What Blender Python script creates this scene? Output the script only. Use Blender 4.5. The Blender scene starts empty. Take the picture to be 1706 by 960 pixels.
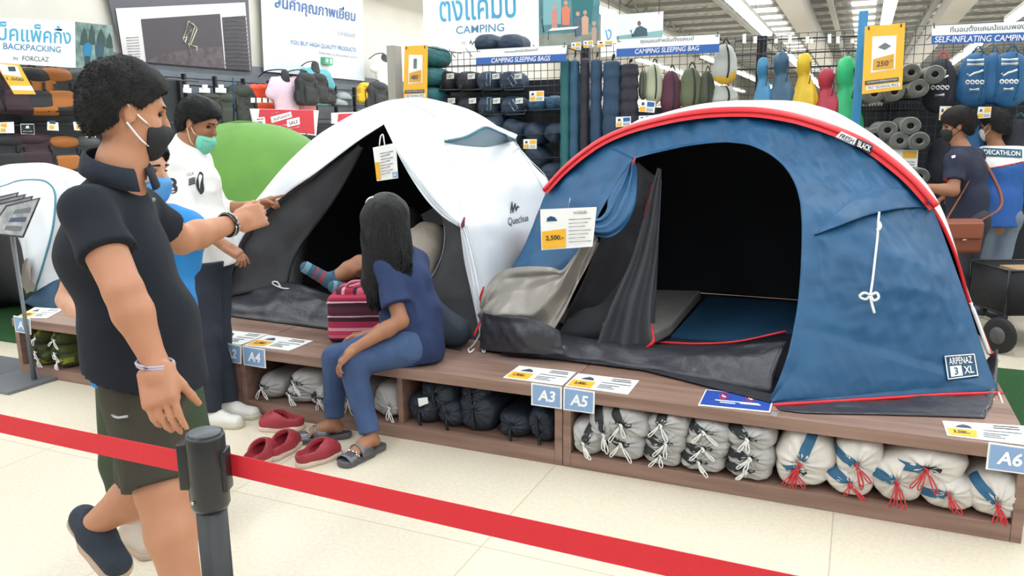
import bpy, bmesh, math, random
import numpy as np
from mathutils import Vector, Matrix
from mathutils.bvhtree import BVHTree
random.seed(7)
SC = bpy.context.scene
COL = SC.collection
# ------------------------------------------------------------------ camera
YAW, PITCH, ROLL, FPX, CAMH = math.radians(23.878), math.radians(11.304), math.radians(-.617), 1300.0, 1.5486
_fw = Vector((-math.sin(YAW)*math.cos(PITCH), math.cos(YAW)*math.cos(PITCH), -math.sin(PITCH)))
_r0 = Vector((math.cos(YAW), math.sin(YAW), 0)); _u0 = _r0.cross(_fw)
_r = _r0*math.cos(ROLL)+_u0*math.sin(ROLL); _u = -_r0*math.sin(ROLL)+_u0*math.cos(ROLL)
CAM = Vector((0, 0, CAMH))
cd = bpy.data.cameras.new('camera'); cd.sensor_width = 36; cd.lens = 36*FPX/1706; cd.clip_end = 200
cam = bpy.data.objects.new('camera', cd); COL.objects.link(cam)
M = Matrix.Identity(4)
for i in range(3):
    M[i][0] = _r[i]; M[i][1] = _u[i]; M[i][2] = -_fw[i]; M[i][3] = CAM[i]
cam.matrix_world = M; SC.camera = cam
# ------------------------------------------------------------------ world, exposure
w = bpy.data.worlds.new('world'); SC.world = w; w.use_nodes = True
w.node_tree.nodes['Background'].inputs[0].default_value = (.93, .97, 1, 1)
w.node_tree.nodes['Background'].inputs[1].default_value = .38
SC.view_settings.view_transform = 'Standard'; SC.view_settings.look = 'None'
SC.view_settings.gamma = 1; SC.view_settings.use_curve_mapping = False
SC.view_settings.exposure = 0.0
SC.cycles.use_denoising = True
# long ceiling light strips of the store (run along Y)
LIGHT_X = (-8.2, -5.7, -2.75, .38, 3.35, 6.4)
LIGHT_Z = 4.3
LIGHT_W = 165
def strip_light(x):
    ld = bpy.data.lights.new('strip_light', 'AREA'); ld.shape = 'RECTANGLE'; ld.size = .24; ld.size_y = 31
    ld.energy = LIGHT_W*(.45 if x < -8 else 1); ld.color = (.94, .98, 1)
    o = bpy.data.objects.new('strip_light', ld); COL.objects.link(o); o.location = (x, 9.5, LIGHT_Z-.09)
for x in LIGHT_X: strip_light(x)
for x in LIGHT_X[1:]:
    ld = bpy.data.lights.new('strip_light', 'AREA'); ld.shape = 'RECTANGLE'; ld.size = .24; ld.size_y = 30; ld.energy = LIGHT_W; ld.color = (.94, .98, 1)
    o = bpy.data.objects.new('strip_light', ld); COL.objects.link(o); o.location = (x, 46, LIGHT_Z-.09)
# ------------------------------------------------------------------ helpers
V = Vector
def _ray(x, y): return _fw + _r*((x-853)/FPX) - _u*((y-480)/FPX)
def P(x, y, Y=None, z=None, X=None, t=None):
    """world point seen at a photo pixel, on a plane of known depth / height"""
    d = _ray(x, y)
    if Y is not None: k = Y/d.y
    elif z is not None: k = (z-CAMH)/d.z
    elif X is not None: k = X/d.x
    else: k = t
    return CAM + d*k
def srgb(h):
    if isinstance(h, str):
        h = h.lstrip('#'); h = [int(h[i:i+2], 16)/255 for i in (0, 2, 4)]
    return tuple((c/12.92 if c <= .04045 else ((c+.055)/1.055)**2.4) for c in h)
MATS = {}
def mat(name, col='#808080', rough=.6, metal=0, bump=0, bscale=40, var=0, vscale=8, emit=0, alpha=1, spec=.5, stretch=None, col2=None, sheen=0, trans=0, ridge=0):
    if name in MATS: return MATS[name]
    m = bpy.data.materials.new(name); m.use_nodes = True; nt = m.node_tree; b = nt.nodes['Principled BSDF']
    c = srgb(col)
    b.inputs['Base Color'].default_value = (*c, 1); b.inputs['Roughness'].default_value = rough
    b.inputs['Metallic'].default_value = metal; b.inputs['Specular IOR Level'].default_value = spec
    if sheen: b.inputs['Sheen Weight'].default_value = sheen
    if trans: b.inputs['Transmission Weight'].default_value = trans
    if alpha < 1: b.inputs['Alpha'].default_value = alpha
    if emit:
        b.inputs['Emission Color'].default_value = (*c, 1); b.inputs['Emission Strength'].default_value = emit
    tc = nt.nodes.new('ShaderNodeTexCoord'); src = tc.outputs['Object']
    if stretch:
        mp = nt.nodes.new('ShaderNodeMapping'); mp.inputs['Scale'].default_value = stretch
        nt.links.new(src, mp.inputs[0]); src = mp.outputs[0]
    if var or col2:
        n = nt.nodes.new('ShaderNodeTexNoise'); n.inputs['Scale'].default_value = vscale; n.inputs['Detail'].default_value = 5
        nt.links.new(src, n.inputs['Vector'])
        mx = nt.nodes.new('ShaderNodeMix'); mx.data_type = 'RGBA'
        mr = nt.nodes.new('ShaderNodeMapRange'); mr.inputs[1].default_value = .35; mr.inputs[2].default_value = .65
        nt.links.new(n.outputs[0], mr.inputs[0]); nt.links.new(mr.outputs[0], mx.inputs[0])
        c2 = srgb(col2) if col2 else tuple(x*(1-var) for x in c)
        c1 = c if col2 else tuple(min(1, x*(1+var*.5)) for x in c)
        mx.inputs[6].default_value = (*c1, 1); mx.inputs[7].default_value = (*c2, 1)
        nt.links.new(mx.outputs[2], b.inputs['Base Color'])
    if bump:
        n2 = nt.nodes.new('ShaderNodeTexNoise'); n2.inputs['Scale'].default_value = bscale; n2.inputs['Detail'].default_value = 6
        nt.links.new(src, n2.inputs['Vector'])
        bp = nt.nodes.new('ShaderNodeBump'); bp.inputs['Strength'].default_value = bump; bp.inputs['Distance'].default_value = .02
        nt.links.new(n2.outputs[0], bp.inputs['Height']); nt.links.new(bp.outputs[0], b.inputs['Normal'])
    if ridge:
        n3 = nt.nodes.new('ShaderNodeTexNoise'); n3.noise_type = 'RIDGED_MULTIFRACTAL'; n3.inputs['Scale'].default_value = ridge; n3.inputs['Detail'].default_value = 2; n3.inputs['Roughness'].default_value = .45; n3.inputs['Distortion'].default_value = .6
        nt.links.new(src, n3.inputs['Vector']); b3 = nt.nodes.new('ShaderNodeBump'); b3.inputs['Strength'].default_value = .75; b3.inputs['Distance'].default_value = .12/ridge
        nt.links.new(n3.outputs[0], b3.inputs['Height']); 
        if bump: nt.links.new(bp.outputs[0], b3.inputs['Normal'])
        nt.links.new(b3.outputs[0], b.inputs['Normal'])
    MATS[name] = m; return m
def wood_mat(name, c1, c2):
    m = mat(name, c1, .45, stretch=(.6, 9, 9), var=.2, vscale=2.2, col2=c2, bump=.05, bscale=6)
    return m
def stripe_mat(name, stops, axis=2, rough=.7, lo=0, hi=1):
    """woven stripes across an object axis: stops = [(pos, hex)...] constant bands"""
    if name in MATS: return MATS[name]
    m = bpy.data.materials.new(name); m.use_nodes = True; nt = m.node_tree; b = nt.nodes['Principled BSDF']
    b.inputs['Roughness'].default_value = rough
    tc = nt.nodes.new('ShaderNodeTexCoord'); sp = nt.nodes.new('ShaderNodeSeparateXYZ'); nt.links.new(tc.outputs['Object'], sp.inputs[0])
    mr = nt.nodes.new('ShaderNodeMapRange'); mr.inputs[1].default_value = lo; mr.inputs[2].default_value = hi
    nt.links.new(sp.outputs[axis], mr.inputs[0])
    cr = nt.nodes.new('ShaderNodeValToRGB'); cr.color_ramp.interpolation = 'CONSTANT'; e = cr.color_ramp.elements
    e[0].position = stops[0][0]; e[0].color = (*srgb(stops[0][1]), 1)
    e[1].position = stops[1][0]; e[1].color = (*srgb(stops[1][1]), 1)
    for p, h in stops[2:]:
        k = e.new(p); k.color = (*srgb(h), 1)
    nt.links.new(mr.outputs[0], cr.inputs[0]); nt.links.new(cr.outputs[0], b.inputs['Base Color'])
    MATS[name] = m; return m
def wloc(o):
    v = V((0, 0, 0))
    while o: v += o.location; o = o.parent
    return v
def mesh(name, vs, fs, smooth=True):
    me = bpy.data.meshes.new(name); me.from_pydata([tuple(v) for v in vs], [], fs); me.validate(); me.update()
    if smooth: me.polygons.foreach_set('use_smooth', [True]*len(me.polygons))
    return me
def obj(name, vf, m, parent=None, smooth=True, loc=None):
    """one mesh object; vertices are world coordinates, moved into the frame of the parent / of loc"""
    base = wloc(parent) if parent else V((0, 0, 0))
    L = V(loc) if loc is not None else None
    off = L if L is not None else base
    if isinstance(vf, bpy.types.Mesh): me = vf
    else:
        vs, fs = vf
        me = mesh(name, [V(v)-off for v in vs], fs, smooth)
    for k in (m if isinstance(m, (list, tuple)) else [m]): me.materials.append(k)
    o = bpy.data.objects.new(name, me); COL.objects.link(o)
    if parent: o.parent = parent
    if L is not None: o.location = L-base
    return o
def tag(o, label=None, cat=None, group=None, kind=None):
    if label: o['label'] = label
    if cat: o['category'] = cat
    if group: o['group'] = group
    if kind: o['kind'] = kind
    return o
def thing(name, label, cat, loc=(0, 0, 0), group=None):
    o = bpy.data.objects.new(name, None); COL.objects.link(o); o.location = V(loc); o.empty_display_size = .1
    return tag(o, label, cat, group)
def copy_tree(o, parent=None):
    c = o.copy(); COL.objects.link(c); c.parent = parent
    for ch in o.children: copy_tree(ch, c)
    return c
# ---- shape makers: all return (verts, faces)
def join(*parts):
    vs, fs = [], []
    for v, f in parts:
        n = len(vs); vs += [V(x) for x in v]; fs += [[i+n for i in q] for q in f]
    return vs, fs
def box(c, s, rz=0, bev=0, R=None):
    bm = bmesh.new(); bmesh.ops.create_cube(bm, size=1)
    for v in bm.verts: v.co = V((v.co.x*s[0], v.co.y*s[1], v.co.z*s[2]))
    if bev: bmesh.ops.bevel(bm, geom=bm.edges[:], offset=bev, segments=2, affect='EDGES', profile=.6)
    Q = R if R is not None else Matrix.Rotation(rz, 3, 'Z')
    bm.verts.index_update()
    vs = [Q @ v.co + V(c) for v in bm.verts]; fs = [[v.index for v in f.verts] for f in bm.faces]; bm.free(); return vs, fs
def frame(d, up=V((0, 0, 1))):
    d = V(d).normalized()
    a = d.cross(up)
    if a.length < 1e-4: a = d.cross(V((1, 0, 0)))
    a.normalize(); return d, a, a.cross(d).normalized()
def tube(pts, r, seg=8, flat=1.0, cap=True):
    pts = [V(p) for p in pts]; n = len(pts); vs, fs = [], []
    rr = r if isinstance(r, (list, tuple)) else [r]*n
    prev = None
    for i, p in enumerate(pts):
        d = (pts[min(i+1, n-1)]-pts[max(i-1, 0)])
        d = d.normalized() if d.length > 1e-9 else V((0, 0, 1))
        if prev is None: _, a, b = frame(d)
        else:
            a = prev-d*prev.dot(d)
            a = a.normalized() if a.length > 1e-6 else frame(d)[1]
            b = d.cross(a)
        prev = a
        for k in range(seg):
            t = 2*math.pi*k/seg; vs.append(p+a*(math.cos(t)*rr[i])+b*(math.sin(t)*rr[i]*flat))
    for i in range(n-1):
        for k in range(seg):
            k2 = (k+1) % seg; fs.append([i*seg+k, i*seg+k2, (i+1)*seg+k2, (i+1)*seg+k])
    if cap: fs.append(list(range(seg))[::-1]); fs.append([(n-1)*seg+k for k in range(seg)])
    return vs, fs
def lathe(prof, c=(0, 0, 0), axis=(0, 0, 1), seg=20):
    d, a, b = frame(axis, V((0, 1, 0)) if abs(V(axis).normalized().z) > .9 else V((0, 0, 1)))
    vs, fs = [], []; n = len(prof); c = V(c)
    for r, h in prof:
        for k in range(seg):
            t = 2*math.pi*k/seg; vs.append(c+d*h+a*(r*math.cos(t))+b*(r*math.sin(t)))
    for i in range(n-1):
        for k in range(seg):
            k2 = (k+1) % seg; fs.append([i*seg+k, i*seg+k2, (i+1)*seg+k2, (i+1)*seg+k])
    fs.append(list(range(seg))[::-1]); fs.append([(n-1)*seg+k for k in range(seg)]); return vs, fs
def cr(pts, n):
    """Catmull-Rom through pts, n points spread by arc length"""
    pts = [V(p) for p in pts]
    if len(pts) == 2: return [pts[0].lerp(pts[1], i/(n-1)) for i in range(n)]
    q = [pts[0]*2-pts[1]]+pts+[pts[-1]*2-pts[-2]]; out = []
    for i in range(1, len(q)-2):
        for k in range(16):
            t = k/16; a, b, c, d = q[i-1], q[i], q[i+1], q[i+2]
            out.append(.5*((2*b)+(c-a)*t+(2*a-5*b+4*c-d)*t*t+(3*b-a-3*c+d)*t**3))
    out.append(pts[-1]); L = [0]
    for i in range(1, len(out)): L.append(L[-1]+(out[i]-out[i-1]).length)
    res = []; j = 0
    for i in range(n):
        s = L[-1]*i/(n-1)
        while j < len(L)-2 and L[j+1] < s: j += 1
        k = (s-L[j])/max(1e-9, L[j+1]-L[j]); res.append(out[j].lerp(out[j+1], min(1, max(0, k))))
    return res
def lin(pts, n):
    pts = [V(p) for p in pts]; L = [0]
    for i in range(1, len(pts)): L.append(L[-1]+(pts[i]-pts[i-1]).length)
    res = []; j = 0
    for i in range(n):
        s = L[-1]*i/(n-1)
        while j < len(L)-2 and L[j+1] < s: j += 1
        res.append(pts[j].lerp(pts[j+1], min(1, (s-L[j])/max(1e-9, L[j+1]-L[j]))))
    return res
def grid(rows):
    vs = [p for r in rows for p in r]; m = len(rows[0]); fs = []
    for i in range(len(rows)-1):
        for j in range(m-1): fs.append([i*m+j, i*m+j+1, (i+1)*m+j+1, (i+1)*m+j])
    return vs, fs
class Noise:
    """smooth crease noise: a few random plane waves"""
    def __init__(s, seed, freq, n=9, aniso=(1, 1, 1)):
        rg = np.random.RandomState(seed); d = rg.normal(size=(n, 3))*np.array(aniso); d /= np.linalg.norm(d, axis=1)[:, None]
        s.k = d*freq*rg.uniform(.5, 1.7, (n, 1)); s.p = rg.uniform(0, 6.28, n); s.a = rg.uniform(.5, 1, n)/n
    def __call__(s, p):
        x = s.k @ np.array(p)+s.p
        return float((s.a*(1-2*np.abs(np.sin(x)))).sum())
def loft(A, B, n, bulge=0, dirn=None, noise=None, namp=0, edge=.15, jn=None):
    """sheet between two equally long polylines, bowed along dirn, creased by noise"""
    rows = []; m = len(A)
    for i in range(n):
        v = i/(n-1); row = []
        for j in range(m):
            p = A[j].lerp(B[j], v)
            if bulge:
                bb = bulge[j] if isinstance(bulge, (list, tuple)) else bulge
                p = p + (V(dirn) if not callable(dirn) else dirn(p))*(bb*4*v*(1-v))
            if noise:
                e = (min(1, min(v, 1-v)/edge) if edge else 1)*(jn(j) if jn else 1)
                p = p + V((.15, -1, .3))*(noise(p)*namp*e)
            row.append(p)
        rows.append(row)
    return grid(rows)
def flip(vf): return vf[0], [list(f)[::-1] for f in vf[1]]
def solid(o, t, off=-1, moff=0, rim=None):
    s = o.modifiers.new('thickness', 'SOLIDIFY'); s.thickness = t; s.offset = off
    if moff: s.material_offset = moff; s.material_offset_rim = rim if rim is not None else 0
    return o
def subsurf(o, n=1):
    s = o.modifiers.new('smooth', 'SUBSURF'); s.levels = n; s.render_levels = n; return o
def attach(o, t):
    """make o (built in world coordinates) a part of the turned / scaled thing t"""
    o.parent = t; o.matrix_parent_inverse = Matrix.LocRotScale(t.location, t.rotation_euler, t.scale).inverted(); return o
_tc = {}
def text2d(s, bold=0., shear=0., space=1.0):
    """lettering outline as a flat mesh fitted to the unit square; returns verts, faces, aspect"""
    key = (s, bold, shear, space)
    if key in _tc: return _tc[key]
    c = bpy.data.curves.new('lettering', 'FONT'); c.body = s; c.offset = bold; c.shear = shear; c.space_character = space; c.resolution_u = 3
    o = bpy.data.objects.new('lettering', c); COL.objects.link(o)
    dg = bpy.context.evaluated_depsgraph_get(); me = bpy.data.meshes.new_from_object(o.evaluated_get(dg))
    vs = [v.co.copy() for v in me.vertices]; fs = [list(p.vertices) for p in me.polygons]
    bpy.data.objects.remove(o); bpy.data.curves.remove(c); bpy.data.meshes.remove(me)
    x0 = min(v.x for v in vs); x1 = max(v.x for v in vs); y0 = min(v.y for v in vs); y1 = max(v.y for v in vs)
    vs = [((v.x-x0)/(x1-x0), (v.y-y0)/(y1-y0)) for v in vs]
    _tc[key] = (vs, fs, (x1-x0)/(y1-y0)); return _tc[key]
def lettering(s, o, R, U, m, parent=None, bold=.012, shear=0, fit=True, name='lettering', space=1.0):
    """text filling the parallelogram o, o+R, o+U"""
    vs, fs, asp = text2d(s, bold, shear, space); o = V(o); R = V(R); U = V(U)
    return obj(name, ([o+R*a+U*b for a, b in vs], fs), m, parent, smooth=False)
def quad(o, R, U, m, parent=None, name='panel', t=0):
    o = V(o); R = V(R); U = V(U); vs = [o, o+R, o+R+U, o+U]
    if not t: return obj(name, (vs, [[0, 1, 2, 3]]), m, parent, smooth=False)
    n = R.cross(U).normalized()*t
    vs = vs+[v-n for v in vs]
    return obj(name, (vs, [[0, 1, 2, 3], [7, 6, 5, 4], [0, 4, 5, 1], [1, 5, 6, 2], [2, 6, 7, 3], [3, 7, 4, 0]]), m, parent, smooth=False)
def poly(pts, m, parent=None, name='print'):
    return obj(name, ([V(p) for p in pts], [list(range(len(pts)))]), m, parent, smooth=False)
def decal(vs2, fs, pxq, bvh, m, parent, name='lettering', lift=.004, fallY=4.0):
    """flat print laid onto a cloth surface: unit square -> photo quad (bl, br, tr, tl) -> dropped onto the surface"""
    bl, br, tr, tl = [V((*p, 0)) for p in pxq]; out = []
    for a, b in vs2:
        q = (bl*(1-a)+br*a)*(1-b)+(tl*(1-a)+tr*a)*b
        d = _ray(q.x, q.y).normalized(); h = bvh.ray_cast(CAM, d)
        if h[0] is None: out.append(P(q.x, q.y, Y=fallY))
        else: out.append(h[0]-d*lift)
    return obj(name, (out, fs), m, parent, smooth=False)
def bvh_of(*objs):
    vs, fs = [], []
    bpy.context.view_layer.update()
    for o in objs:
        n = len(vs); mw = o.matrix_world; vs += [mw @ v.co for v in o.data.vertices]; fs += [[i+n for i in p.vertices] for p in o.data.polygons]
    return BVHTree.FromPolygons(vs, fs)
def unit_quad(nx=6, ny=4):
    vs = [(i/nx, j/ny) for j in range(ny+1) for i in range(nx+1)]; m = nx+1
    return vs, [[j*m+i, j*m+i+1, (j+1)*m+i+1, (j+1)*m+i] for j in range(ny) for i in range(nx)]
# ---- implicit bodies: blended round cones / ellipsoids turned into one continuous skin (surface nets)
class Sdf:
    def __init__(s, vox=.01): s.ops = []; s.vox = vox
    def cone(s, a, b, ra, rb, k=.02, lat=None, sc=1.0, sub=False):
        s.ops.append(('c', np.array(a, float), np.array(b, float), ra, rb, k, None if lat is None else np.array(V(lat).normalized()), sc, sub)); return s
    def chain(s, pts, rs, k=.02, lat=None, sc=1.0):
        for i in range(len(pts)-1): s.cone(pts[i], pts[i+1], rs[i], rs[i+1], k, lat, sc)
        return s
    def ell(s, c, rad, axes=None, k=.02, sub=False):
        A = np.eye(3) if axes is None else np.array([list(V(x).normalized()) for x in axes])
        s.ops.append(('e', np.array(c, float), np.array(rad, float), A, k, sub)); return s
    def rbox(s, c, half, rnd=.02, axes=None, k=.02, sub=False):
        A = np.eye(3) if axes is None else np.array([list(V(x).normalized()) for x in axes])
        s.ops.append(('b', np.array(c, float), np.array(half, float), A, rnd, k, sub)); return s
    def hem(s, p, n, R, L=.2):   # cut cloth off flat beyond p along n, only inside a cylinder of radius R
        s.ops.append(('h', np.array(p, float), np.array(V(n).normalized()), R, L)); return s
    def cut(s, p, n):   # remove the half space on the side n points to
        s.ops.append(('p', np.array(p, float), np.array(V(n).normalized()))); return s
    def build(s, disp=None):
        h = s.vox; lo = np.full(3, 1e9); hi = -lo
        for o in s.ops:
            if o[0] == 'c' and not o[8]:
                m = max(o[3], o[4])*max(1, o[7]); lo = np.minimum(lo, np.minimum(o[1], o[2])-m); hi = np.maximum(hi, np.maximum(o[1], o[2])+m)
            if o[0] == 'e' and not o[5]: m = o[2].max(); lo = np.minimum(lo, o[1]-m); hi = np.maximum(hi, o[1]+m)
            if o[0] == 'b' and not o[6]: m = np.linalg.norm(o[2])+o[4]; lo = np.minimum(lo, o[1]-m); hi = np.maximum(hi, o[1]+m)
        lo -= 3*h; hi += 3*h; N = np.ceil((hi-lo)/h).astype(int)+1
        F = np.full(N, .5, np.float32)
        for o in s.ops:
            if o[0] == 'p':
                g = [lo[i]+h*np.arange(N[i], dtype=np.float32) for i in range(3)]
                d = ((g[0]-o[1][0])*o[2][0])[:, None, None]+((g[1]-o[1][1])*o[2][1])[None, :, None]+((g[2]-o[1][2])*o[2][2])[None, None, :]
                F = np.maximum(F, d); continue
            if o[0] == 'h':
                a = o[1]-o[3]-o[4]; b = o[1]+o[3]+o[4]
                i0 = np.clip(np.floor((a-lo)/h).astype(int), 0, N); i1 = np.clip(np.ceil((b-lo)/h).astype(int)+1, 0, N)
                if (i1 <= i0).any(): continue
                g = np.stack(np.meshgrid(*[lo[i]+h*np.arange(i0[i], i1[i], dtype=np.float32) for i in range(3)], indexing='ij'), -1)-o[1]
                ax = g@o[2]; rad = np.sqrt(np.maximum(0, (g*g).sum(-1)-ax*ax))
                sl = tuple(slice(i0[i], i1[i]) for i in range(3)); F[sl] = np.maximum(F[sl], -np.maximum(np.maximum(rad-o[3], -ax), ax-o[4])); continue
            if o[0] == 'c': k, sub = o[5], o[8]; m = max(o[3], o[4])*max(1, o[7]); a = np.minimum(o[1], o[2])-m; b = np.maximum(o[1], o[2])+m
            elif o[0] == 'e': k, sub = o[4], o[5]; m = o[2].max(); a = o[1]-m; b = o[1]+m
            else: k, sub = o[5], o[6]; m = np.linalg.norm(o[2])+o[4]; a = o[1]-m; b = o[1]+m
            e = k*1.5+3*h
            i0 = np.clip(np.floor((a-e-lo)/h).astype(int), 0, N); i1 = np.clip(np.ceil((b+e-lo)/h).astype(int)+1, 0, N)
            if (i1 <= i0).any(): continue
            g = np.stack(np.meshgrid(*[lo[i]+h*np.arange(i0[i], i1[i], dtype=np.float32) for i in range(3)], indexing='ij'), -1)
            if o[0] == 'c':
                pa, ba = g-o[1].astype(np.float32), (o[2]-o[1]).astype(np.float32)
                if o[6] is not None:
                    L = o[6].astype(np.float32); f = 1/o[7]-1
                    pa = pa+(pa@L)[..., None]*L*f; ba = ba+(ba@L)*L*f
                t = np.clip((pa@ba)/max(1e-9, ba@ba), 0, 1)
                d = np.linalg.norm(pa-t[..., None]*ba, axis=-1)-(o[3]+(o[4]-o[3])*t)
            elif o[0] == 'e':
                q = (g-o[1].astype(np.float32))@o[3].T.astype(np.float32)/o[2].astype(np.float32); l = np.linalg.norm(q, axis=-1)
                l2 = np.linalg.norm(q/o[2].astype(np.float32), axis=-1); d = l*(l-1)/np.maximum(l2, 1e-6)
            else:
                q = np.abs((g-o[1].astype(np.float32))@o[3].T.astype(np.float32))-o[2].astype(np.float32)
                d = np.linalg.norm(np.maximum(q, 0), axis=-1)+np.minimum(q.max(-1), 0)-o[4]
            sl = tuple(slice(i0[i], i1[i]) for i in range(3)); f = F[sl]
            if sub:
                F[sl] = np.maximum(f, -d)
            else:
                hh = np.clip(.5+.5*(f-d)/k, 0, 1); F[sl] = f*(1-hh)+d*hh-k*hh*(1-hh)
        S = F < 0; c = S[:-1, :-1, :-1].astype(np.int8)
        tot = sum(S[i:N[0]-1+i, j:N[1]-1+j, l:N[2]-1+l].astype(np.int8) for i in (0, 1) for j in (0, 1) for l in (0, 1))
        act = (tot > 0) & (tot < 8); idx = np.full(act.shape, -1, np.int64); cells = np.argwhere(act); idx[act] = np.arange(len(cells))
        acc = np.zeros((len(cells), 3)); cnt = np.zeros(len(cells)); ci = cells
        cor = [(i, j, l) for i in (0, 1) for j in (0, 1) for l in (0, 1)]
        for a in cor:
            for ax in range(3):
                if a[ax]: continue
                b = list(a); b[ax] = 1
                fa = F[ci[:, 0]+a[0], ci[:, 1]+a[1], ci[:, 2]+a[2]]; fb = F[ci[:, 0]+b[0], ci[:, 1]+b[1], ci[:, 2]+b[2]]
                msk = (fa < 0) != (fb < 0); t = np.where(msk, fa/np.where(msk, fa-fb, 1), 0)
                pt = np.tile(np.array(a, float), (len(ci), 1)); pt[:, ax] = t
                acc[msk] += pt[msk]; cnt[msk] += 1
        vs = lo+h*(cells+acc/cnt[:, None])
        fs = []
        for ax in range(3):
            o1, o2 = [(1, 2), (2, 0), (0, 1)][ax]
            sl0 = [slice(None)]*3; sl1 = [slice(None)]*3; sl0[ax] = slice(0, -1); sl1[ax] = slice(1, None)
            E0, E1 = S[tuple(sl0)], S[tuple(sl1)]
            e = np.argwhere(E0 != E1); e = e[(e[:, o1] > 0) & (e[:, o2] > 0) & (e[:, o1] < N[o1]-1) & (e[:, o2] < N[o2]-1)]
            flip = E0[e[:, 0], e[:, 1], e[:, 2]]
            d1 = np.zeros(3, int); d1[o1] = 1; d2 = np.zeros(3, int); d2[o2] = 1
            gi = lambda q: idx[q[:, 0], q[:, 1], q[:, 2]]
            Q = np.stack([gi(e-d1-d2), gi(e-d2), gi(e), gi(e-d1)], 1); Q[~flip] = Q[~flip][:, ::-1]; fs.append(Q)
        fs = np.concatenate(fs); fs = fs[(fs >= 0).all(1)]
        if disp: vs = disp(vs)
        return [V(v) for v in vs], fs.tolist()
def crease(seed, freq, amp, aniso=(1, 1, 1), n=10):
    """vertex displacement for cloth folds"""
    nz = Noise(seed, freq, n, aniso); rg = np.random.RandomState(seed+1)
    def f(vs):
        x = vs@nz.k.T+nz.p; d = (nz.a*(1-2*np.abs(np.sin(x)))).sum(1)
        x2 = vs@(nz.k[::-1].T*.8)+nz.p*1.7; e = (nz.a*np.sin(x2)).sum(1)
        x3 = vs@(np.roll(nz.k, 1, 1).T*.9)+nz.p*.6; g = (nz.a*np.sin(x3)).sum(1)
        return vs+amp*np.stack([d+e, g-d*.7, e*.7+d*.3], 1)
    return f
# ================================================================== the setting
def struct(name, vf, m, smooth=False, parent=None):
    o = obj(name, vf, m, parent, smooth); 
    if not parent: o['kind'] = 'structure'
    return o
m_floor = mat('floor_vinyl', '#ddd2bd', .28, var=.07, vscale=60, spec=.4)
def floor_mat():
    m = m_floor; nt = m.node_tree; b = nt.nodes['Principled BSDF']
    src = b.inputs['Base Color'].links[0].from_socket
    tc = nt.nodes['Texture Coordinate']
    br = nt.nodes.new('ShaderNodeTexBrick'); br.offset = 0; br.inputs['Scale'].default_value = 1
    br.inputs['Mortar Size'].default_value = .003; br.inputs['Brick Width'].default_value = 1.22; br.inputs['Row Height'].default_value = 1.22
    br.inputs['Color1'].default_value = (1, 1, 1, 1); br.inputs['Color2'].default_value = (.97, .97, .97, 1); br.inputs['Mortar'].default_value = (.72, .68, .62, 1)
    nt.links.new(tc.outputs['Object'], br.inputs[0])
    mx = nt.nodes.new('ShaderNodeMix'); mx.data_type = 'RGBA'; mx.blend_type = 'MULTIPLY'; mx.inputs[0].default_value = 1
    nt.links.new(src, mx.inputs[6]); nt.links.new(br.outputs[0], mx.inputs[7]); nt.links.new(mx.outputs[2], b.inputs['Base Color'])
floor_mat()
struct('floor', ([(-16, -5, 0), (10, -5, 0), (10, 70, 0), (-16, 70, 0)], [[0, 1, 2, 3]]), m_floor)
m_wall = mat('wall_cream', '#cdc8be', .8, var=.04, vscale=1.5)
m_slat = mat('wall_slat_grey', '#6a7078', .6, var=.06)
struct('wall_left', box((-9.6, 32.5, 3), (.3, 75, 6)), m_wall)
struct('wall_back', box((-3, 70, 3), (26, .3, 6)), mat('wall_far_grey', '#a9a7a2', .8))
struct('wall_right', box((10.1, 32.5, 3), (.3, 75, 6)), mat('wall_far_grey'))
for i in range(9):      # dark grey slatwall boards on the lower left wall
    z = .12+.285*i
    struct('slat', box((-9.42, 12.5, z+.137), (.06, 26, .274), bev=.006), m_slat, parent=bpy.data.objects['wall_left'])
# roof: corrugated deck, purlins, girders, skylight strips
m_roof = mat('roof_sheet', '#a9aaa8', .7); m_steel = mat('roof_steel', '#93948f', .6)
ROOF = 5.9
rows = []
for i in range(2):
    row = []
    for k in range(261):
        x = -16+k*.1; row.append(V((x, (-5, 70)[i], ROOF+(.05 if (k//2) % 2 else 0))))
    rows.append(row)
ceil = struct('ceiling', grid(rows), m_roof)
for k in range(30):
    y = 6+k*2.0
    obj('purlin', box((-3, y, ROOF-.09), (26, .1, .13)), m_steel, ceil, False)
for x in (-7.4, -4.35, -1.2, 1.85, 5.2):
    obj('girder', box((x, 34, ROOF-.45), (.16, 60, .12)), m_steel, ceil, False)
    for k in range(26): obj('brace', tube([(x, 8+k*2, ROOF-.4), (x+.0, 9+k*2, ROOF-.02), (x, 10+k*2, ROOF-.4)], .035, 5), m_steel, ceil, False)
m_sky = mat('skylight_panel', '#ffffff', .5, emit=2.2)
for x in (-3.6, -.25, 2.7):
    obj('skylight', box((x, 36, ROOF-.03), (.8, 60, .03)), m_sky, ceil, False)
m_duct = mat('duct_grey', '#b4b2ad', .6)
for i, x in enumerate((-2.0, 2.25)):
    tag(obj('air_duct', box((x, 30, 5.05), (.6, 44, .5), bev=.03), m_duct), ('pale grey square air duct left of the middle ceiling light', 'pale grey square air duct right of the middle ceiling light')[i], 'duct', 'air ducts')
m_lamp = mat('lamp_diffuser', '#f4fbff', .4, emit=14); m_lampb = mat('lamp_body', '#e8e8e6', .5)
LAB = {-2.75: 'long white ceiling light strip above the hanging sleeping bags', .38: 'long white ceiling light strip behind the yellow 250 sign', 3.35: 'long white ceiling light strip at the right edge above the blue sign',
       -8.2: 'long white ceiling light strip along the left wall', -5.7: 'long white ceiling light strip over the left display', 6.4: 'long white ceiling light strip far to the right'}
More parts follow.
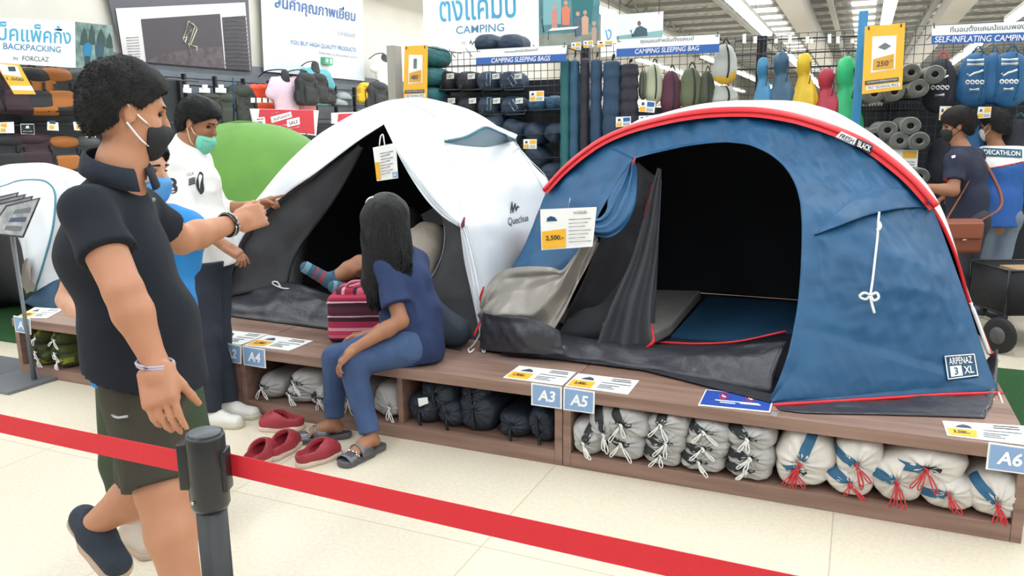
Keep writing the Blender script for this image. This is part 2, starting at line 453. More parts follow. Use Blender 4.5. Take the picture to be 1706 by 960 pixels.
for x in LIGHT_X:
    t = thing('ceiling_light', LAB[x], 'light', (x, 9.5, LIGHT_Z), 'ceiling light strips')
    obj('housing', box((x, 9.5, LIGHT_Z+.05), (.28, 31, .1)), m_lampb, t, False)
    obj('diffuser', box((x, 9.5, LIGHT_Z-.03), (.24, 31, .05)), m_lamp, t, False)
    obj('housing', box((x, 46, LIGHT_Z+.05), (.28, 30, .1)), m_lampb, t, False); obj('diffuser', box((x, 46, LIGHT_Z-.03), (.24, 30, .05)), m_lamp, t, False)
    for k in range(5): obj('suspension_wire', tube([(x, 6+k*4, LIGHT_Z+.1), (x, 6+k*4, ROOF)], .01, 4), m_steel, t)
# ================================================================== the display bench: three cubby units under wide boards
BY, BH = 3.232, .385
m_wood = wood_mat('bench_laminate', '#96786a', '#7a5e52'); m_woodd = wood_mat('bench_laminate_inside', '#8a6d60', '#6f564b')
BX = (-5.03, -3.12, -1.185, .66); BD = 2.42
names = ('brown laminate display bench with camouflage bags, leftmost of the three, marked A1', 'brown laminate display bench under the seated woman, the middle one', 'brown laminate display bench under the blue tent, marked A5 and A6')
for i in range(3):
    x0, x1 = BX[i]+.002, BX[i+1]-.002; xc = (x0+x1)/2
    t = thing('display_bench', names[i], 'bench', (xc, BY, 0), 'display benches')
    obj('top_board', box((xc, BY+BD/2, BH-.0275), (x1-x0, BD, .055), bev=.003), m_wood, t, False)
    obj('side_panel', box((x0+.019, BY+.312, (BH-.055)/2), (.038, .60, BH-.056), bev=.002), m_wood, t, False)
    obj('side_panel', box((x1-.019, BY+.312, (BH-.055)/2), (.038, .60, BH-.056), bev=.002), m_wood, t, False)
    obj('bottom_board', box((xc, BY+.312, .035), (x1-x0-.078, .60, .07), bev=.002), m_wood, t, False)
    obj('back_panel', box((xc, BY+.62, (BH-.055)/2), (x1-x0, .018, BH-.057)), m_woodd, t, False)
    if i < 2: obj('divider', box((xc+.06 if i else xc, BY+.33, .07+(BH-.125)/2), (.03, .56, BH-.127), bev=.002), m_wood, t, False)
    for sx in (x0+.1, x1-.1): obj('rear_leg', box((sx, BY+BD-.1, (BH-.055)/2), (.1, .1, BH-.056)), m_wood, t, False)
# artificial grass mats beside the bench
m_grass = mat('artificial_grass', '#2f6b34', .9, bump=1, bscale=220, var=.45, vscale=120)
def grass(x0, x1, y0, y1, label):
    tag(obj('grass_mat', box(((x0+x1)/2, (y0+y1)/2, .008), (x1-x0, y1-y0, .016), bev=.004), m_grass, None, False), label, 'mat', 'artificial grass mats')
grass(.70, 2.6, 3.25, 5.72, 'green artificial grass mat right of the blue tent bench')
grass(-8.2, -5.55, 3.75, 5.72, 'green artificial grass mat under the white and navy tent at left')
# ================================================================== big blue tent with red arch (right)
m_blue = mat('tent_blue', '#155079', .55, var=.12, vscale=5, bump=.2, bscale=9, ridge=3.2)
m_white = mat('tent_white', '#e6e9ec', .5, bump=.08, bscale=9)
m_blk = mat('tent_black_inside', '#17181d', .85, var=.2, vscale=4)
m_red = mat('tent_red', '#d8222c', .5, bump=.05); m_sheet = mat('groundsheet', '#33333a', .38, bump=.5, bscale=11, var=.25, vscale=6)
m_silver = mat('silver_coating', '#857f79', .42, metal=.45, bump=.25, bscale=7, ridge=5)
m_inner = mat('inner_grey', '#3a3a3f', .8, bump=.2, bscale=12, var=.12)
m_rope = mat('white_cord', '#e6e6e2', .7); m_printw = mat('print_white', '#f3f5f6', .6); m_printk = mat('print_black', '#1d1f24', .6)
tr = thing('arched_tent', 'large blue pop-up tent with red arch and open dark doorway on the right bench', 'tent', (-.6, 4.3, BH))
A_px = [(848, 455, 4.1), (872, 412, 4.25), (895, 358, 4.38), (912, 318, 4.45), (950, 278, 4.45), (1000, 240, 4.45), (1050, 217, 4.45), (1100, 203, 4.45), (1150, 193, 4.45), (1200, 188, 4.45), (1260, 188, 4.45),
        (1310, 195, 4.45), (1350, 205, 4.45), (1400, 223, 4.45), (1450, 248, 4.45), (1510, 295, 4.45), (1555, 345, 4.45)]
arch = [P(a, b, Y=c) for a, b, c in A_px]
out_r = arch[5:]+[P(1582, 420, Y=4.36), P(1612, 505, Y=4.2), P(1640, 590, Y=4.05), P(1663, 652, Y=3.93), P(1560, 655, Y=3.78), P(1450, 662, Y=3.62), P(1350, 668, Y=3.47), P(1285, 672, Y=3.39)]
in_r = [P(a, b, Y=c) for a, b, c in [(1055, 265, 4.33), (1085, 256, 4.33), (1115, 249, 4.33), (1150, 242, 4.33), (1200, 237, 4.32), (1240, 240, 4.31), (1265, 248, 4.28), (1290, 262, 4.25), (1310, 281, 4.2), (1325, 307, 4.12), (1333, 335, 4.03),
        (1336, 372, 3.92), (1335, 430, 3.8), (1330, 500, 3.68), (1321, 555, 3.58), (1313, 590, 3.52), (1303, 620, 3.47), (1294, 643, 3.42), (1283, 668, 3.39)]]
assert len(out_r) <= 40
Oo = lin(cr(out_r[:12], 120), 120)+lin(cr(out_r[11:16], 80), 80)[1:]+lin(out_r[15:], 68)[1:]
Ii = cr(in_r[:11], 120)+cr(in_r[10:15], 80)[1:]+cr(in_r[14:], 68)[1:]
nzb = Noise(3, 7, 12); nzb2 = Noise(5, 22, 14)
bl = [(.02+.11*min(1, max(0, (j-90)/60))) * (1 if j < 164 else max(.08, 1-(j-164)/32)) for j in range(len(Oo))]
nzb3 = Noise(8, 45, 7)
def nb(p): return nzb(p)*.06+nzb2(p)*.034+nzb3(p)*.016
fr = obj('front_panel', flip(loft(Oo, Ii, 80, bl, V((.45, -.8, .35)), nb, .9, .1, lambda j: min(1, j/16)*(1 if j < 170 else max(.3, 1-(j-170)/40)))), [m_blue, m_blk], tr); solid(fr, .004, moff=1)
# left blue panel beside the door (tied back)
Al = arch[:6]
Ol = cr(Al, 40)
Il = cr([P(a, b, Y=c) for a, b, c in [(952, 456, 3.98), (975, 410, 4.02), (996, 360, 4.1), (1020, 318, 4.2), (1040, 285, 4.28), (1055, 265, 4.33)]], 40)
lp = obj('left_panel', flip(loft(Ol, Il, 22, [.02+.05*min(1, (39-j)/14) for j in range(40)], V((.45, -.8, .35)), lambda p: nzb(p)*.9+nzb2(p)*.5, .08, .1, lambda j: min(1, (39-j)/10))), [m_blue, m_blk], tr); solid(lp, .004, moff=1)
# vent hood over the right panel: overlapping flap with a curved free hem
def hood_mesh():
    bv = bvh_of(fr); hp_ = cr([V((*q, 0)) for q in [(1357, 392), (1400, 376), (1450, 358), (1500, 348), (1552, 345)]], 40); tp_ = cr([V((*q, 0)) for q in [(1357, 391), (1396, 352), (1440, 322), (1496, 314), (1548, 335)]], 40); rows = []
    for k in range(12):
        v = k/11; row = []
        for j in range(40):
            q = tp_[j].lerp(hp_[j], v); d = _ray(q.x, q.y).normalized(); h = bv.ray_cast(CAM, d); u = j/39
            row.append((h[0] if h[0] else P(q.x, q.y, Y=4.3))-d*(.003+.035*v**1.5*math.sin(math.pi*min(1, .08+u*.92))))
        rows.append(row)
    return grid(rows)
hd = obj('vent_hood', hood_mesh(), m_blue, tr); solid(hd, .004)
# red arch sleeve and its pole
def ribbon(pts, wd, thick, m, name, parent, dirn=V((0, 1, 0))):
    rows = []
    for o in (-.5, .5):
        rows.append([p+dirn*(wd*o) for p in pts])
    o = obj(name, grid(rows), m, parent); solid(o, thick, 0); return o
ap = cr(arch[3:], 90)
cx = V((-.69, 4.45, .5))
rows = []
for k in range(9):
    th = math.pi*k/8; row = []
    for p in ap:
        n = (p-cx); n.y = 0; n.normalize(); row.append(p+n*(.028*math.sin(th)+.004-.035)+n*.03+V((0, .055*math.cos(th), 0)))
    rows.append(row)
rs = obj('red_arch_sleeve', grid(rows), m_red, tr); solid(rs, .004)
rows = []
for k in range(3):
    rows.append([p+(-(p-cx)).normalized()*(.036*k/2-.012)+V((0, -.045-.008*k, 0)) for p in ap])
rband = obj('red_arch_band', grid(rows), m_red, tr)
obj('arch_pole', tube(cr([arch[-1]+V((-.02, .01, .02)), P(1568, 370, Y=4.43), P(1590, 420, Y=4.42), P(1603, 462, Y=4.42), P(1614, 500, Y=4.42), P(1637, 555, Y=4.43), P(1655, 600, Y=4.45)], 24), .009, 8), m_red, tr)
obj('arch_pole', tube(cr([arch[3]+V((.01, .02, .01)), P(904, 342, Y=4.45), P(893, 368, Y=4.45), P(878, 420, Y=4.47), P(862, 500, Y=4.5), (-1.93, 4.55, .39)], 24), .009, 8), m_red, tr)
# white roof shell behind the arch with a second hoop, black inside
A1 = cr([V((-1.93, 4.5, BH+.01)), V((-1.87, 4.5, .75)), arch[3]+V((0, .05, 0))]+[p+V((0, .05, 0)) for p in arch[4:]]+[P(1590, 420, Y=4.5), P(1614, 500, Y=4.5), V((.7, 4.52, BH+.01))], 70)
hp = [P(1060, 205, Y=5.0), P(1110, 188, Y=5.0), P(1160, 175, Y=5.0), P(1205, 169, Y=5), P(1250, 167, Y=5.0), P(1320, 168, Y=5.0), P(1360, 176, Y=5), P(1400, 190, Y=5.0), P(1470, 235, Y=5.0), P(1530, 290, Y=5.0)]
A2 = cr([V((-1.9, 5.0, BH+.01)), V((-1.82, 5.0, .8)), V((-1.62, 5.0, 1.3))]+hp+[V((.44, 5, 1.1)), V((.55, 5, .8)), V((.68, 5, BH+.01))], 70)
A3 = cr([V((-1.75, 5.62, BH+.005)), V((-1.2, 5.63, BH+.005)), V((-.6, 5.63, BH+.005)), V((0, 5.63, BH+.005)), V((.52, 5.62, BH+.005))], 70)
rows = []
for i in range(24):
    v = i/23
    if v < .4:
        q = v/.4; rows.append([A1[j].lerp(A2[j], q)+V((0, 0, .02*math.sin(math.pi*q))) for j in range(70)])
    else:
        q = (v-.4)/.6
        rows.append([A2[j].lerp(A3[j], q)+V((0, 1, 1))*(.16*math.sin(math.pi*q)*min(1, (A2[j].z-BH)/.8)) for j in range(70)])
for r_ in rows:
    for j in range(70): r_[j] = r_[j]+V((0, 0, Noise(9, 6)(r_[j])*.0))
sh = obj('roof_shell', grid(rows), [m_white, m_blk], tr); solid(sh, .004, moff=1)
# dark lining of the sleeping cabin
Ld = [[V((p.x*.97-.018, 4.56, (p.z-BH)*.96+BH)) for p in A1], [V((p.x*.965-.02, 4.95, (p.z-BH)*.95+BH)) for p in A2], [V((p.x*.95-.02, 5.5, (p.z-BH)*.5+BH+.01)) for p in A2], [V((p.x*.9-.03, 5.56, BH+.02)) for p in A2]]
obj('cabin_lining', grid(Ld), m_blk, tr)
# groundsheet tub and hem skirts
obj('groundsheet', loft([V(p) for p in lin([(-1.83, 3.66, BH+.012), (-.9, 3.62, BH+.012), (-.28, 3.37, BH+.01)], 60)], lin([(-1.85, 5.55, BH+.012), (-.6, 5.58, BH+.012), (.6, 5.55, BH+.012)], 60), 40, 0, None, None), m_sheet, tr)
thr_a = cr([P(a, b, z=BH+.012) for a, b in [(835, 590), (930, 598), (1000, 603), (1090, 617), (1180, 632), (1283, 655)]], 60)
thr_b = cr([P(a, b, Y=c) for a, b, c in [(845, 540, 3.85), (930, 555, 3.86), (1000, 566, 3.88), (1090, 574, 3.9), (1200, 575, 3.86), (1310, 568, 3.72)]], 60)
th = obj('door_sill', loft(thr_a, thr_b, 16, .03, V((0, -.6, 1)), Noise(31, 16), .05, .1), m_sheet, tr); solid(th, .004)
sk_a = cr([P(a, b, Y=c) for a, b, c in [(1288, 672, 3.41), (1350, 668, 3.48), (1450, 662, 3.63), (1560, 655, 3.79), (1662, 650, 3.94)]], 50)
sk_b = cr([P(a, b, z=BH+.004) for a, b in [(1300, 684), (1350, 689), (1450, 691), (1560, 694), (1640, 697)]], 50)
sk = obj('ground_skirt', loft(sk_a, sk_b, 12, .02, V((0, -1, .2)), Noise(33, 18), .06, .1), m_sheet, tr); solid(sk, .003)
sk2 = obj('ground_skirt', loft(lin([sk_a[-1], V((.69, 4.4, BH+.08))], 20), lin([sk_b[-1], V((.655, 4.45, BH+.004))], 20), 6, 0), m_sheet, tr); solid(sk2, .003)
obj('red_hem', tube([p+V((.012, -.028, .002)) for p in Oo[198:]], .0085, 6), m_red, tr)
obj('corner_strap', grid([[P(1293, 676, Y=3.385), P(1303, 677, Y=3.385)], [P(1283, 692, z=BH+.004), P(1293, 695, z=BH+.004)]]), mat('strap_grey', '#8b8c88', .6), tr)
obj('corner_clip', box(P(1297, 686, Y=3.37), (.03, .015, .02), bev=.004), mat('clip_orange', '#d84a30', .5), tr)
# hood tie: white guy cord with loops
cp = cr([P(1465, 353, Y=3.86), P(1463, 372, Y=3.84), P(1462, 395, Y=3.80), P(1458, 430, Y=3.74), P(1454, 465, Y=3.70), P(1450, 492, Y=3.66)], 24)
gc = obj('guy_cord', tube(cp, .005, 6), m_rope, tr)
obj('cord_loop', tube(cr([P(1450, 492, Y=3.65), P(1440, 488, Y=3.64), P(1432, 494, Y=3.64), P(1442, 499, Y=3.64), P(1450, 493, Y=3.65), P(1460, 488, Y=3.64), P(1464, 496, Y=3.63), P(1456, 501, Y=3.63), P(1450, 493, Y=3.64), P(1453, 508, Y=3.63), P(1457, 522, Y=3.62)], 40), .006, 6), m_rope, gc)
obj('cord_knot', tube(cr([P(1464, 370, Y=3.83), P(1466, 378, Y=3.82), P(1462, 384, Y=3.82)], 8), .009, 6), m_rope, gc)
# corner pegging cords
for a in ([(1664, 655), (1670, 672), (1676, 700), (1680, 702), (1684, 697), (1676, 690)], [(1650, 655), (1662, 680), (1674, 698)]):
    obj('guy_cord', tube(cr([P(q[0], q[1], Y=3.6+.3*(700-q[1])/50) for q in a], 20), .004, 5), m_rope, tr)
obj('guy_cord', tube(cr([P(1645, 588, Y=4.5), P(1655, 592, Y=4.48), P(1664, 598, Y=4.47), P(1660, 603, Y=4.47), P(1650, 597, Y=4.48)], 16), .007, 5), m_rope, tr)
obj('white_edge', tube(cr([P(1617, 505, Y=4.3), P(1632, 545, Y=4.25), P(1648, 590, Y=4.2)], 10), .01, 5), m_white, tr)
# blue door flap twisted and tied back at the left of the opening
fl_r = cr([P(a, b, Y=c) for a, b, c in [(1056, 266, 4.3), (1061, 290, 4.24), (1061, 325, 4.14), (1056, 350, 4.05), (1042, 376, 3.98), (1018, 394, 3.9), (992, 392, 3.88), (966, 374, 3.88)]], 40)
fl_l = cr([P(a, b, Y=c) for a, b, c in [(1052, 268, 4.31), (1042, 284, 4.29), (1024, 312, 4.2), (1013, 332, 4.14), (1010, 348, 4.06), (1000, 362, 3.98), (985, 366, 3.93), (963, 369, 3.9)]], 40)
def flap_mesh():
    rows = []
    for j in range(40):
        a, b = fl_l[j], fl_r[j]; s = j/39; row = []
        for k in range(25):
            v = k/24; p = a.lerp(b, v)
            d = .045*math.sin(math.pi*v)*(1-.5*s)+.022*math.sin(v*9+s*3)*math.sin(math.pi*v)*(.3+s)+.012*math.sin(v*19+s*7)
            row.append(p+V((.1, -1, .1))*d)
        rows.append(row)
    return grid(rows)
fp = obj('door_flap', flip(flap_mesh()), [m_blue, m_silver], tr); solid(fp, .004, moff=1)
obj('red_zip', tube(cr([P(1058, 263, Y=4.28), P(1056, 270, Y=4.26), P(1051, 280, Y=4.26)], 8), .005, 5), m_red, tr)
# silver coated lower flap folded over the left corner
def crumple(polyA, polyB, n, seed, dirn, amp, f1=16, f2=38, bul=.1):
    a, b = cr(polyA, 70), cr(polyB, 70); n1, n2 = Noise(seed, f1, 10), Noise(seed+1, f2, 12); rows = []
    for i in range(n):
        v = i/(n-1); row = []
        for j in range(70):
            p = a[j].lerp(b[j], v); e = min(1, min(v, 1-v)*6)
            row.append(p+dirn*(bul*4*v*(1-v)+(n1(p)*amp+n2(p)*amp*.35)*e))
        rows.append(row)
    return grid(rows)
tp = [P(a, b, Y=c) for a, b, c in [(808, 500, 3.8), (815, 472, 3.85), (838, 452, 3.88), (875, 445, 3.86), (918, 446, 3.85), (938, 450, 3.84), (962, 420, 3.86), (985, 396, 3.9), (1003, 392, 3.94)]]
bt = [P(a, b, Y=c) for a, b, c in [(806, 540, 3.68), (815, 545, 3.64), (835, 548, 3.6), (860, 555, 3.58), (885, 562, 3.6), (910, 564, 3.62), (935, 530, 3.68), (962, 475, 3.78), (998, 405, 3.92)]]
def folds(A, B, nu, nv, fn):
    a, b = cr(A, nu), cr(B, nu); rows = []
    for i in range(nv):
        v = i/(nv-1); rows.append([a[j].lerp(b[j], v)+fn(j/(nu-1), v) for j in range(nu)])
    return grid(rows)
def rid(x): return 1-2*abs(math.sin(x))
def silver(u, v):
    e = min(1, min(v, 1-v)*7)
    w_ = v*4.2+.35*math.sin(u*7)+u*2.2
    d = .05*math.sin(math.pi*v)+e*(.022*math.sin(w_*2.1+.5)+.010*rid(w_*2.3+1.3*u)+.006*math.sin(v*13-u*9)+.003*rid(u*21+v*7))
    return V((-.2, -1, .25))*d
s1 = obj('silver_flap', folds(tp, bt, 110, 60, silver), m_silver, tr); solid(s1, .004)
tp2 = [P(a, b, Y=c) for a, b, c in [(806, 520, 3.64), (820, 524, 3.6), (850, 528, 3.55), (880, 530, 3.55), (910, 540, 3.57), (932, 552, 3.6)]]
bt2 = [P(a, b, Y=c) for a, b, c in [(800, 580, 3.62), (825, 584, 3.57), (860, 588, 3.54), (895, 590, 3.54), (925, 590, 3.56), (940, 592, 3.58)]]
s2 = obj('black_flap', crumple(tp2, bt2, 26, 47, V((0, -1, .15)), .04, bul=.02), m_sheet, tr); solid(s2, .004)
obj('red_edge', tube(cr([P(806, 478, Y=3.8), P(800, 500, Y=3.78), P(812, 510, Y=3.74), P(806, 525, Y=3.7), P(796, 545, Y=3.64), P(790, 560, Y=3.62)], 24), .006, 6), m_red, tr)
for a in ([(806, 540), (797, 562), (786, 578), (780, 582), (783, 588), (790, 582)], [(812, 560), (806, 572), (803, 583), (807, 588), (809, 580)]):
    obj('peg_cord', tube(cr([P(q[0], q[1], z=BH+max(.006, .16*(580-q[1])/40)) for q in a], 16), .005, 5), m_rope, tr)
# black inner walls of the porch and the inner door panel with red binding
iw_a = cr([P(a, b, Y=c) for a, b, c in [(1003, 392, 4.05), (1020, 345, 4.2), (1045, 300, 4.32), (1062, 270, 4.38)]], 30)
iw_b = cr([P(a, b, Y=c) for a, b, c in [(930, 558, 4.1), (985, 540, 4.2), (1060, 480, 4.35), (1102, 300, 4.45)]], 30)
iw = obj('inner_wall', loft(iw_a, iw_b, 20, 0, None, Noise(51, 14), .05, .1), m_inner, tr); solid(iw, .003)
iw2 = obj('inner_wall', loft(cr([P(1090, 560, Y=4.2), P(1096, 430, Y=4.35), P(1102, 300, Y=4.46)], 20), cr([P(925, 566, Y=4.0), P(985, 460, Y=4.25), P(1062, 272, Y=4.46)], 20), 20, 0, None, Noise(52, 14), .05, .1), m_inner, tr); solid(iw2, .003)
dl = cr([P(a, b, Y=c) for a, b, c in [(1096, 280, 4.38), (1078, 340, 4.27), (1052, 430, 4.08), (1022, 500, 3.93), (1003, 548, 3.85), (988, 594, 3.79)]], 40)
dr = cr([P(a, b, Y=c) for a, b, c in [(1102, 282, 4.38), (1100, 350, 4.27), (1094, 430, 4.1), (1086, 500, 3.98), (1084, 540, 3.9), (1090, 566, 3.86)]], 40)
rows = []
for j in range(40):
    s = j/39; row = []
    for k in range(25):
        v = k/24; p = dl[j].lerp(dr[j], v)
        sag = -.07*4*v*(1-v)*max(0, (s-.75)/.25)
        row.append(p+V((.2, -1, 0))*(.028*math.sin(v*13+1.5*s)*(.2+s))+V((0, 0, sag)))
    rows.append(row)
idp = obj('inner_door', grid(rows), m_inner, tr); solid(idp, .003)
obj('red_binding', tube(rows[-1]+[dr[37], dr[36]], .0095, 6), m_red, tr)
obj('red_pole', tube([P(1086, 305, Y=4.36), P(1074, 360, Y=4.2)], .006, 6), mat('pole_dark_red', '#7a2028', .5), tr)
# inside: mattress and blue groundsheet
m_mattress = mat('mattress_grey', '#7c7a76', .8, var=.1)
def slab(pts, z0, z1):
    n = len(pts); vs = [V((p[0], p[1], z0)) for p in pts]+[V((p[0], p[1], z1)) for p in pts]
    return vs, [list(range(n))[::-1], list(range(n, 2*n))]+[[i, (i+1) % n, n+(i+1) % n, n+i] for i in range(n)]
mt = tag(obj('camping_mattress', slab([P(1085, 557, z=BH+.1)[:2], P(1118, 540, z=BH+.1)[:2], P(1168, 484, z=BH+.1)[:2], (-1.5, 5.1), (-1.62, 4.3)], BH+.03, BH+.1), [m_mattress], None, False), 'grey camping mattress lying inside the blue tent', 'mattress')
bv = mt.modifiers.new('bevel', 'BEVEL'); bv.width = .015; bv.segments = 2
obj('inner_floor', slab([P(1118, 562, z=BH+.02)[:2], P(1230, 570, z=BH+.02)[:2], P(1308, 555, z=BH+.02)[:2], (.42, 4.6), (.3, 5.4), (-.9, 5.4)], BH+.014, BH+.03), mat('inner_floor_blue', '#1a4868', .7, var=.1), tr, False)
obj('red_piping', tube(cr([P(1095, 570, Y=3.95), P(1160, 573, Y=3.93), P(1230, 569, Y=3.93), P(1310, 552, Y=3.95)], 24), .006, 6), m_red, tr)
# prints on the tent
bvh_f = bvh_of(fr, rs, hd, rband)
dk = mat('label_navy', '#1b4763', .6)
uq = unit_quad(8, 8)
lab = [(1578, 634), (1632, 627), (1625, 588), (1572, 592)]
decal(*uq, lab, bvh_f, dk, tr, 'label_patch', .01)
def sub(pxq, a0, b0, a1, b1):
    bl_, br_, tr_, tl_ = [V((*p, 0)) for p in pxq]
    f = lambda a, b: tuple(((bl_*(1-a)+br_*a)*(1-b)+(tl_*(1-a)+tr_*a)*b)[:2])
    return [f(a0, b0), f(a1, b0), f(a1, b1), f(a0, b1)]
for q in ((.03, .03, .97, .07), (.03, .93, .97, .97), (.03, .03, .06, .97), (.94, .03, .97, .97)): decal(*uq, sub(lab, *q), bvh_f, m_printw, tr, 'label_border', .014)
decal(*text2d('ARPENAZ', .006)[:2], sub(lab, .14, .60, .86, .88), bvh_f, m_printw, tr, 'lettering', .015)
decal(*uq, sub(lab, .14, .12, .50, .54), bvh_f, m_printw, tr, 'label_patch', .015)
decal(*text2d('3', .012)[:2], sub(lab, .26, .18, .38, .48), bvh_f, dk, tr, 'lettering', .022)
decal(*text2d('XL', .012)[:2], sub(lab, .56, .18, .86, .48), bvh_f, m_printw, tr, 'lettering', .016)
fb = [(1391, 229), (1450, 256), (1455, 240), (1401, 219)]
decal(*uq, [(1391, 229), (1422, 243), (1428, 231), (1402, 219)], bvh_f, m_printw, tr, 'label_patch', .012)
decal(*uq, [(1424, 245), (1451, 257), (1455, 241), (1427, 230)], bvh_f, m_printk, tr, 'label_patch', .012)
decal(*text2d('FRESH', .01)[:2], [(1397, 229), (1420, 240), (1424, 232), (1402, 222)], bvh_f, m_printk, tr, 'lettering', .016)
decal(*text2d('BLACK', .02)[:2], [(1428, 244), (1449, 253), (1452, 244), (1431, 234)], bvh_f, m_printw, tr, 'lettering', .016)
# ================================================================== white dome tent (middle)
tl = thing('dome_tent', 'white dome tent with open black inner tent, in the middle of the benches', 'tent', (-2.9, 4.5, BH))
def PY(L): return [P(a, b, Y=c) for a, b, c in L]
m_whs = mat('tent_white_satin', '#d8dce2', .42, bump=.1, bscale=6, ridge=2.2)
oL = cr(PY([(640, 170, 4.6), (600, 185, 4.5), (560, 207, 4.42), (520, 234, 4.33), (470, 282, 4.22), (430, 332, 4.12), (400, 377, 4.05), (382, 420, 4.0), (370, 470, 3.95), (362, 515, 3.92)]), 70)
iL = cr(PY([(640, 206, 4.22), (600, 232, 4.14), (560, 262, 4.1), (520, 292, 4.06), (480, 320, 4.04), (440, 354, 4.02), (412, 384, 4.0), (396, 412, 3.98), (381, 455, 3.95), (367, 508, 3.92)]), 70)
nw = Noise(61, 8, 10); f1 = obj('fly_left', loft(oL, iL, 20, [.05*min(1, j/10) for j in range(70)], V((-.3, -.7, .5)), nw, .03, .1, lambda j: min(1, j/8)), [m_whs, m_blk], tl); solid(f1, .004, moff=1)
oR = cr(PY([(640, 170, 4.6), (690, 163, 4.62), (740, 171, 4.66), (800, 192, 4.75), (850, 231, 4.86), (890, 276, 4.95), (915, 306, 5.0)])+[V((-1.92, 5.0, 1.0)), V((-1.9, 4.9, .7)), V((-1.9, 4.7, BH+.01)), V((-1.92, 4.3, BH+.01)), P(803, 566, Y=3.86)], 110)
iR = cr(PY([(640, 206, 4.22), (652, 232, 4.18), (664, 258, 4.13), (690, 291, 4.08), (718, 326, 4.05), (745, 354, 4.02), (768, 374, 4.0), (772, 400, 3.98), (777, 430, 3.96), (784, 470, 3.93), (793, 525, 3.88), (801, 562, 3.86)]), 110)
nw2 = Noise(62, 6, 10); nw3 = Noise(63, 17, 10)
bR = [.06*min(1, j/8)+.16*min(1, max(0, (j-20)/50))*min(1, (109-j)/20) for j in range(110)]
f2 = obj('fly_right', flip(loft(oR, iR, 44, bR, V((.25, -.75, .4)), lambda p: nw2(p)*.05+nw3(p)*.02, .8, .1, lambda j: min(1, j/8))), [m_whs, m_blk], tl); solid(f2, .004, moff=1)
# gathered cloth edge falling from the tie-back
ga = cr(PY([(768, 372, 3.97), (771, 400, 3.95), (776, 440, 3.92), (785, 480, 3.89), (795, 525, 3.86), (803, 562, 3.84)]), 40)
gb = cr(PY([(774, 372, 3.96), (784, 400, 3.93), (795, 440, 3.9), (803, 480, 3.87), (808, 520, 3.84), (808, 560, 3.83)]), 40)
rows = [[ga[j].lerp(gb[j], k/16)+V((0, -1, 0))*(.018*math.sin(k*1.6+j*.03)+.02*math.sin(math.pi*k/16)) for j in range(40)] for k in range(17)]
o = obj('gathered_edge', grid(rows), m_whs, tl); solid(o, .003)
rows = [[a.lerp(b, k/8)+V((0, -1, 0))*(.012*math.sin(k*2+j*.05)) for j, (a, b) in enumerate(zip(cr(PY([(655, 238, 4.16), (690, 289, 4.06), (718, 324, 4.03), (745, 352, 4.0), (768, 372, 3.97)]), 40), cr(PY([(660, 248, 4.15), (688, 300, 4.05), (714, 338, 4.02), (740, 364, 3.99), (766, 379, 3.96)]), 40)))] for k in range(9)]
o = obj('gathered_edge', grid(rows), m_whs, tl); solid(o, .003)
o = obj('tie_toggle', tube(PY([(774, 362, 3.94), (771, 374, 3.93), (768, 384, 3.94)]), [.006, .012, .006], 8), mat('toggle', '#8a4048', .6), tl)
# back of the fly down to the bench
bk = cr([V((-3.9, 4.1, BH+.005)), V((-3.85, 5.0, BH+.005)), V((-3.6, 5.55, BH+.005)), V((-3.0, 5.6, BH+.005)), V((-2.4, 5.6, BH+.005)), V((-2.0, 5.4, BH+.005)), V((-1.93, 4.9, BH+.005)), V((-1.9, 4.72, BH+.005))], 100)
fr_ = cr(list(reversed(oL[::6]))+oR[4:84:6], 100)
rows = []
for i in range(16):
    v = i/15; rows.append([fr_[j].lerp(bk[j], v)+V((0, .6, .8))*(.28*math.sin(math.pi*v)*min(1, (fr_[j].z-BH)/.8)) for j in range(100)])
o = obj('fly_back', flip(grid(rows)), [m_white, m_blk], tl); solid(o, .004, moff=1)
# vent on the right with dark gauze and teal trim
hv_t = cr(PY([(741, 236, 4.42), (775, 229, 4.43), (800, 216, 4.44), (812, 213, 4.45), (830, 220, 4.48), (860, 234, 4.58)]), 30)
hv_b = cr(PY([(744, 238, 4.44), (775, 241, 4.45), (800, 243, 4.46), (812, 243, 4.47), (830, 240, 4.5), (858, 236, 4.59)]), 30)
bvl = bvh_of(f1, f2)
def onto(pts, lift=.006):
    out = []
    for q in pts:
        d = _ray(*q).normalized(); h = bvl.ray_cast(CAM, d); out.append((h[0] if h[0] else P(*q, Y=4.4))-d*lift)
    return out
va = cr([V((*q, 0)) for q in [(741, 236), (775, 229), (800, 216), (812, 213), (830, 220), (860, 234)]], 24); vb = cr([V((*q, 0)) for q in [(743, 238), (775, 242), (800, 244), (812, 244), (830, 241), (859, 235)]], 24)
ta, tb = onto([q[:2] for q in va], .03), onto([q[:2] for q in vb], .008)
obj('vent_gauze', loft(ta, tb, 6), mat('vent_grey', '#64757f', .8), tl)
obj('vent_trim', tube(ta, .007, 6), mat('vent_teal', '#3f7d8f', .6), tl)
o = obj('vent_hood', loft([p+V((0, .02, .03)) for p in ta], [p+V((0, -.012, .006)) for p in ta], 4), m_whs, tl); solid(o, .004)
# seam lines (pole sleeves)
for L in ([(742, 238), (752, 270), (762, 310), (768, 350), (772, 372)], [(680, 170), (720, 190), (738, 215), (742, 236)]):
    obj('pole_sleeve', tube(onto([q[:2] for q in cr([V((*q, 0)) for q in L], 24)], .002), .006, 6), m_whs, tl)
rp = [(846, 228), (870, 255), (893, 290), (918, 330)]
obj('fly_seam', tube(onto([q[:2] for q in cr([V((*q, 0)) for q in [(858, 236), (880, 270), (900, 306), (918, 340)]], 20)], .003), .006, 6), mat('seam_grey', '#c9ced2', .6), tl)
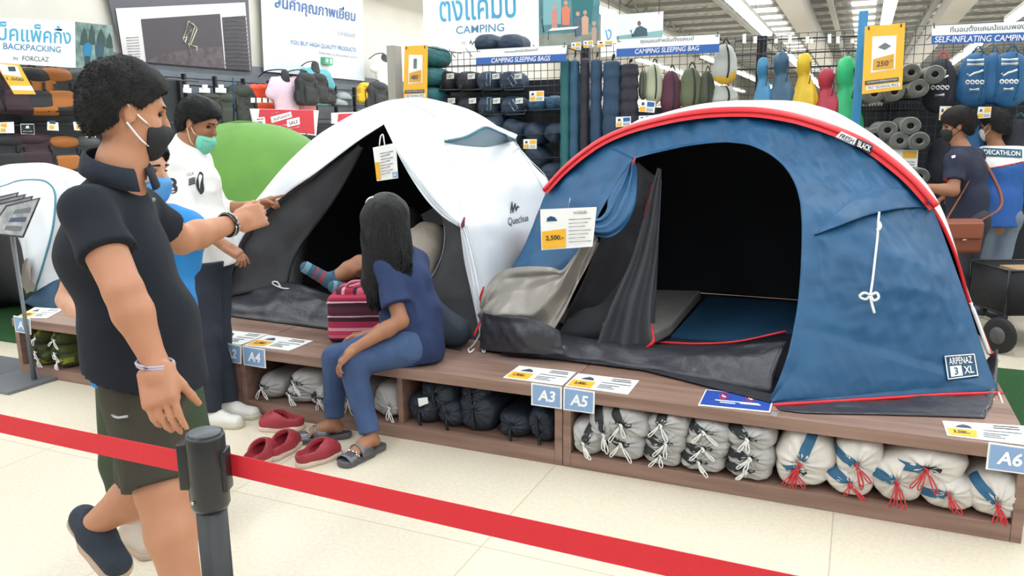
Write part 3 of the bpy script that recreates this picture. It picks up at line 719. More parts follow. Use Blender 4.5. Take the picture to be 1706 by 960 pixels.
# inner tent: black lining, grey door panels, tub floor
Lr = []
for v, yy in ((0, 4.55), (.5, 5.0), (1, 5.5)):
    Lr.append([V((p.x*.97-.09, yy, BH+.03+(p.z-BH)*(.93-.5*v*v))) for p in cr([V((-3.75, 0, BH)), V((-3.6, 0, .9)), V((-3.25, 0, 1.45)), V((-2.75, 0, 1.68)), V((-2.3, 0, 1.45)), V((-2.0, 0, .9)), V((-1.95, 0, BH))], 40)])
Lr.append([V((p.x, 5.5, BH+.02)) for p in Lr[-1]])
obj('inner_lining', grid(Lr), m_blk, tl)
m_mesh = mat('inner_door_grey', '#3b3c40', .75, bump=.12, bscale=18, var=.15)
pa = cr(PY([(598, 240, 4.2), (520, 300, 4.12), (450, 355, 4.07), (408, 405, 4.03), (385, 460, 4.0), (372, 496, 3.97)]), 50)
pb = cr(PY([(606, 246, 4.22), (572, 310, 4.2), (540, 358, 4.17), (505, 405, 4.13), (488, 440, 4.1), (480, 472, 4.06)]), 50)
o = obj('inner_panel', loft(pa, pb, 20, .03, V((0, -1, 0)), Noise(71, 9), .03, .1), m_mesh, tl); solid(o, .003)
obj('zip_seam', tube(cr([p+V((0, -.01, 0)) for p in pb], 50), .006, 6), m_blk, tl)
pa = cr(PY([(735, 350, 4.1), (752, 366, 4.06), (768, 378, 4.02), (776, 420, 3.98), (786, 470, 3.95), (800, 535, 3.9), (806, 570, 3.86)]), 50)
pb = cr(PY([(737, 352, 4.14), (741, 385, 4.12), (738, 420, 4.1), (725, 452, 4.08), (708, 478, 4.05), (712, 520, 4.0), (745, 566, 3.93)]), 50)
o = obj('inner_panel', loft(pa, pb, 20, .03, V((0, -1, 0)), Noise(72, 9), .03, .1), m_mesh, tl); solid(o, .003)
obj('zip_seam', tube(cr(PY([(735, 350, 4.1), (741, 385, 4.08), (738, 420, 4.06), (725, 452, 4.04), (706, 480, 4.0)]), 30), .005, 6), mat('zip_grey', '#7c828a', .6), tl)
ta_ = cr(PY([(366, 496, 3.96), (420, 482, 4.02), (480, 470, 4.05), (540, 488, 4.0), (600, 505, 3.98), (680, 525, 3.95), (745, 545, 3.92)]), 70)
tb_ = cr([P(a, b, z=BH+.006) for a, b in [(362, 524), (420, 532), (480, 540), (540, 548), (600, 556), (690, 568), (770, 584)]], 70)
o = obj('tub_wall', loft(ta_, tb_, 16, .03, V((0, -1, .2)), Noise(73, 13), .07, .1), m_sheet, tl); solid(o, .003)
obj('inner_floor', slab([(-3.8, 3.98), (-1.98, 3.95), (-1.98, 5.45), (-3.6, 5.45)], BH+.004, BH+.014), m_sheet, tl, False)
obj('zip_pull', tube(cr(PY([(482, 481, 3.98), (470, 480, 3.97), (456, 474, 3.97), (454, 470, 3.97), (462, 470, 3.97), (468, 479, 3.97)]), 20), .005, 6), m_rope, tl)
for L in ([(392, 388, 4.0), (378, 405, 3.97), (372, 430, 3.95), (385, 400, 3.97)], [(400, 415, 3.96), (385, 450, 3.94), (368, 490, 3.93)]): obj('edge_tape', tube(cr(PY(L), 16), .012, 6), m_whs, tl)
# logo and name on the fly
decal(*text2d('Quechua', .0)[:2], [(847, 378), (881, 370), (880, 357), (846, 363)], bvl, m_printk, tl, 'lettering', .007)
zz = [(0, .1), (.12, .1), (.22, .8), (.26, .3), (.34, .95), (.42, 1), (.48, .45), (.58, .7), (.7, .3), (1, .45), (1, .3), (.7, .08), (.58, .42), (.46, .1), (.36, .6), (.3, 0), (.2, .0), (.14, .35)]
zz = [(0, .05), (.16, 1), (.24, .95), (.3, .45), (.5, .85), (.58, .8), (.62, .45), (.78, .62), (1, .42), (.8, .42), (.66, .15), (.56, .15), (.5, .55), (.32, .05), (.24, .05), (.17, .6), (.1, .05)]
decal(zz, [list(range(len(zz)))], [(850, 357), (866, 354), (866, 334), (850, 336)], bvl, m_printk, tl, 'logo_mark', .007)
# ================================================================== green dome tent
def dome(t, foot, apex, m, ny=18, nx=48, power=2.2, back=None, name='fly'):
    """low dome over an oblong footprint"""
    x0, x1, y0, y1 = foot; rows = []
    for i in range(ny+1):
        ph = math.pi/2*i/ny; row = []
        for j in range(nx+1):
            th = 2*math.pi*j/nx; c, s = math.cos(th), math.sin(th)
            k = 1/(abs(c)**power+abs(s)**power)**(1/power)
            rx, ry = (x1-x0)/2, (y1-y0)/2; rad = math.cos(ph)**.75
            px_ = (x0+x1)/2+(apex[0]-(x0+x1)/2)*(1-rad)+rx*k*c*rad; py_ = (y0+y1)/2+(apex[1]-(y0+y1)/2)*(1-rad)+ry*k*s*rad
            z = BH_ + (apex[2]-BH_)*math.sin(ph); p = V((px_, py_, z)); row.append(p+V((0, -1, .4))*(Noise(81, 7)(p)*.02))
        rows.append(row)
    return obj(name, grid(rows), m, t)
BH_ = BH
m_green = mat('tent_green', '#598d30', .6, ridge=2.5, bump=.25, bscale=5, var=.1, vscale=3)
tg = thing('green_tent', 'bright green dome tent behind the man in the white jersey', 'tent', (-6.0, 6.6, 0))
BH_ = .02
dome(tg, (-7.25, -4.75, 5.75, 7.6), (-6.05, 6.6, 1.68), m_green)
obj('pole_sleeve', tube(cr([V((-7.1, 5.95, .05)), V((-6.8, 6.2, 1.15)), V((-6.05, 6.6, 1.69)), V((-5.3, 7.1, 1.15)), V((-4.95, 7.4, .05))], 40), .012, 6), m_green, tg)
obj('ground_skirt', tube([V((-7.1, 5.85, .03)), V((-6.0, 5.77, .03)), V((-4.9, 5.85, .03))], .028, 6), m_sheet, tg)
# white / navy tent on the floor at the far left
tw = thing('white_tent', 'white tent with navy base cut by the left edge', 'tent', (-6.4, 4.6, 0))
BH_ = .02
m_navy = mat('tent_navy', '#2b4a66', .6, var=.1, bump=.1)
oa = cr(PY([(-60, 300, 4.5), (0, 277, 4.5), (40, 272, 4.5), (80, 272, 4.5), (98, 282, 4.45), (112, 310, 4.35), (120, 360, 4.25), (118, 430, 4.15), (112, 515, 4.05)]), 50)
ob = cr(PY([(-60, 320, 4.2), (0, 312, 4.2), (30, 302, 4.2), (60, 300, 4.2), (80, 305, 4.18), (92, 325, 4.12), (88, 380, 4.02), (72, 440, 3.95), (58, 486, 3.92)]), 50)
o = obj('roof_flap', flip(loft(oa, ob, 14, .04, V((0, -.7, .7)), Noise(91, 8), .03, .1)), [m_whs, m_blk], tw); solid(o, .004, moff=1)
obj('edge_piping', tube(ob, .008, 6), mat('vent_teal'), tw)
oc = cr(PY([(-60, 330, 4.15), (0, 316, 4.15), (28, 306, 4.14), (56, 304, 4.12), (76, 310, 4.08), (82, 335, 4.04), (70, 380, 4.0), (62, 420, 3.96), (56, 470, 3.93)]), 50)
od = cr(PY([(-60, 380, 4.0), (-10, 372, 4.0), (5, 372, 4.0), (20, 380, 4.0), (30, 395, 3.98), (36, 410, 3.96), (40, 430, 3.95), (46, 455, 3.93), (52, 484, 3.92)]), 50)
o = obj('side_panel', loft(ob, od, 14, .04, V((0, -1, .2)), Noise(92, 9), .04, .1), m_whs, tw); solid(o, .004)
o = obj('navy_base', loft(cr(PY([(112, 462, 4.1), (90, 468, 4.0), (60, 486, 3.92), (44, 500, 3.9)]), 20), cr(PY([(114, 520, 4.05), (98, 520, 3.95), (70, 516, 3.9), (42, 506, 3.89)]), 20), 8, .02, V((0, -1, 0))), m_navy, tw); solid(o, .004)
o = obj('dark_door', loft(cr(PY([(-60, 370, 4.06), (0, 370, 4.06), (30, 395, 4.04), (44, 450, 4.0), (48, 500, 3.98)]), 24), cr([P(a, b, z=.02) for a, b in [(-60, 520), (-20, 517), (0, 513), (20, 510), (50, 508)]], 24), 8), m_inner, tw); solid(o, .004)
bk2 = cr([V((-7.9, 5.6, .02)), V((-7.2, 5.68, .02)), V((-6.4, 5.65, .02)), V((-5.8, 5.4, .02)), V((-5.6, 4.9, .02)), V((-5.56, 4.3, .02))], 50)
o = obj('roof_back', loft(oa, bk2, 12, .3, V((.1, .6, .7))), [m_whs, m_blk], tw); solid(o, .004, moff=1)
o = obj('silver_flap', crumple(PY([(38, 440, 3.9), (45, 430, 3.88), (52, 440, 3.88)]), PY([(44, 490, 3.86), (52, 485, 3.85), (60, 478, 3.86)]), 16, 95, V((0, -1, 0)), .04, bul=.03), m_silver, tw)
# ================================================================== stuff sacks in the cubbies
def sack(name, label, cx, cy, rx, rz, m, mstripe, mcord, group, Yf=3.30, L=.46, g=(0, 0), sang=2.2, seed=0, hole=True, cord=True, tails=2, roll=0, zmin=None):
    """soft stuff sack lying with its gathered mouth to the front"""
    c = P(cx, cy, Y=Yf); sc = (c-CAM).dot(_fw)/FPX; rx *= sc; rz *= sc
    lo = .071; hi = BH-.058
    if c.z-rz < lo: c.z = lo+rz
    if c.z+rz > hi: c.z = max(lo+rz, hi-rz)
    rg = random.Random(seed); nz = Noise(seed+100, 26, 8); ph = [rg.uniform(0, 6.28) for _ in range(4)]
    gx, gz = g[0]*rx, g[1]*rz
    def surf(rho, th):
        """rho 0..1 front face from the gather to the rim"""
        e = 2.5+.5*math.sin(ph[3]); k = (1+.05*math.sin(3*th+ph[2])+.03*math.sin(5*th+ph[3]))/(abs(math.cos(th))**e+abs(math.sin(th))**e)**(1/e)
        x = gx*(1-rho)+rx*k*math.cos(th)*rho; z = gz*(1-rho)+rz*k*math.sin(th)*rho
        pl = (1-2*abs(math.sin(th*5.5+ph[0])))*.7+(1-2*abs(math.sin(th*9+ph[1]+.6*math.sin(th*2+ph[2]))))*.5
        y = -.075*math.sqrt(max(0, 1-rho**2.6))+(.022*math.exp(-(rho/.13)**2))+pl*.011*(1-rho)**.45*min(1, rho*6)
        q = V((x, y, z)); return q+V((0, -1, 0))*nz(q+V((seed, 0, 0)))*.035*min(1, rho*2)*(1-rho*.6)
    ns, nr = 48, 12; vs, fs = [surf(0, 0)], []
    for i in range(1, nr+1):
        for j in range(ns): vs.append(surf(i/nr, 2*math.pi*j/ns))
    for d_ in (.25, .6, .9, 1.0):
        for j in range(ns):
            q = surf(1, 2*math.pi*j/ns); k = {.25: 1.0, .6: 1, .9: .93, 1.0: .6}[d_]
            q = V((q.x*k, q.y+L*d_, q.z*k)); vs.append(q)
    R_ = nr+4
    for j in range(ns): fs.append([0, 1+(j+1) % ns, 1+j])
    for i in range(R_-1):
        for j in range(ns):
            a, b = 1+i*ns+j, 1+i*ns+(j+1) % ns; fs.append([a, b, b+ns, a+ns])
    fs.append([1+(R_-1)*ns+j for j in range(ns)])
    base = V((c.x, c.y, c.z-rz)); t = thing(name, label, 'tent bag', base, group)
    T = lambda q: q+c
    obj('sack', ([T(v) for v in vs], fs), m, t)
    if mstripe:
        w_ = .26; rows = [[T(surf(.10+.9*i/14, sang+w_*(k-.5)*(.5+.5/(.35+i/14)))+V((0, -.004, 0))) for i in range(15)] for k in range(5)] if False else \
            [[T(surf(.08+.92*i/14, sang+(k/4-.5)*min(1.1, .022/max(.012, (.08+.92*i/14)*min(rx, rz)))*1.7)+V((0, -.004, 0))) for i in range(15)] for k in range(5)]
        obj('stripe', grid(rows), mstripe, t)
    G = surf(0, 0)
    if hole:
        hp_ = [T(G+V((.22*rx*math.cos(a)+.16*rx, -.012-.004, .16*rz*math.sin(a)+.04*rz))) for a in [k*.5236 for k in range(12)]]
        bs = [T(surf(min(.9, math.hypot(.2*math.cos(a)+.17, .15*math.sin(a)+.03)), math.atan2(.15*math.sin(a)+.03, .2*math.cos(a)+.17))+V((0, -.004, 0))) for a in [k*.5236 for k in range(12)]]
        obj('mouth_opening', (bs+[sum(bs, V((0, 0, 0)))/12], [[k, (k+1) % 12, 12] for k in range(12)]), m_printk, t)
    if cord:
        st = T(G+V((0, -.012, 0)))
        for q in range(tails):
            dx = rg.uniform(-.05, .05); ln = rg.uniform(.6, 1.1)*rz
            pts = [st, st+V((dx*.4, -.03, -ln*.3)), st+V((dx, -.035, -ln*.8)), st+V((dx*1.1+.008, -.03, -ln)), st+V((dx*.9+.014, -.034, -ln*.7)), st+V((dx*.3+.006, -.026, -ln*.2))]
            for p_ in pts: p_.z = max(p_.z, .076)
            obj('drawcord', tube(cr(pts, 22), .0028, 5), mcord, t)
        obj('cord_knot', tube(cr([st+V((-.008, -.014, .004)), st+V((.006, -.02, -.003)), st+V((.0, -.018, -.014))], 8), .005, 6), mcord, t)
    return t
m_sg = mat('sack_grey', '#b4b2b0', .75, bump=.35, bscale=22, var=.08, ridge=12); m_sw = mat('sack_white', '#d6d0c8', .75, bump=.35, bscale=22, var=.07, ridge=12)
m_sd = mat('sack_dark', '#28313d', .55, bump=.4, bscale=18, var=.2, ridge=10); m_sc = mat('sack_camo', '#4c5527', .75, bump=.3, bscale=20, col2='#2b331c', vscale=22); m_sk = mat('sack_black', '#212327', .6, bump=.4, bscale=18, var=.2)
m_stb = mat('stripe_black', '#26272b', .7); m_stu = mat('stripe_blue', '#2b5f80', .7, bump=.2); m_cr = mat('cord_red', '#c0323a', .7)
m_olive = mat('stripe_olive', '#8a8f2a', .7)
GG = 'grey tent bags with white cords'
for k, (a, b, c_, d_, g_, an, lab) in enumerate([
    (1007, 700, 24, 30, (.3, -.5), 1.9, 'grey tent bag wedged upright behind two others, just right of the A5 plate'),
    (983, 738, 28, 30, (-.1, -.2), 1.2, 'small round grey tent bag nearest the A5 end, on the shelf floor'),
    (1050, 694, 38, 30, (-.2, .1), 2.2, 'grey tent bag with a black hole under the card beside A5, top of its pile'),
    (1045, 748, 33, 28, (-.1, .2), 2.7, 'grey tent bag at the bottom of the second pile from A5'),
    (1118, 690, 36, 25, (-.3, .3), 1.9, 'grey tent bag, top of the third pile from A5'),
    (1112, 729, 35, 24, (.1, .0), 2.9, 'grey tent bag in the middle of the third pile from A5'),
    (1106, 764, 33, 22, (.0, .1), 2.9, 'grey tent bag at the bottom of the third pile from A5'),
    (1185, 698, 37, 27, (-.2, .3), 2.6, 'grey tent bag with black buckle, top of the fourth pile from A5'),
    (1180, 740, 38, 25, (-.1, .1), 3.3, 'grey tent bag in the middle of the fourth pile from A5'),
    (1172, 778, 37, 22, (-.1, .1), 2.8, 'grey tent bag at the bottom of the fourth pile from A5'),
    (1253, 717, 41, 24, (-.1, .1), 2.3, 'grey tent bag directly under the blue notice, top of its pile'),
    (1253, 757, 39, 24, (.0, .2), 2.9, 'grey tent bag in the middle of the pile under the blue notice'),
    (1249, 788, 38, 20, (-.1, .1), 2.8, 'grey tent bag at the bottom of the pile under the blue notice')]):
    sack('tent_bag', lab, a, b, c_, d_, m_sg, m_stb, m_rope, GG, g=g_, sang=an, seed=k+1, hole=k not in (0, 4))
GW = 'white tent bags with red cords'
for k, (a, b, c_, d_, g_, an, lab) in enumerate([
    (1344, 736, 48, 42, (-.15, -.25), 1.35, 'large white tent bag with blue stripe and red cord, top left of the white ones'),
    (1335, 799, 43, 30, (-.25, .15), 2.4, 'white tent bag with red cord, bottom left of the white ones'),
    (1433, 748, 37, 36, (-.1, -.2), 2.9, 'white tent bag with a long red cord, second column from the grey bags, on top'),
    (1415, 812, 40, 27, (.0, .0), 2.5, 'white tent bag with wide blue stripe, second column from the grey bags, at the bottom'),
    (1494, 806, 43, 44, (-.05, .0), 2.9, 'round white tent bag with a red bow, in the middle of the white ones'),
    (1548, 763, 57, 37, (-.1, .1), 3.1, 'widest white tent bag, lying on the others near the A6 plate'),
    (1576, 829, 43, 33, (.0, .1), 3.2, 'white tent bag with splayed red cords, under the widest one'),
    (1655, 828, 40, 42, (.05, -.2), 2.5, 'white tent bag with red cord at the right end of the shelf, below A6')]):
    sack('tent_bag', lab, a, b, c_, d_, m_sw, m_stu, m_cr, GW, g=g_, sang=an, seed=k+31, hole=k in (1, 5), Yf=3.31, tails=3)
GB = 'grey tent bags under the seated woman'
for k, (a, b, c_, d_, g_, lab) in enumerate([
    (461, 657, 26, 22, (-.4, .0), 'grey tent bag with loose white cord, nearest the A4 plate'),
    (518, 635, 34, 22, (-.5, .0), 'grey tent bag on top of two others below the A4 plate'),
    (508, 665, 30, 18, (-.4, -.1), 'grey tent bag underneath, left of the seated woman\'s legs'),
    (552, 668, 34, 20, (-.2, -.2), 'grey tent bag half hidden behind the seated woman\'s left leg'),
    (602, 672, 28, 26, (-.3, -.1), 'grey tent bag showing between the seated woman\'s legs'),
    (652, 682, 30, 28, (.4, -.2), 'grey tent bag just right of the seated woman\'s legs')]):
    sack('tent_bag', lab, a, b, c_, d_, m_sg, m_stb if k < 5 else None, m_rope, GB, g=g_, sang=2.8, seed=k+51, hole=k < 4, Yf=3.36)
GD = 'dark tent bags left of the A3 plate'
for k, (a, b, c_, d_, lab) in enumerate([
    (712, 690, 30, 26, 'dark navy tent bag with a white paper tag, left in the middle shelf'),
    (735, 655, 32, 24, 'dark navy tent bag on top of the left dark pile'),
    (757, 700, 24, 24, 'dark navy tent bag low beside the tagged one'),
    (800, 692, 34, 34, 'large crumpled dark navy tent bag in the middle of the dark ones'),
    (795, 650, 26, 20, 'dark navy tent bag on top of the crumpled large one'),
    (862, 722, 30, 22, 'dark navy tent bag with a hanging strap, on the shelf floor'),
    (905, 700, 24, 28, 'dark navy tent bag above another at the right end below A3'),
    (910, 738, 22, 18, 'small dark navy tent bag at the lower right below A3')]):
    t = sack('tent_bag', lab, a, b, c_, d_, m_sd, None, m_rope, GD, g=(0, .2), seed=k+71, hole=False, cord=False, Yf=3.36)
    b_ = P(a, b, Y=3.36); obj('compression_strap', tube(cr([b_+V((-.01, -.068, .05)), b_+V((0, -.085, 0)), b_+V((.004, -.07, -.05))], 10), .008, 4), m_printk, t)
    if k == 0: obj('paper_tag', grid([[P(696, 664, Y=3.26), P(712, 662, Y=3.26)], [P(698, 678, Y=3.265), P(714, 672, Y=3.265)]]), m_printw, t)
for k, (a, b, c_, d_, lab) in enumerate([(375, 622, 24, 26, 'black tent bag on top behind the A2 plate'), (378, 652, 26, 20, 'black tent bag lying below the A2 plate')]):
    sack('tent_bag', lab, a, b, c_, d_, m_sk, None, m_rope, 'black tent bags below the A2 plate', g=(0, .2), seed=k+91, hole=False, cord=False, Yf=3.36)
for k, (a, b, lab) in enumerate([(76, 553, 'camouflage tent bag, top left in the A1 shelf'), (107, 558, 'camouflage tent bag, top right in the A1 shelf'), (76, 580, 'camouflage tent bag, middle left in the A1 shelf'),
                                 (108, 582, 'camouflage tent bag, middle right in the A1 shelf'), (82, 603, 'camouflage tent bag, bottom left in the A1 shelf'), (114, 607, 'camouflage tent bag, bottom right in the A1 shelf')]):
    sack('tent_bag', lab, a, b, 17, 14, m_sc, m_olive, m_rope, 'camouflage tent bags', g=(.1, -.1), sang=1.3+k, seed=k+111, hole=False, Yf=3.33)
# ================================================================== people
m_skin = mat('skin', '#b98263', .55, var=.06, vscale=14, bump=.03, bscale=90); m_skin2 = mat('skin_tan', '#9c6a4d', .55, var=.06, vscale=14); m_skin3 = mat('skin_light', '#c9967a', .55, var=.05, vscale=14)
m_hair = mat('hair_black', '#09080a', .5, bump=.6, bscale=160, spec=.3); m_hairb = mat('hair_brown_black', '#1a1312', .6, bump=.6, bscale=160, spec=.3)
m_eye = mat('eye_dark', '#1a1412', .3)
def ax3(f, u=V((0, 0, 1))):
    f = V(f).normalized(); l = V(u).cross(f).normalized(); return f, l, f.cross(l).normalized()
def ang(deg): return V((math.cos(math.radians(deg)), math.sin(math.radians(deg)), 0))
def hand(S, w_, d, pn, th, curl=(.3, .3, .35, .4), spread=0, tcurl=.5, sc=1.0):
    """palm, four unequal jointed fingers and a thumb leaving the side of the palm"""
    d = V(d).normalized(); th = (V(th)-d*V(th).dot(d)).normalized(); pn = (V(pn)-d*V(pn).dot(d)); pn = (pn-th*pn.dot(th)).normalized(); w_ = V(w_)
    S.cone(w_, w_+d*.03*sc, .026*sc, .03*sc, .015)
    S.rbox(w_+d*.055*sc, (.036*sc, .032*sc, .006*sc), .010*sc, (d, th, pn), .012)
    for i, (o, ln) in enumerate(((.03, .074), (.010, .082), (-.011, .076), (-.030, .060))):
        p = w_+d*.092*sc+th*o*sc; a = curl[i]; t = 0
        dr = (d+th*spread*(o/.03)).normalized()
        for k, (fr_, rr) in enumerate(((.46, .0092), (.30, .0082), (.24, .0072))):
            t += a*(.9 if k == 0 else 1.15); q = p+(dr*math.cos(t)+pn*math.sin(t))*(ln*fr_*sc); S.cone(p, q, rr*sc, (rr-.0008)*sc, .004); p = q
    p = w_+d*.028*sc+th*.028*sc
    for k, (ln, rr) in enumerate(((.042, .0125), (.034, .0105), (.026, .009))):
        t = .75-.25*k; q = p+(d*math.cos(t)+th*math.sin(t)*(1-tcurl*.5)+pn*tcurl*(.35+.4*k)).normalized()*(ln*sc); S.cone(p, q, rr*sc, (rr-.001)*sc, .006); p = q
def head(S, c, f, u=V((0, 0, 1)), sc=1.0, jaw=1.0):
    f, l, u = ax3(f, u); c = V(c)
    S.ell(c+(u*.02-f*.008)*sc, (.097*sc, .077*sc, .104*sc), (f, l, u), .01)
    S.ell(c+(f*.022-u*.055)*sc, (.066*sc, .058*sc*jaw, .062*sc), (f, l, u), .03)
    S.ell(c+(f*.05-u*.092)*sc, (.028*sc, .03*sc, .022*sc), (f, l, u), .02)            # chin
    S.cone(c+(f*.088+u*.01)*sc, c+(f*.101-u*.028)*sc, .008*sc, .0125*sc, .01)             # nose
    S.ell(c+(f*.08+u*.024)*sc, (.016*sc, .05*sc, .012*sc), (f, l, u), .014)              # brow
    for s_ in (1, -1):
        S.ell(c+(f*.078+l*s_*.033+u*.002)*sc, (.012*sc, .016*sc, .009*sc), (f, l, u), .006, sub=True)
        S.ell(c+(f*.055+l*s_*.04-u*.03)*sc, (.026*sc, .02*sc, .02*sc), (f, l, u), .02)  # cheeks
        S.ell(c+(l*s_*.079-f*.006-u*.008)*sc, (.017*sc, .009*sc, .028*sc), (f-l*s_*.35, l, u), .006)
        S.ell(c+(l*s_*.088-f*.0-u*.006)*sc, (.009*sc, .006*sc, .017*sc), (f, l, u), .003, sub=True)
    S.cone(c+(f*.078-u*.055+l*.02)*sc, c+(f*.078-u*.055-l*.02)*sc, .008*sc, .008*sc, .008)  # lips
def face_bits(t, c, f, u=V((0, 0, 1)), sc=1.0, mh=None):
    f, l, u = ax3(f, u); c = V(c)
    for s_ in (1, -1):
        S = Sdf(.003); S.ell(c+(f*.076+l*s_*.033+u*.002)*sc, (.008*sc, .013*sc, .0045*sc), (f, l, u), .002); obj('eye', S.build(), m_eye, t)
        S = Sdf(.003); S.cone(c+(f*.094+l*s_*.016+u*.024)*sc, c+(f*.082+l*s_*.05+u*.024)*sc, .005*sc, .0035*sc, .002); obj('eyebrow', S.build(), mh or m_hair, t)
def short_hair(t, c, f, u=V((0, 0, 1)), sc=1.0, m=None, vol=.012, line=(.634, -.773), off=0, fringe=0):
    f, l, u = ax3(f, u); c = V(c); S = Sdf(.005)
    S.ell(c+(u*.028-f*.012)*sc, ((.097+vol)*sc, (.077+vol)*sc, (.104+vol)*sc), (f, l, u), .01)
    S.ell(c+(u*.075+f*.03)*sc, (.07*sc, (.066+vol*.5)*sc, .055*sc), (f, l, u), .03)
    S.ell(c+(-u*.03-f*.055)*sc, (.055*sc, (.06+vol*.4)*sc, .06*sc), (f, l, u), .03)
    S.cut(c+(f*(.098+off)+u*(.072+fringe))*sc, f*line[0]+u*line[1])
    S.cut(c-u*.085*sc, -u)
    for s_ in (1, -1): S.ell(c+(l*s_*.086-f*.006-u*.012)*sc, (.026*sc, .03*sc, .036*sc), (f, l, u), .003, sub=True)
    ho = obj('hair', S.build(crease(3, 60, .006)), m or m_hair, t); rg = random.Random(9); vs_, fs_ = [], []; off = wloc(t); mv = ho.data.vertices
    for i in range(4200):
        v = mv[rg.randrange(len(mv))]; n = v.normal; p = v.co+off
        if n.dot(p-c) < 0 or (p-c).dot(f) > .1*sc: continue
        d = (n*.32-u*.5-f*.4+V((rg.uniform(-.3, .3), rg.uniform(-.3, .3), rg.uniform(-.2, .3)))).normalized()*(.011*sc)
        a_ = d.cross(V((rg.uniform(-1, 1), rg.uniform(-1, 1), rg.uniform(-1, 1)))).normalized()*.0014; b_ = d.cross(a_).normalized()*.0014; k = len(vs_)
        vs_ += [p-n*.002+a_, p-n*.002-a_*.5+b_, p-n*.002-a_*.5-b_, p+d]; fs_ += [[k, k+1, k+3], [k+1, k+2, k+3], [k+2, k, k+3]]
    so_ = obj('hair_strands', (vs_, fs_), m or m_hair, ho, False); so_['kind'] = 'stuff'; return ho
def mask(t, c, f, m, u=V((0, 0, 1)), sc=1.0, drop=0, loop=None, pleats=True):
    f, l, u = ax3(f, u); c = V(c)-u*drop*sc; S = Sdf(.004)
    S.ell(c+(f*.045-u*.045)*sc, (.066*sc, .068*sc, .062*sc), (f, l, u), .01); S.cone(c+(f*.088-u*.005)*sc, c+(f*.10-u*.035)*sc, .014*sc, .02*sc, .02)
    S.ell(c+(f*.058-u*.088)*sc, (.034*sc, .04*sc, .028*sc), (f, l, u), .02)
    S.cut(c+f*.042*sc, -f); S.cut(c-u*.004*sc, u+f*.1)
    o = obj('face_mask', S.build(), m, t)
    if pleats:
        for k in range(3):
            z = -.03-.022*k; rr = .113-.006*k
            pts = [c+(f*(.045+.066*math.cos(a)*(1.0-.08*k))+l*.069*math.sin(a)+u*z)*sc for a in [(-1.1+2.2*q/12) for q in range(13)]]
            obj('pleat', tube(pts, .002*sc, 4), m, o)
    for s_ in (1, -1):
        e = c+(l*s_*.083-f*.014)*sc+u*drop*sc
        for zz_, ez in ((-.018, .018), (-.075, -.03)):
            obj('ear_loop', tube(cr([c+(f*.045+l*s_*.066+u*zz_)*sc, c+(f*.02+l*s_*.077+u*(zz_*.55+ez*.5))*sc, e+u*ez*sc], 10), .0028*sc, 5), loop or m_printw, o)
    return o
def leg_body(S, h, k, a, sc=1.0, thick=1.0):
    h, k, a = V(h), V(k), V(a); S.cone(h, k, .082*sc*thick, .056*sc*thick, .03)
    d = (a-k); S.cone(k, k+d*.35, .055*sc*thick, .056*sc*thick, .02); S.cone(k+d*.35, a, .055*sc*thick, .035*sc*thick, .02)
def foot_body(S, a, toe, sc=1.0):
    a, toe = V(a), V(toe); d = (toe-a); S.cone(a, a+d*.35+V((0, 0, -.015)), .034*sc, .034*sc, .02); S.cone(a+d*.3, toe, .036*sc, .026*sc, .02, frame(d)[1], 1.25)
    S.ell(a-d*.22-V((0, 0, .035)), (.035, .032, .032), None, .02)
def torso_body(S, J, f, r=1.0, wide=1.35, inf=0.0, shr=1.0):
    l = V((0, 0, 1)).cross(V(f)).normalized()
    S.chain([J['pelvis'], J['waist'], J['chest'], J['upper']], [.108*r+inf, .105*r+inf, .112*r+inf, .085*r+inf], .05, l, wide)
    S.cone(V(J['upper']), J['neck'], .06*r+inf*.5, .055+inf*.3, .04)
    for s_ in ('R', 'L'):
        S.cone(V(J['upper']).lerp(J['sh'+s_], .3), J['sh'+s_], .07*r+inf*.8, (.056*r+inf)*shr, .05)
def arm_body(S, sh, el, wr, sc=1.0):
    S.cone(sh, el, .053*sc, .042*sc, .03); el, wr = V(el), V(wr); S.cone(el, el.lerp(wr, .3), .042*sc, .043*sc, .015); S.cone(el.lerp(wr, .3), wr, .043*sc, .027*sc, .02)
def shoe(t, a, toe, m, msole, up=V((0, 0, 1)), sc=1.0, name='shoe', lace=None):
    """closed low shoe: upper plus sole; a = ankle centre, toe = toe tip on the sole plane"""
    a, toe = V(a), V(toe); d = (toe-a); d = (d-up*d.dot(up)); L = d.length; d.normalize(); l = up.cross(d); b = toe-up*0; heel = b-d*.27*sc
    S = Sdf(.005); c = heel+up*.035*sc
    S.cone(c+d*.035*sc, c+d*.12*sc+up*.012*sc, .036*sc, .04*sc, .02, l, 1.0); S.cone(c+d*.1*sc, c+d*.225*sc-up*.005*sc, .04*sc, .034*sc, .03, l, 1.25); S.cone(a, c+d*.05*sc, .04*sc, .04*sc, .02)
    S.cut(a+up*.01, up); S.cut(heel+up*.012*sc, -up)
    o = obj(name, S.build(), m, t)
    S = Sdf(.005); S.cone(heel+d*.04*sc+up*.012*sc, heel+d*.14*sc+up*.012*sc, .041*sc, .04*sc, .02, l, 1.0); S.cone(heel+d*.12*sc+up*.012*sc, heel+d*.226*sc+up*.012*sc, .042*sc, .04*sc, .02, l, 1.22)
    S.cut(heel+up*.026*sc, up); S.cut(heel, -up); obj('sole', S.build(), msole, o)
    if lace:
        for k in range(4):
            q = c+d*(.10+.025*k)*sc+up*(.052-.006*k)*sc; obj('lace', tube(cr([q+l*.026*sc-up*.012, q+up*.004, q-l*.026*sc-up*.012], 8), .004, 5), lace, o)
    return o
T_ = lambda x, y, t: P(x, y, t=t)
IR = V((math.cos(YAW), math.sin(YAW), 0)); IA = V((-math.sin(YAW), math.cos(YAW), 0))
def fdir(deg): return IR*math.cos(math.radians(deg))+IA*math.sin(math.radians(deg))
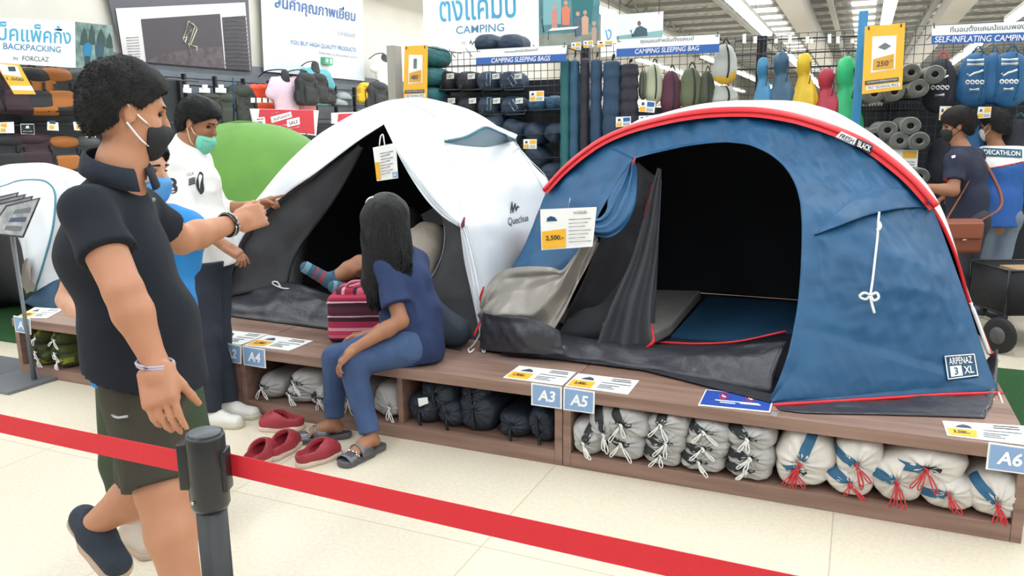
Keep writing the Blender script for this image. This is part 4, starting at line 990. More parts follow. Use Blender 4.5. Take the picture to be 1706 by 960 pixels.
# ------------------------------------------------------------------ man in the navy polo shirt, walking, arm out
def man_polo():
    f = fdir(-22); hf = fdir(34)-V((0, 0, .14)); J = dict(pelvis=T_(246, 640, 2.3), waist=T_(236, 540, 2.28), chest=T_(192, 420, 2.25), upper=T_(190, 352, 2.25), neck=T_(197, 270, 2.23), shR=T_(146, 352, 2.08), shL=T_(232, 345, 2.42))
    hc = T_(213, 187, 2.23)
    elR, wrR = T_(206, 485, 2.02), T_(258, 604, 2.04); elL, wrL = T_(302, 400, 2.62), T_(392, 371, 2.84)
    hR, hL = T_(232, 655, 2.26), T_(252, 650, 2.36); kR, aR = T_(268, 818, 2.2), T_(316, 1022, 2.16); kL, aL = T_(245, 812, 2.42), T_(160, 872, 2.42)
    t = thing('person', 'person in a navy polo shirt and olive shorts striding with one arm held out', 'person', (J['pelvis'].x, J['pelvis'].y, 0))
    S = Sdf(.0065); torso_body(S, J, f, .88, 1.15); S.cone(J['neck']-V((0, 0, .06)), hc-V((0, 0, .05)), .066, .06, .03); head(S, hc, hf, sc=1.03)
    arm_body(S, J['shR'], elR, wrR, 1.15); arm_body(S, J['shL'], elL, wrL, 1.12)
    hand(S, wrR, T_(272, 690, 2.0)-wrR, IA*1-f*.2, f*.9+IA*.2, (.25, .3, .35, .42), tcurl=1.1, sc=1.18)
    hand(S, wrL, fdir(30)*1+V((0, 0, .25)), V((0, 0, -1))+IA*.2, IA*.3+V((0, 0, .9))-IR*.1, (1.25, 1.3, 1.35, 1.4), tcurl=.9, sc=1.08)
    leg_body(S, hR, kR, aR, 1.08, 1.1); leg_body(S, hL, kL, aL, 1.08, 1.05)
    obj('body', S.build(), m_skin, t)
    m = mat('polo_navy', '#0f1722', .9, bump=.2, bscale=7, var=.1, vscale=6, ridge=4)
    S = Sdf(.008)
    mid = J['shR'].lerp(elR, .56); S.cone(J['shR'], mid+(elR-mid)*.2, .058, .08, .02); midL = J['shL'].lerp(elL, .8); S.cone(J['shL'], midL, .062, .066, .04)
    S.hem(mid, elR-J['shR'], .11, .2); S.hem(J['shL'].lerp(elL, .62), elL-J['shL'], .1, .2)
    torso_body(S, J, f, .98, 1.22, .014, .85); S.cone(J['waist'], J['pelvis']-V((0, 0, .1)), .118, .138, .05, V((0, 0, 1)).cross(f), 1.5); S.cone(J['chest'], J['waist']+f*.02, .115, .12, .05)
    S.cut(T_(240, 634, 2.25), V((0, 0, -1))-IR*.4); S.cut(J['neck']+V((0, 0, -.005))-f*.0, V((0, 0, 1))+f*.35)
    sh = obj('polo_shirt', S.build(crease(12, 15, .014)), m, t)
    # collar, placket, buttons
    l = V((0, 0, 1)).cross(f); nc = J['neck']
    ring = [nc+(hf.normalized()*math.cos(a)*.078+l*math.sin(a)*.082)+V((0, 0, .0-.03*math.cos(a))) for a in [(-2.9+5.8*k/28) for k in range(29)]]
    ring = [nc+f*(math.cos(a)*.078)+l*(math.sin(a)*.08)+V((0, 0, -.008-.03*math.cos(a))) for a in [(.25+5.8*k/30) for k in range(31)]]
    rows = [[p+V((0, 0, .018)) for p in ring], [p+(p-nc).normalized()*.01+V((0, 0, .010)) for p in ring], [p+(p-nc).normalized()*.024+V((0, 0, -.034)) for p in ring]]
    o = obj('collar', grid(rows), mat('polo_collar', '#1b2330', .85, bump=.2), t); solid(o, .005, 0)
    for k in range(2):
        q = nc+f*(.098+.02*k)+V((0, 0, -.055-.05*k)); obj('button', lathe([(.0, 0), (.006, .001), (.006, .003), (0, .004)], q, f, 10), mat('button_grey', '#8d9299', .4), sh)
    ms = mat('shorts_olive', '#3a372c', .85, bump=.3, bscale=9, var=.12, ridge=5)
    S = Sdf(.009); l = V((0, 0, 1)).cross(f); S.cone(hR+V((0, 0, .04)), hL+V((0, 0, .04)), .1, .1, .04)
    S.cone(hR-V((0, 0, .02)), hR.lerp(kR, 1.05), .106, .094, .04); S.cone(hL+V((0, 0, .0)), hL.lerp(kL, 1.0), .11, .09, .05)
    S.hem(hR.lerp(kR, .94), kR-hR, .2, .3); S.hem(hL.lerp(kL, .92), kL-hL, .2, .3)
    so = obj('shorts', S.build(crease(22, 14, .014)), ms, t)
    obj('pocket_trim', tube(cr([T_(186, 692, 2.15), T_(196, 696, 2.14), T_(212, 694, 2.13)], 8), .004, 5), mat('silver_thread', '#a7a9a8', .4), so)
    short_hair(t, hc, hf, sc=1.03, m=mat('hair_fade', '#0d0b0c', .8, bump=.4, bscale=140), vol=.02, fringe=.004); face_bits(t, hc, hf, sc=1.03)
    mask(t, hc, hf, mat('mask_black', '#191a1e', .7), sc=1.03, drop=.012, pleats=False)
    # watch strap on the far wrist, thread bracelet on the near one
    d = (wrL-elL).normalized(); c = wrL-d*.035; _, a, b = frame(d)
    obj('watch_strap', tube([c+(a*math.cos(k*.3307)+b*math.sin(k*.3307))*.04 for k in range(20)], .012, 6, .5), mat('strap_black', '#18191b', .5), t)
    for o_ in (-.008, .008): obj('watch_trim', tube([c+d*o_+(a*math.cos(k*.3307)+b*math.sin(k*.3307))*.044 for k in range(20)], .0022, 5), mat('chrome', '#c9ccd0', .25, metal=.9), t)
    d = (wrR-elR).normalized(); c = wrR; _, a, b = frame(d)
    for k_ in range(2): obj('bracelet', tube([c+d*(.006*k_)+(a*math.cos(k*.3307)+b*math.sin(k*.3307))*.042+d*.02*math.sin(k*.33) for k in range(20)], .004, 5), mat('bracelet_thread', '#b5aec2', .5), t)
    mn = mat('canvas_navy', '#27303c', .8, bump=.3, bscale=60); mso = mat('sole_tan', '#b89f8c', .6)
    toe = T_(216, 946, 2.36); up = (V((0, 0, 1))*.75+(toe-aL).normalized()*.65); up = (up-(toe-aL).normalized()*up.dot((toe-aL).normalized())).normalized()
    shoe(t, aL, toe-up*.075, mn, mso, up, 1.05); shoe(t, V((aR.x, aR.y, .09)), V((aR.x+.19*f.x, aR.y+.19*f.y, .0)), mn, mso, sc=1.05)
man_polo()
# ------------------------------------------------------------------ person behind him in the light blue shirt
def person_blue():
    f = fdir(-40); hf = fdir(-15); J = dict(pelvis=T_(245, 600, 3.0), waist=T_(240, 520, 3.0), chest=T_(232, 420, 3.0), upper=T_(240, 375, 3.0), neck=T_(233, 338, 3.0), shR=T_(148, 385, 2.94), shL=T_(312, 385, 3.06)); hc = T_(237, 286, 3.0)
    t = thing('person', 'person in a light blue shirt and blue mask, mostly hidden behind the navy polo shirt', 'person', (J['pelvis'].x, J['pelvis'].y, 0))
    elR, wrR = T_(112, 500, 2.95), T_(150, 532, 2.75); elL, wrL = T_(300, 480, 3.2), T_(262, 545, 2.95)
    fl = lambda x, y: V((x, y, 0)); b0 = J['pelvis']
    hR, hL = b0-IR*.09, b0+IR*.09; kR, kL = T_(205, 770, 3.05), T_(318, 740, 3.0); aR = P(222, 880, z=.07); aL = P(315, 845, z=.08)
    S = Sdf(.0075); torso_body(S, J, f, .95); S.cone(J['neck']-V((0, 0, .05)), hc-V((0, 0, .04)), .05, .048, .02); head(S, hc, hf); arm_body(S, J['shR'], elR, wrR, .9); arm_body(S, J['shL'], elL, wrL, .9)
    hand(S, wrR, IR-IA*.3, V((0, 0, -1)), -IA, (.4, .4, .45, .5)); hand(S, wrL, V((0, 0, -1)), -IR, f, (.35, .4, .4, .5)); leg_body(S, hR, kR, aR); leg_body(S, hL, kL, aL);
    obj('body', S.build(), m_skin3, t)
    S = Sdf(.009)
    S.cone(J['shR'], J['shR'].lerp(elR, .62), .066, .07, .04); S.cone(J['shL'], J['shL'].lerp(elL, .65), .066, .07, .04); S.hem(J['shR'].lerp(elR, .56), elR-J['shR'], .1); S.hem(J['shL'].lerp(elL, .56), elL-J['shL'], .1); torso_body(S, J, f, 1.0, 1.45, .02); S.cone(J['waist'], J['pelvis']-V((0, 0, .05)), .13, .145, .05, V((0, 0, 1)).cross(f), 1.35)
    S.cut(J['pelvis']-V((0, 0, .06)), V((0, 0, -1))); S.cut(J['neck']-V((0, 0, .01)), V((0, 0, 1)))
    obj('shirt', S.build(crease(31, 15, .007)), mat('shirt_blue', '#1f7fc4', .75, bump=.2, bscale=8), t)
    d = (elR-J['shR']).normalized(); _, a, b = frame(d)
    for k_, (o_, mm) in enumerate(((.50, mat('cuff_sky', '#a9dcea', .7)), (.535, mat('cuff_navy', '#22384c', .7)), (.56, mat('cuff_sky')))):
        c = J['shR'].lerp(elR, o_); obj('sleeve_cuff', tube([c+(a*math.cos(k*.3307)+b*math.sin(k*.3307))*.071 for k in range(20)], .008, 5), mm, t)
    S = Sdf(.009); S.cone(J['shR'], J['shR'].lerp(elR, .52), .072, .074, .03); S.hem(J['shR'].lerp(elR, .5), elR-J['shR'], .12); obj('sleeve_panel', S.build(), mat('cuff_sky'), t)
    S = Sdf(.009); S.cone(hR+V((0, 0, .06)), hL+V((0, 0, .06)), .11, .11, .05)
    for h_, k_, a_ in ((hR, kR, aR), (hL, kL, aL)): S.cone(h_, k_, .1, .08, .04); S.cone(k_, a_, .08, .066, .03); S.hem(k_.lerp(a_, .75), a_-k_, .12, .3)
    obj('trousers', S.build(crease(33, 14, .008)), mat('trousers_green', '#3a4632', .85, bump=.2, var=.1), t)
    short_hair(t, hc, hf, vol=.02); face_bits(t, hc, hf); mask(t, hc, hf, mat('mask_blue', '#5a9edb', .7, bump=.1), drop=.008)
    for a_ in (aR, aL): shoe(t, a_+V((0, 0, .02)), V((a_.x+f.x*.17, a_.y+f.y*.17, 0)), mat('shoe_pale', '#b9aa9a', .7), mat('sole_tan'), sc=.95)
person_blue()
# ------------------------------------------------------------------ man in the white jersey
def man_jersey():
    f = fdir(-12); hf = fdir(-8)-V((0, 0, .35)); J = dict(pelvis=T_(346, 440, 4.36), waist=T_(336, 385, 4.35), chest=T_(318, 305, 4.33), upper=T_(306, 265, 4.33), neck=T_(311, 232, 4.33), shR=T_(286, 272, 4.17), shL=T_(330, 268, 4.5)); hc = T_(331, 205, 4.33)
    t = thing('person', 'person in a white number 3 jersey and dark jeans pointing at the white tent', 'person', (J['pelvis'].x, J['pelvis'].y, 0))
    elR, wrR = T_(306, 360, 4.12), T_(372, 408, 4.15); elL, wrL = T_(368, 352, 4.55), T_(432, 342, 4.5)
    hR, hL = J['pelvis']-IA*.09, J['pelvis']+IA*.09; hR.z -= .03; hL.z -= .03; aR = P(350, 682, z=.09); aL = P(378, 668, z=.09); kR = T_(346, 560, 4.25); kL = T_(362, 555, 4.42)
    S = Sdf(.0065); torso_body(S, J, f, .98); S.cone(J['neck']-V((0, 0, .06)), hc-V((0, 0, .05)), .056, .054, .02); head(S, hc, hf, V((0, 0, 1)), 1.03); arm_body(S, J['shR'], elR, wrR); arm_body(S, J['shL'], elL, wrL)
    hand(S, wrR, IR*.8-V((0, 0, .55)), -IA*.2-V((0, 0, .8))-IR*.3, IA+V((0, 0, .3)), (.25, .4, .5, .6), tcurl=.6)
    hand(S, wrL, IR*1+V((0, 0, .28)), V((0, 0, -1)), -IA*.6+V((0, 0, .4)), (.03, 1.3, 1.35, 1.4), tcurl=.9)
    leg_body(S, hR, kR, aR); leg_body(S, hL, kL, aL); obj('body', S.build(), m_skin2, t)
    m = mat('jersey_white', '#e2e1de', .85, bump=.2, bscale=9, ridge=7)
    S = Sdf(.0075)
    S.chain([J['shR'], elR, elR.lerp(wrR, .62)], [.064, .062, .056], .035); S.chain([J['shL'], elL, elL.lerp(wrL, .5)], [.064, .058, .05], .035)
    S.hem(elR.lerp(wrR, .62), wrR-elR, .09, .12); S.hem(elL.lerp(wrL, .35), wrL-elL, .09, .12); torso_body(S, J, f, 1.02, 1.35, .018); S.cone(J['waist']+f*.01, J['pelvis']-V((0, 0, .0)), .128, .125, .05, V((0, 0, 1)).cross(f), 1.25); S.cut(J['pelvis']-V((0, 0, .005)), V((0, 0, -1))); S.cut(J['neck']-V((0, 0, .0)), V((0, 0, 1))+f*.75)
    js = obj('jersey', S.build(crease(41, 22, .010)), m, t); bv = bvh_of(js); mk = mat('print_black')
    decal(*text2d('3', .03)[:2], [(281, 323), (297, 322), (294, 296), (279, 297)], bv, mk, t, 'lettering', .004)
    decal(*text2d('U.S.A', .0)[:2], [(312, 294), (324, 291), (322, 286), (311, 289)], bv, mk, t, 'lettering', .004)
    for k in range(4): decal(*unit_quad(5, 1), [(315, 300+3*k), (326, 297+3*k), (325, 295+3*k), (314, 298+3*k)], bv, mk, t, 'print', .004)
    decal([(.5+.5*math.cos(a)*(1-.25*math.cos(3*a)), .5+.5*math.sin(a)) for a in [k*.3142 for k in range(20)]], [list(range(20))], [(329, 326), (342, 322), (339, 284), (327, 288)], bv, mk, t, 'print', .004)
    mj = mat('jeans_dark', '#242b38', .85, bump=.2, bscale=30, ridge=6, var=.15)
    S = Sdf(.009); S.cone(hR+V((0, 0, .05)), hL+V((0, 0, .05)), .118, .118, .05)
    for h_, k_, a_ in ((hR, kR, aR), (hL, kL, aL)): S.cone(h_, k_, .098, .072, .04); S.cone(k_, a_-V((0, 0, .03)), .072, .062, .03); S.hem(a_-V((0, 0, .015)), a_-k_, .12, .2)
    S.cut(J['pelvis']+V((0, 0, .03)), V((0, 0, 1))); jn = obj('jeans', S.build(crease(43, 18, .008)), mj, t)
    short_hair(t, hc, hf, sc=1.03, vol=.018, fringe=-.006); face_bits(t, hc, hf, sc=1.03); mask(t, hc, hf, mat('mask_green', '#76cbb4', .7, bump=.1), sc=1.03, drop=.038, loop=mat('loop_cream', '#e3c6a8', .7))
    for a_ in (aR, aL): shoe(t, a_+V((0, 0, .02)), V((a_.x+f.x*.2, a_.y+f.y*.2, 0)), mat('sneaker_white', '#dfdcd4', .6), mat('sneaker_sole', '#c7c0ad', .6), lace=m_printw)
man_jersey()
# ------------------------------------------------------------------ woman seated on the bench
def woman():
    f = (-IR*.75-IA*.6).normalized(); hf = (-IR*.75+IA*.66); zs = BH
    J = dict(pelvis=T_(690, 565, 4.08), waist=T_(688, 518, 4.1), chest=T_(670, 462, 4.1), upper=T_(659, 432, 4.1), neck=T_(652, 410, 4.1), shR=T_(690, 440, 4.18), shL=T_(643, 447, 3.98)); hc = T_(640, 366, 4.1); J['pelvis'].z = BH+.125
    t = thing('person', 'person with long black hair in a blue denim top sitting on the bench', 'person', (J['pelvis'].x, J['pelvis'].y, BH))
    elL, wrL = T_(668, 535, 3.9), T_(590, 582, 3.82); elR, wrR = T_(665, 530, 4.28), T_(615, 560, 4.2)
    aL = P(618, 732, z=.075); aR = P(556, 708, z=.075); kL = T_(588, 608, 3.86); kR = T_(560, 598, 4.05); hL = J['pelvis']+V((0, 0, -.025))-IA*.08-IR*.02; hR = J['pelvis']+V((0, 0, -.025))+IA*.08-IR*.02
    S = Sdf(.006); torso_body(S, J, f, .8); S.cone(J['neck']-V((0, 0, .05)), hc-V((0, 0, .04)), .048, .046, .02); head(S, hc, hf, sc=.98); arm_body(S, J['shL'], elL, wrL, .92); arm_body(S, J['shR'], elR, wrR, .92)
    hand(S, wrL, (T_(566, 606, 3.8)-wrL), V((0, 0, -1))+IR*.1, -IR*.1+IA, (.35, .4, .45, .5), tcurl=.4, sc=.95); hand(S, wrR, -IR, V((0, 0, -1)), -IA, (.4, .4, .4, .4), sc=.95)
    leg_body(S, hL, kL, aL, 1, .78); leg_body(S, hR, kR, aR, 1, .78)
    tl_ = P(585, 757, z=.045); tr_ = P(512, 722, z=.045)
    for a_, q in ((aL, tl_), (aR, tr_)):
        d = (q-a_); S.cone(a_, a_+d*.4, .032, .03, .02); S.cone(a_+d*.3, a_+d*.8, .03, .024, .02, frame(d)[1], 1.35); S.ell(a_-d*.15-V((0, 0, .02)), (.034, .03, .03), None, .02)
        dd = V((d.x, d.y, 0)).normalized(); l_ = V((0, 0, 1)).cross(dd)
        for i in range(5): S.cone(a_+d*.78+l_*(.028-.014*i), a_+d*(1.02-.03*abs(i-1))+l_*(.032-.016*i)-V((0, 0, .004)), .009, .008, .004)
    obj('body', S.build(), m_skin2, t)
    m = mat('denim_top', '#22335a', .85, bump=.2, bscale=14, var=.15, vscale=10, ridge=6)
    S = Sdf(.0075)
    S.cone(J['shL'], J['shL'].lerp(elL, .86), .06, .085, .03); S.cone(J['shR'], J['shR'].lerp(elR, .8), .062, .075, .05); S.hem(J['shL'].lerp(elL, .72), elL-J['shL'], .098, .12); S.hem(J['shR'].lerp(elR, .7), elR-J['shR'], .085, .12); torso_body(S, J, f, .97, 1.35, .022); S.cone(J['waist'], J['pelvis']-V((0, 0, .07)), .13, .15, .05, V((0, 0, 1)).cross(f), 1.2); S.cone(J['chest']+f*.01, J['pelvis']+f*.03, .13, .14, .05)
    S.cut(V((0, 0, BH+.012)), V((0, 0, -1))); S.cut(J['neck'], V((0, 0, 1)))
    obj('denim_top', S.build(crease(51, 18, .016)), m, t)
    mj = mat('jeans_blue', '#34496e', .85, bump=.2, bscale=26, ridge=7, col2='#435a82', vscale=5)
    S = Sdf(.0075); S.cone(hL, hR, .115, .115, .05)
    for h_, k_, a_ in ((hL, kL, aL), (hR, kR, aR)): S.cone(h_, k_, .102, .07, .05); S.cone(k_, a_+V((0, 0, .01)), .07, .048, .03); S.hem(a_+V((0, 0, .035)), a_-k_, .09, .2)
    obj('jeans', S.build(crease(53, 18, .010)), mj, t)
    # long straight hair: cap plus a fall over the back and shoulder
    fh, l, u = ax3(hf); S = Sdf(.006); S.ell(hc+u*.026-fh*.012, (.115, .104, .12), (fh, l, u), .01); bk_ = hc-fh*.075
    S.cone(hc-fh*.05+u*.03, T_(652, 420, 4.06), .095, .085, .04, l, 1.1); S.cone(T_(650, 410, 4.05), T_(640, 500, 4.0), .08, .045, .05); S.cone(T_(640, 380, 4.02), T_(622, 470, 3.99), .055, .04, .05); S.cone(T_(622, 470, 3.99), T_(620, 512, 3.98), .04, .018, .03)
    S.cone(T_(655, 390, 4.03), T_(690, 465, 4.03), .07, .03, .06); S.cone(T_(622, 365, 4.06), T_(616, 470, 4.02), .062, .04, .05); S.cone(T_(640, 365, 4.03), T_(650, 450, 3.98), .1, .075, .05); S.cone(T_(616, 470, 4.0), T_(630, 515, 3.96), .04, .015, .03)
    S.cut(hc+fh*.06+u*.03, fh*.9-u*.25); ho = obj('hair', S.build(crease(55, 70, .007, (1, 1, .12))), m_hair, t); face_bits(t, hc, hf)
    rg = random.Random(5); st_ = []
    for i in range(150):
        q = i/149; e = lambda s_: rg.uniform(-s_, s_); dz = .05*math.sin(math.pi*q)
        p0 = T_(634+14*q, 325+4*abs(q-.4), 4.06); p1 = T_(611+60*q+e(2), 352+e(4), 4.03-dz*1.3); p2 = T_(604+74*q+e(3), 390+e(5), 4.02-dz*2.0); p3 = T_(608+76*q+e(3), 435+e(6), 3.97-dz*1.2); p4 = T_(616+(66*q if q < .75 else 66*q+10*(q-.75))+e(4), 512-62*q+e(12), 3.93)
        st_.append(tube(cr([p0, p1, p2, p3, p4], 14), [.004]+[.0085]*9+[.007, .006, .004, .002], 5))
    so_ = obj('hair_strands', join(*st_), m_hair, ho); so_['kind'] = 'stuff'
    mask(t, hc, hf, mat('mask_dark', '#2c2d33', .7), pleats=False)
    ms = mat('sandal_pewter', '#6a6b70', .35, metal=.5); ml = mat('sandal_sole', '#55565a', .5); mg = mat('crystal', '#d6d8da', .15, metal=.8)
    for a_, q in ((aL, tl_), (aR, tr_)):
        d = V((q.x-a_.x, q.y-a_.y, 0)); L = d.length; d.normalize(); l_ = V((0, 0, 1)).cross(d); b = V((a_.x, a_.y, 0))-d*.055
        S = Sdf(.0055); S.cone(b+V((0, 0, .02)), b+d*.1+V((0, 0, .016)), .036, .036, .02, l_, 1.0); S.cone(b+d*.09+V((0, 0, .016)), b+d*.225+V((0, 0, .014)), .036, .036, .02, l_, 1.3); S.cut(V((0, 0, .03)), V((0, 0, 1))); S.cut(V((0, 0, .001)), V((0, 0, -1)))
        so = obj('sandal', S.build(), ml, t)
        for c_, wd in ((.095, .026), (.185, .022)):
            rows = [[b+d*(c_+wd*(k-.5))+l_*(.048*math.cos(a))+V((0, 0, .02+(.062 if c_ < .15 else .034)*math.sin(a))) for a in [math.pi*i/12 for i in range(13)]] for k in range(4)]
            o = obj('strap', grid(rows), ms, so); solid(o, .004, 0)
        for i in range(9):
            a = math.pi*(.15+.7*i/8); obj('crystal', lathe([(.0, 0), (.007, .002), (.005, .007), (0, .009)], b+d*(.18+.008*(i % 2))+l_*(.048*math.cos(a))+V((0, 0, .022+.036*math.sin(a))), V((0, 0, 1)), 6), mg, so)
    obj('sunglasses', tube(cr([T_(609, 338, 4.02), T_(614, 331, 4.0), T_(622, 328, 4.0)], 8), .004, 5), m_printw, t)
woman()
# ------------------------------------------------------------------ person lying inside the white tent
def lying():
    J = dict(pelvis=T_(672, 462, 4.75), waist=T_(690, 440, 4.85), chest=T_(706, 415, 4.95), upper=T_(716, 400, 5.0), neck=T_(706, 386, 5.05), shR=T_(690, 405, 4.9), shL=T_(735, 398, 5.1)); hc = T_(672, 382, 5.1)
    J['pelvis'].z = BH+.13
    t = thing('person', 'person in a beige top and striped socks lying back inside the white tent', 'person', (J['pelvis'].x, J['pelvis'].y, BH))
    kL, aL = T_(600, 440, 4.75), T_(548, 468, 4.68); kR, aR = T_(640, 478, 4.65), T_(590, 486, 4.6); hL, hR = J['pelvis']+V((-.05, .08, 0)), J['pelvis']+V((-.02, -.08, 0)); toeL, toeR = T_(510, 446, 4.62), T_(556, 478, 4.55)
    for v in (aL, aR, toeL, toeR, kL, kR): v.z = max(v.z, BH+.06)
    S = Sdf(.0075); torso_body(S, J, V((-.6, -.7, .3)), .9); S.cone(J['neck'], hc, .05, .05, .03); head(S, hc, V((-.9, -.1, .2))); arm_body(S, J['shR'], T_(650, 430, 4.8), T_(625, 440, 4.75), .85); arm_body(S, J['shL'], T_(745, 430, 5.0), T_(720, 450, 4.85), .85)
    hand(S, T_(625, 440, 4.75), -IR, V((0, 0, -1)), -IA, (.5, .5, .5, .5)); hand(S, T_(720, 450, 4.85), -IR, V((0, 0, -1)), -IA, (.5, .5, .5, .5))
    leg_body(S, hL, kL, aL, .95); leg_body(S, hR, kR, aR, .95); S.cone(aL, toeL, .034, .026, .02); S.cone(aR, toeR, .034, .026, .02); obj('body', S.build(), m_skin2, t)
    S = Sdf(.009); torso_body(S, J, V((-.6, -.7, .3)), 1.0, 1.4, .02); S.cone(J['shR'], T_(660, 425, 4.82), .06, .06, .04); obj('top', S.build(crease(61, 18, .01)), mat('top_beige', '#a3988c', .85, bump=.2), t)
    S = Sdf(.009); S.cone(J['pelvis'], hL.lerp(kL, .45), .12, .09, .05); S.cone(J['pelvis'], hR.lerp(kR, .45), .12, .09, .05); S.cone(J['pelvis'], J['waist'], .125, .115, .05); obj('denim_shorts', S.build(crease(63, 18, .008)), mat('jeans_blue'), t)
    short_hair(t, hc, V((-.9, -.1, .2)), vol=.02); face_bits(t, hc, V((-.9, -.1, .2)))
    for k_, (a_, q) in enumerate(((aL, toeL), (aR, toeR))):
        d = q-a_; S = Sdf(.006); S.cone(a_-d*.0+V((.06, .01, .03)), a_, .046, .042, .02); S.cone(a_, q, .042, .036, .02); S.hem(a_+V((.05, .008, .025)), V((.06, .01, .03)), .07, .1)
        sk_ = obj('sock', S.build(), mat('sock_teal', '#3d5e72', .9, bump=.3, bscale=120), t)
        for (u0, u1, mm) in ((.2, .42, mat('sock_red', '#a83a42', .9)), (.55, .68, mat('sock_red')), (.86, 1.1, mat('sock_pale', '#6f97a4', .9))):
            S = Sdf(.006); S.cone(a_+d*u0, a_+d*u1, .0425-.006*u0, .0425-.006*u1, .01); S.hem(a_+d*u1, d, .08, .1); S.hem(a_+d*u0, -d, .08, .1); obj('sock_band', S.build(), mm, sk_)
lying()
# ------------------------------------------------------------------ customer with brown shoulder bag and the store employee (right)
def customer():
    f = (-IR*.85+IA*.45).normalized(); hf = -IR*.8+IA*.35-V((0, 0, .12)); J = dict(pelvis=T_(1612, 368, 6.0), waist=T_(1612, 332, 6.0), chest=T_(1608, 285, 6.0), upper=T_(1606, 262, 6.0), neck=T_(1602, 243, 6.0), shL=T_(1592, 268, 5.85), shR=T_(1622, 262, 6.15)); hc = T_(1595, 210, 6.0)
    t = thing('person', 'person in a dark navy t-shirt with a brown shoulder bag, seen beyond the blue tent', 'person', (J['pelvis'].x, J['pelvis'].y, 0))
    elL, wrL = T_(1588, 318, 5.8), T_(1540, 312, 5.85); elR, wrR = T_(1628, 315, 6.25), T_(1590, 330, 6.3); a0 = J['pelvis']
    hL, hR = a0-IA*.09, a0+IA*.09; kL, kR = V((hL.x-.02, hL.y, .47)), V((hR.x+.02, hR.y, .47)); aL, aR = V((hL.x, hL.y, .09)), V((hR.x+.06, hR.y, .09))
    S = Sdf(.0075); torso_body(S, J, f, .98); S.cone(J['neck']-V((0, 0, .06)), hc-V((0, 0, .05)), .055, .052, .02); head(S, hc, hf); arm_body(S, J['shL'], elL, wrL); arm_body(S, J['shR'], elR, wrR); hand(S, wrL, -IR, V((0, 0, -1)), IA, (.5, .5, .5, .5)); hand(S, wrR, -IR, V((0, 0, -1)), -IA, (.5, .5, .5, .5))
    leg_body(S, hL, kL, aL); leg_body(S, hR, kR, aR); obj('body', S.build(), m_skin2, t)
    S = Sdf(.009); S.cone(J['shL'], J['shL'].lerp(elL, .75), .062, .075, .04); S.cone(J['shR'], J['shR'].lerp(elR, .75), .062, .075, .04); S.hem(J['shL'].lerp(elL, .68), elL-J['shL'], .11); S.hem(J['shR'].lerp(elR, .68), elR-J['shR'], .11); torso_body(S, J, f, 1.05, 1.35, .02); S.cone(J['waist'], J['pelvis'], .128, .13, .05, V((0, 0, 1)).cross(f), 1.3); S.cut(J['pelvis']-V((0, 0, .02)), V((0, 0, -1))); S.cut(J['neck'], V((0, 0, 1)))
    ts = obj('t_shirt', S.build(crease(71, 16, .007)), mat('tshirt_navy', '#20253a', .85, bump=.2, ridge=5), t); bv = bvh_of(ts)
    decal(*unit_quad(3, 3), [(1586, 264), (1592, 262), (1591, 258), (1585, 260)], bv, m_printw, t, 'print', .006); decal(*unit_quad(3, 3), [(1573, 303), (1578, 303), (1578, 297), (1573, 297)], bv, m_cr, t, 'print', .006)
    S = Sdf(.01); S.cone(hL, hR, .11, .11, .05)
    for h_, k_, a_ in ((hL, kL, aL), (hR, kR, aR)): S.cone(h_, k_, .095, .07, .04); S.cone(k_, a_, .07, .06, .03)
    obj('trousers', S.build(), mat('trousers_dark', '#34363f', .85), t)
    short_hair(t, hc, hf, m=m_hairb, vol=.026, line=(.56, -.83), fringe=-.03); face_bits(t, hc, hf); mask(t, hc, hf, mat('mask_black'), pleats=False, loop=mat('mask_black'))
    for a_ in (aL, aR): shoe(t, a_+V((0, 0, .02)), V((a_.x+f.x*.19, a_.y+f.y*.19, 0)), mat('canvas_navy'), mat('sole_tan'))
    b = thing('shoulder_bag', 'brown leather shoulder bag at the hip of the navy t-shirt', 'bag', T_(1598, 408, 5.72)); c = T_(1598, 393, 5.72); ml = mat('leather_brown', '#80442f', .5, bump=.15); A = (IR, IA, V((0, 0, 1)))
    S = Sdf(.008); S.rbox(c, (.12, .03, .10), .025, A, .01); obj('bag_body', S.build(), ml, b); S = Sdf(.008); S.rbox(c-IA*.012+V((0, 0, .045)), (.125, .05, .05), .012, A, .01); fl_ = obj('flap', S.build(), mat('leather_brown_flap', '#8c4c36', .45, bump=.12), b)
    obj('clasp', box(c-IA*.075-V((0, 0, .02)), (.03, .008, .008), YAW), mat('chrome'), fl_)
    obj('strap', tube(cr([c+IR*.12+V((0, 0, .09)), J['waist']+IR*.19-IA*.12, J['shR']+IA*.0+V((0, 0, .075)), J['upper']-IA*.14+V((0, 0, -.1)), c-IR*.12+V((0, 0, .09))], 40), .012, 6, .4), ml, b)
customer()
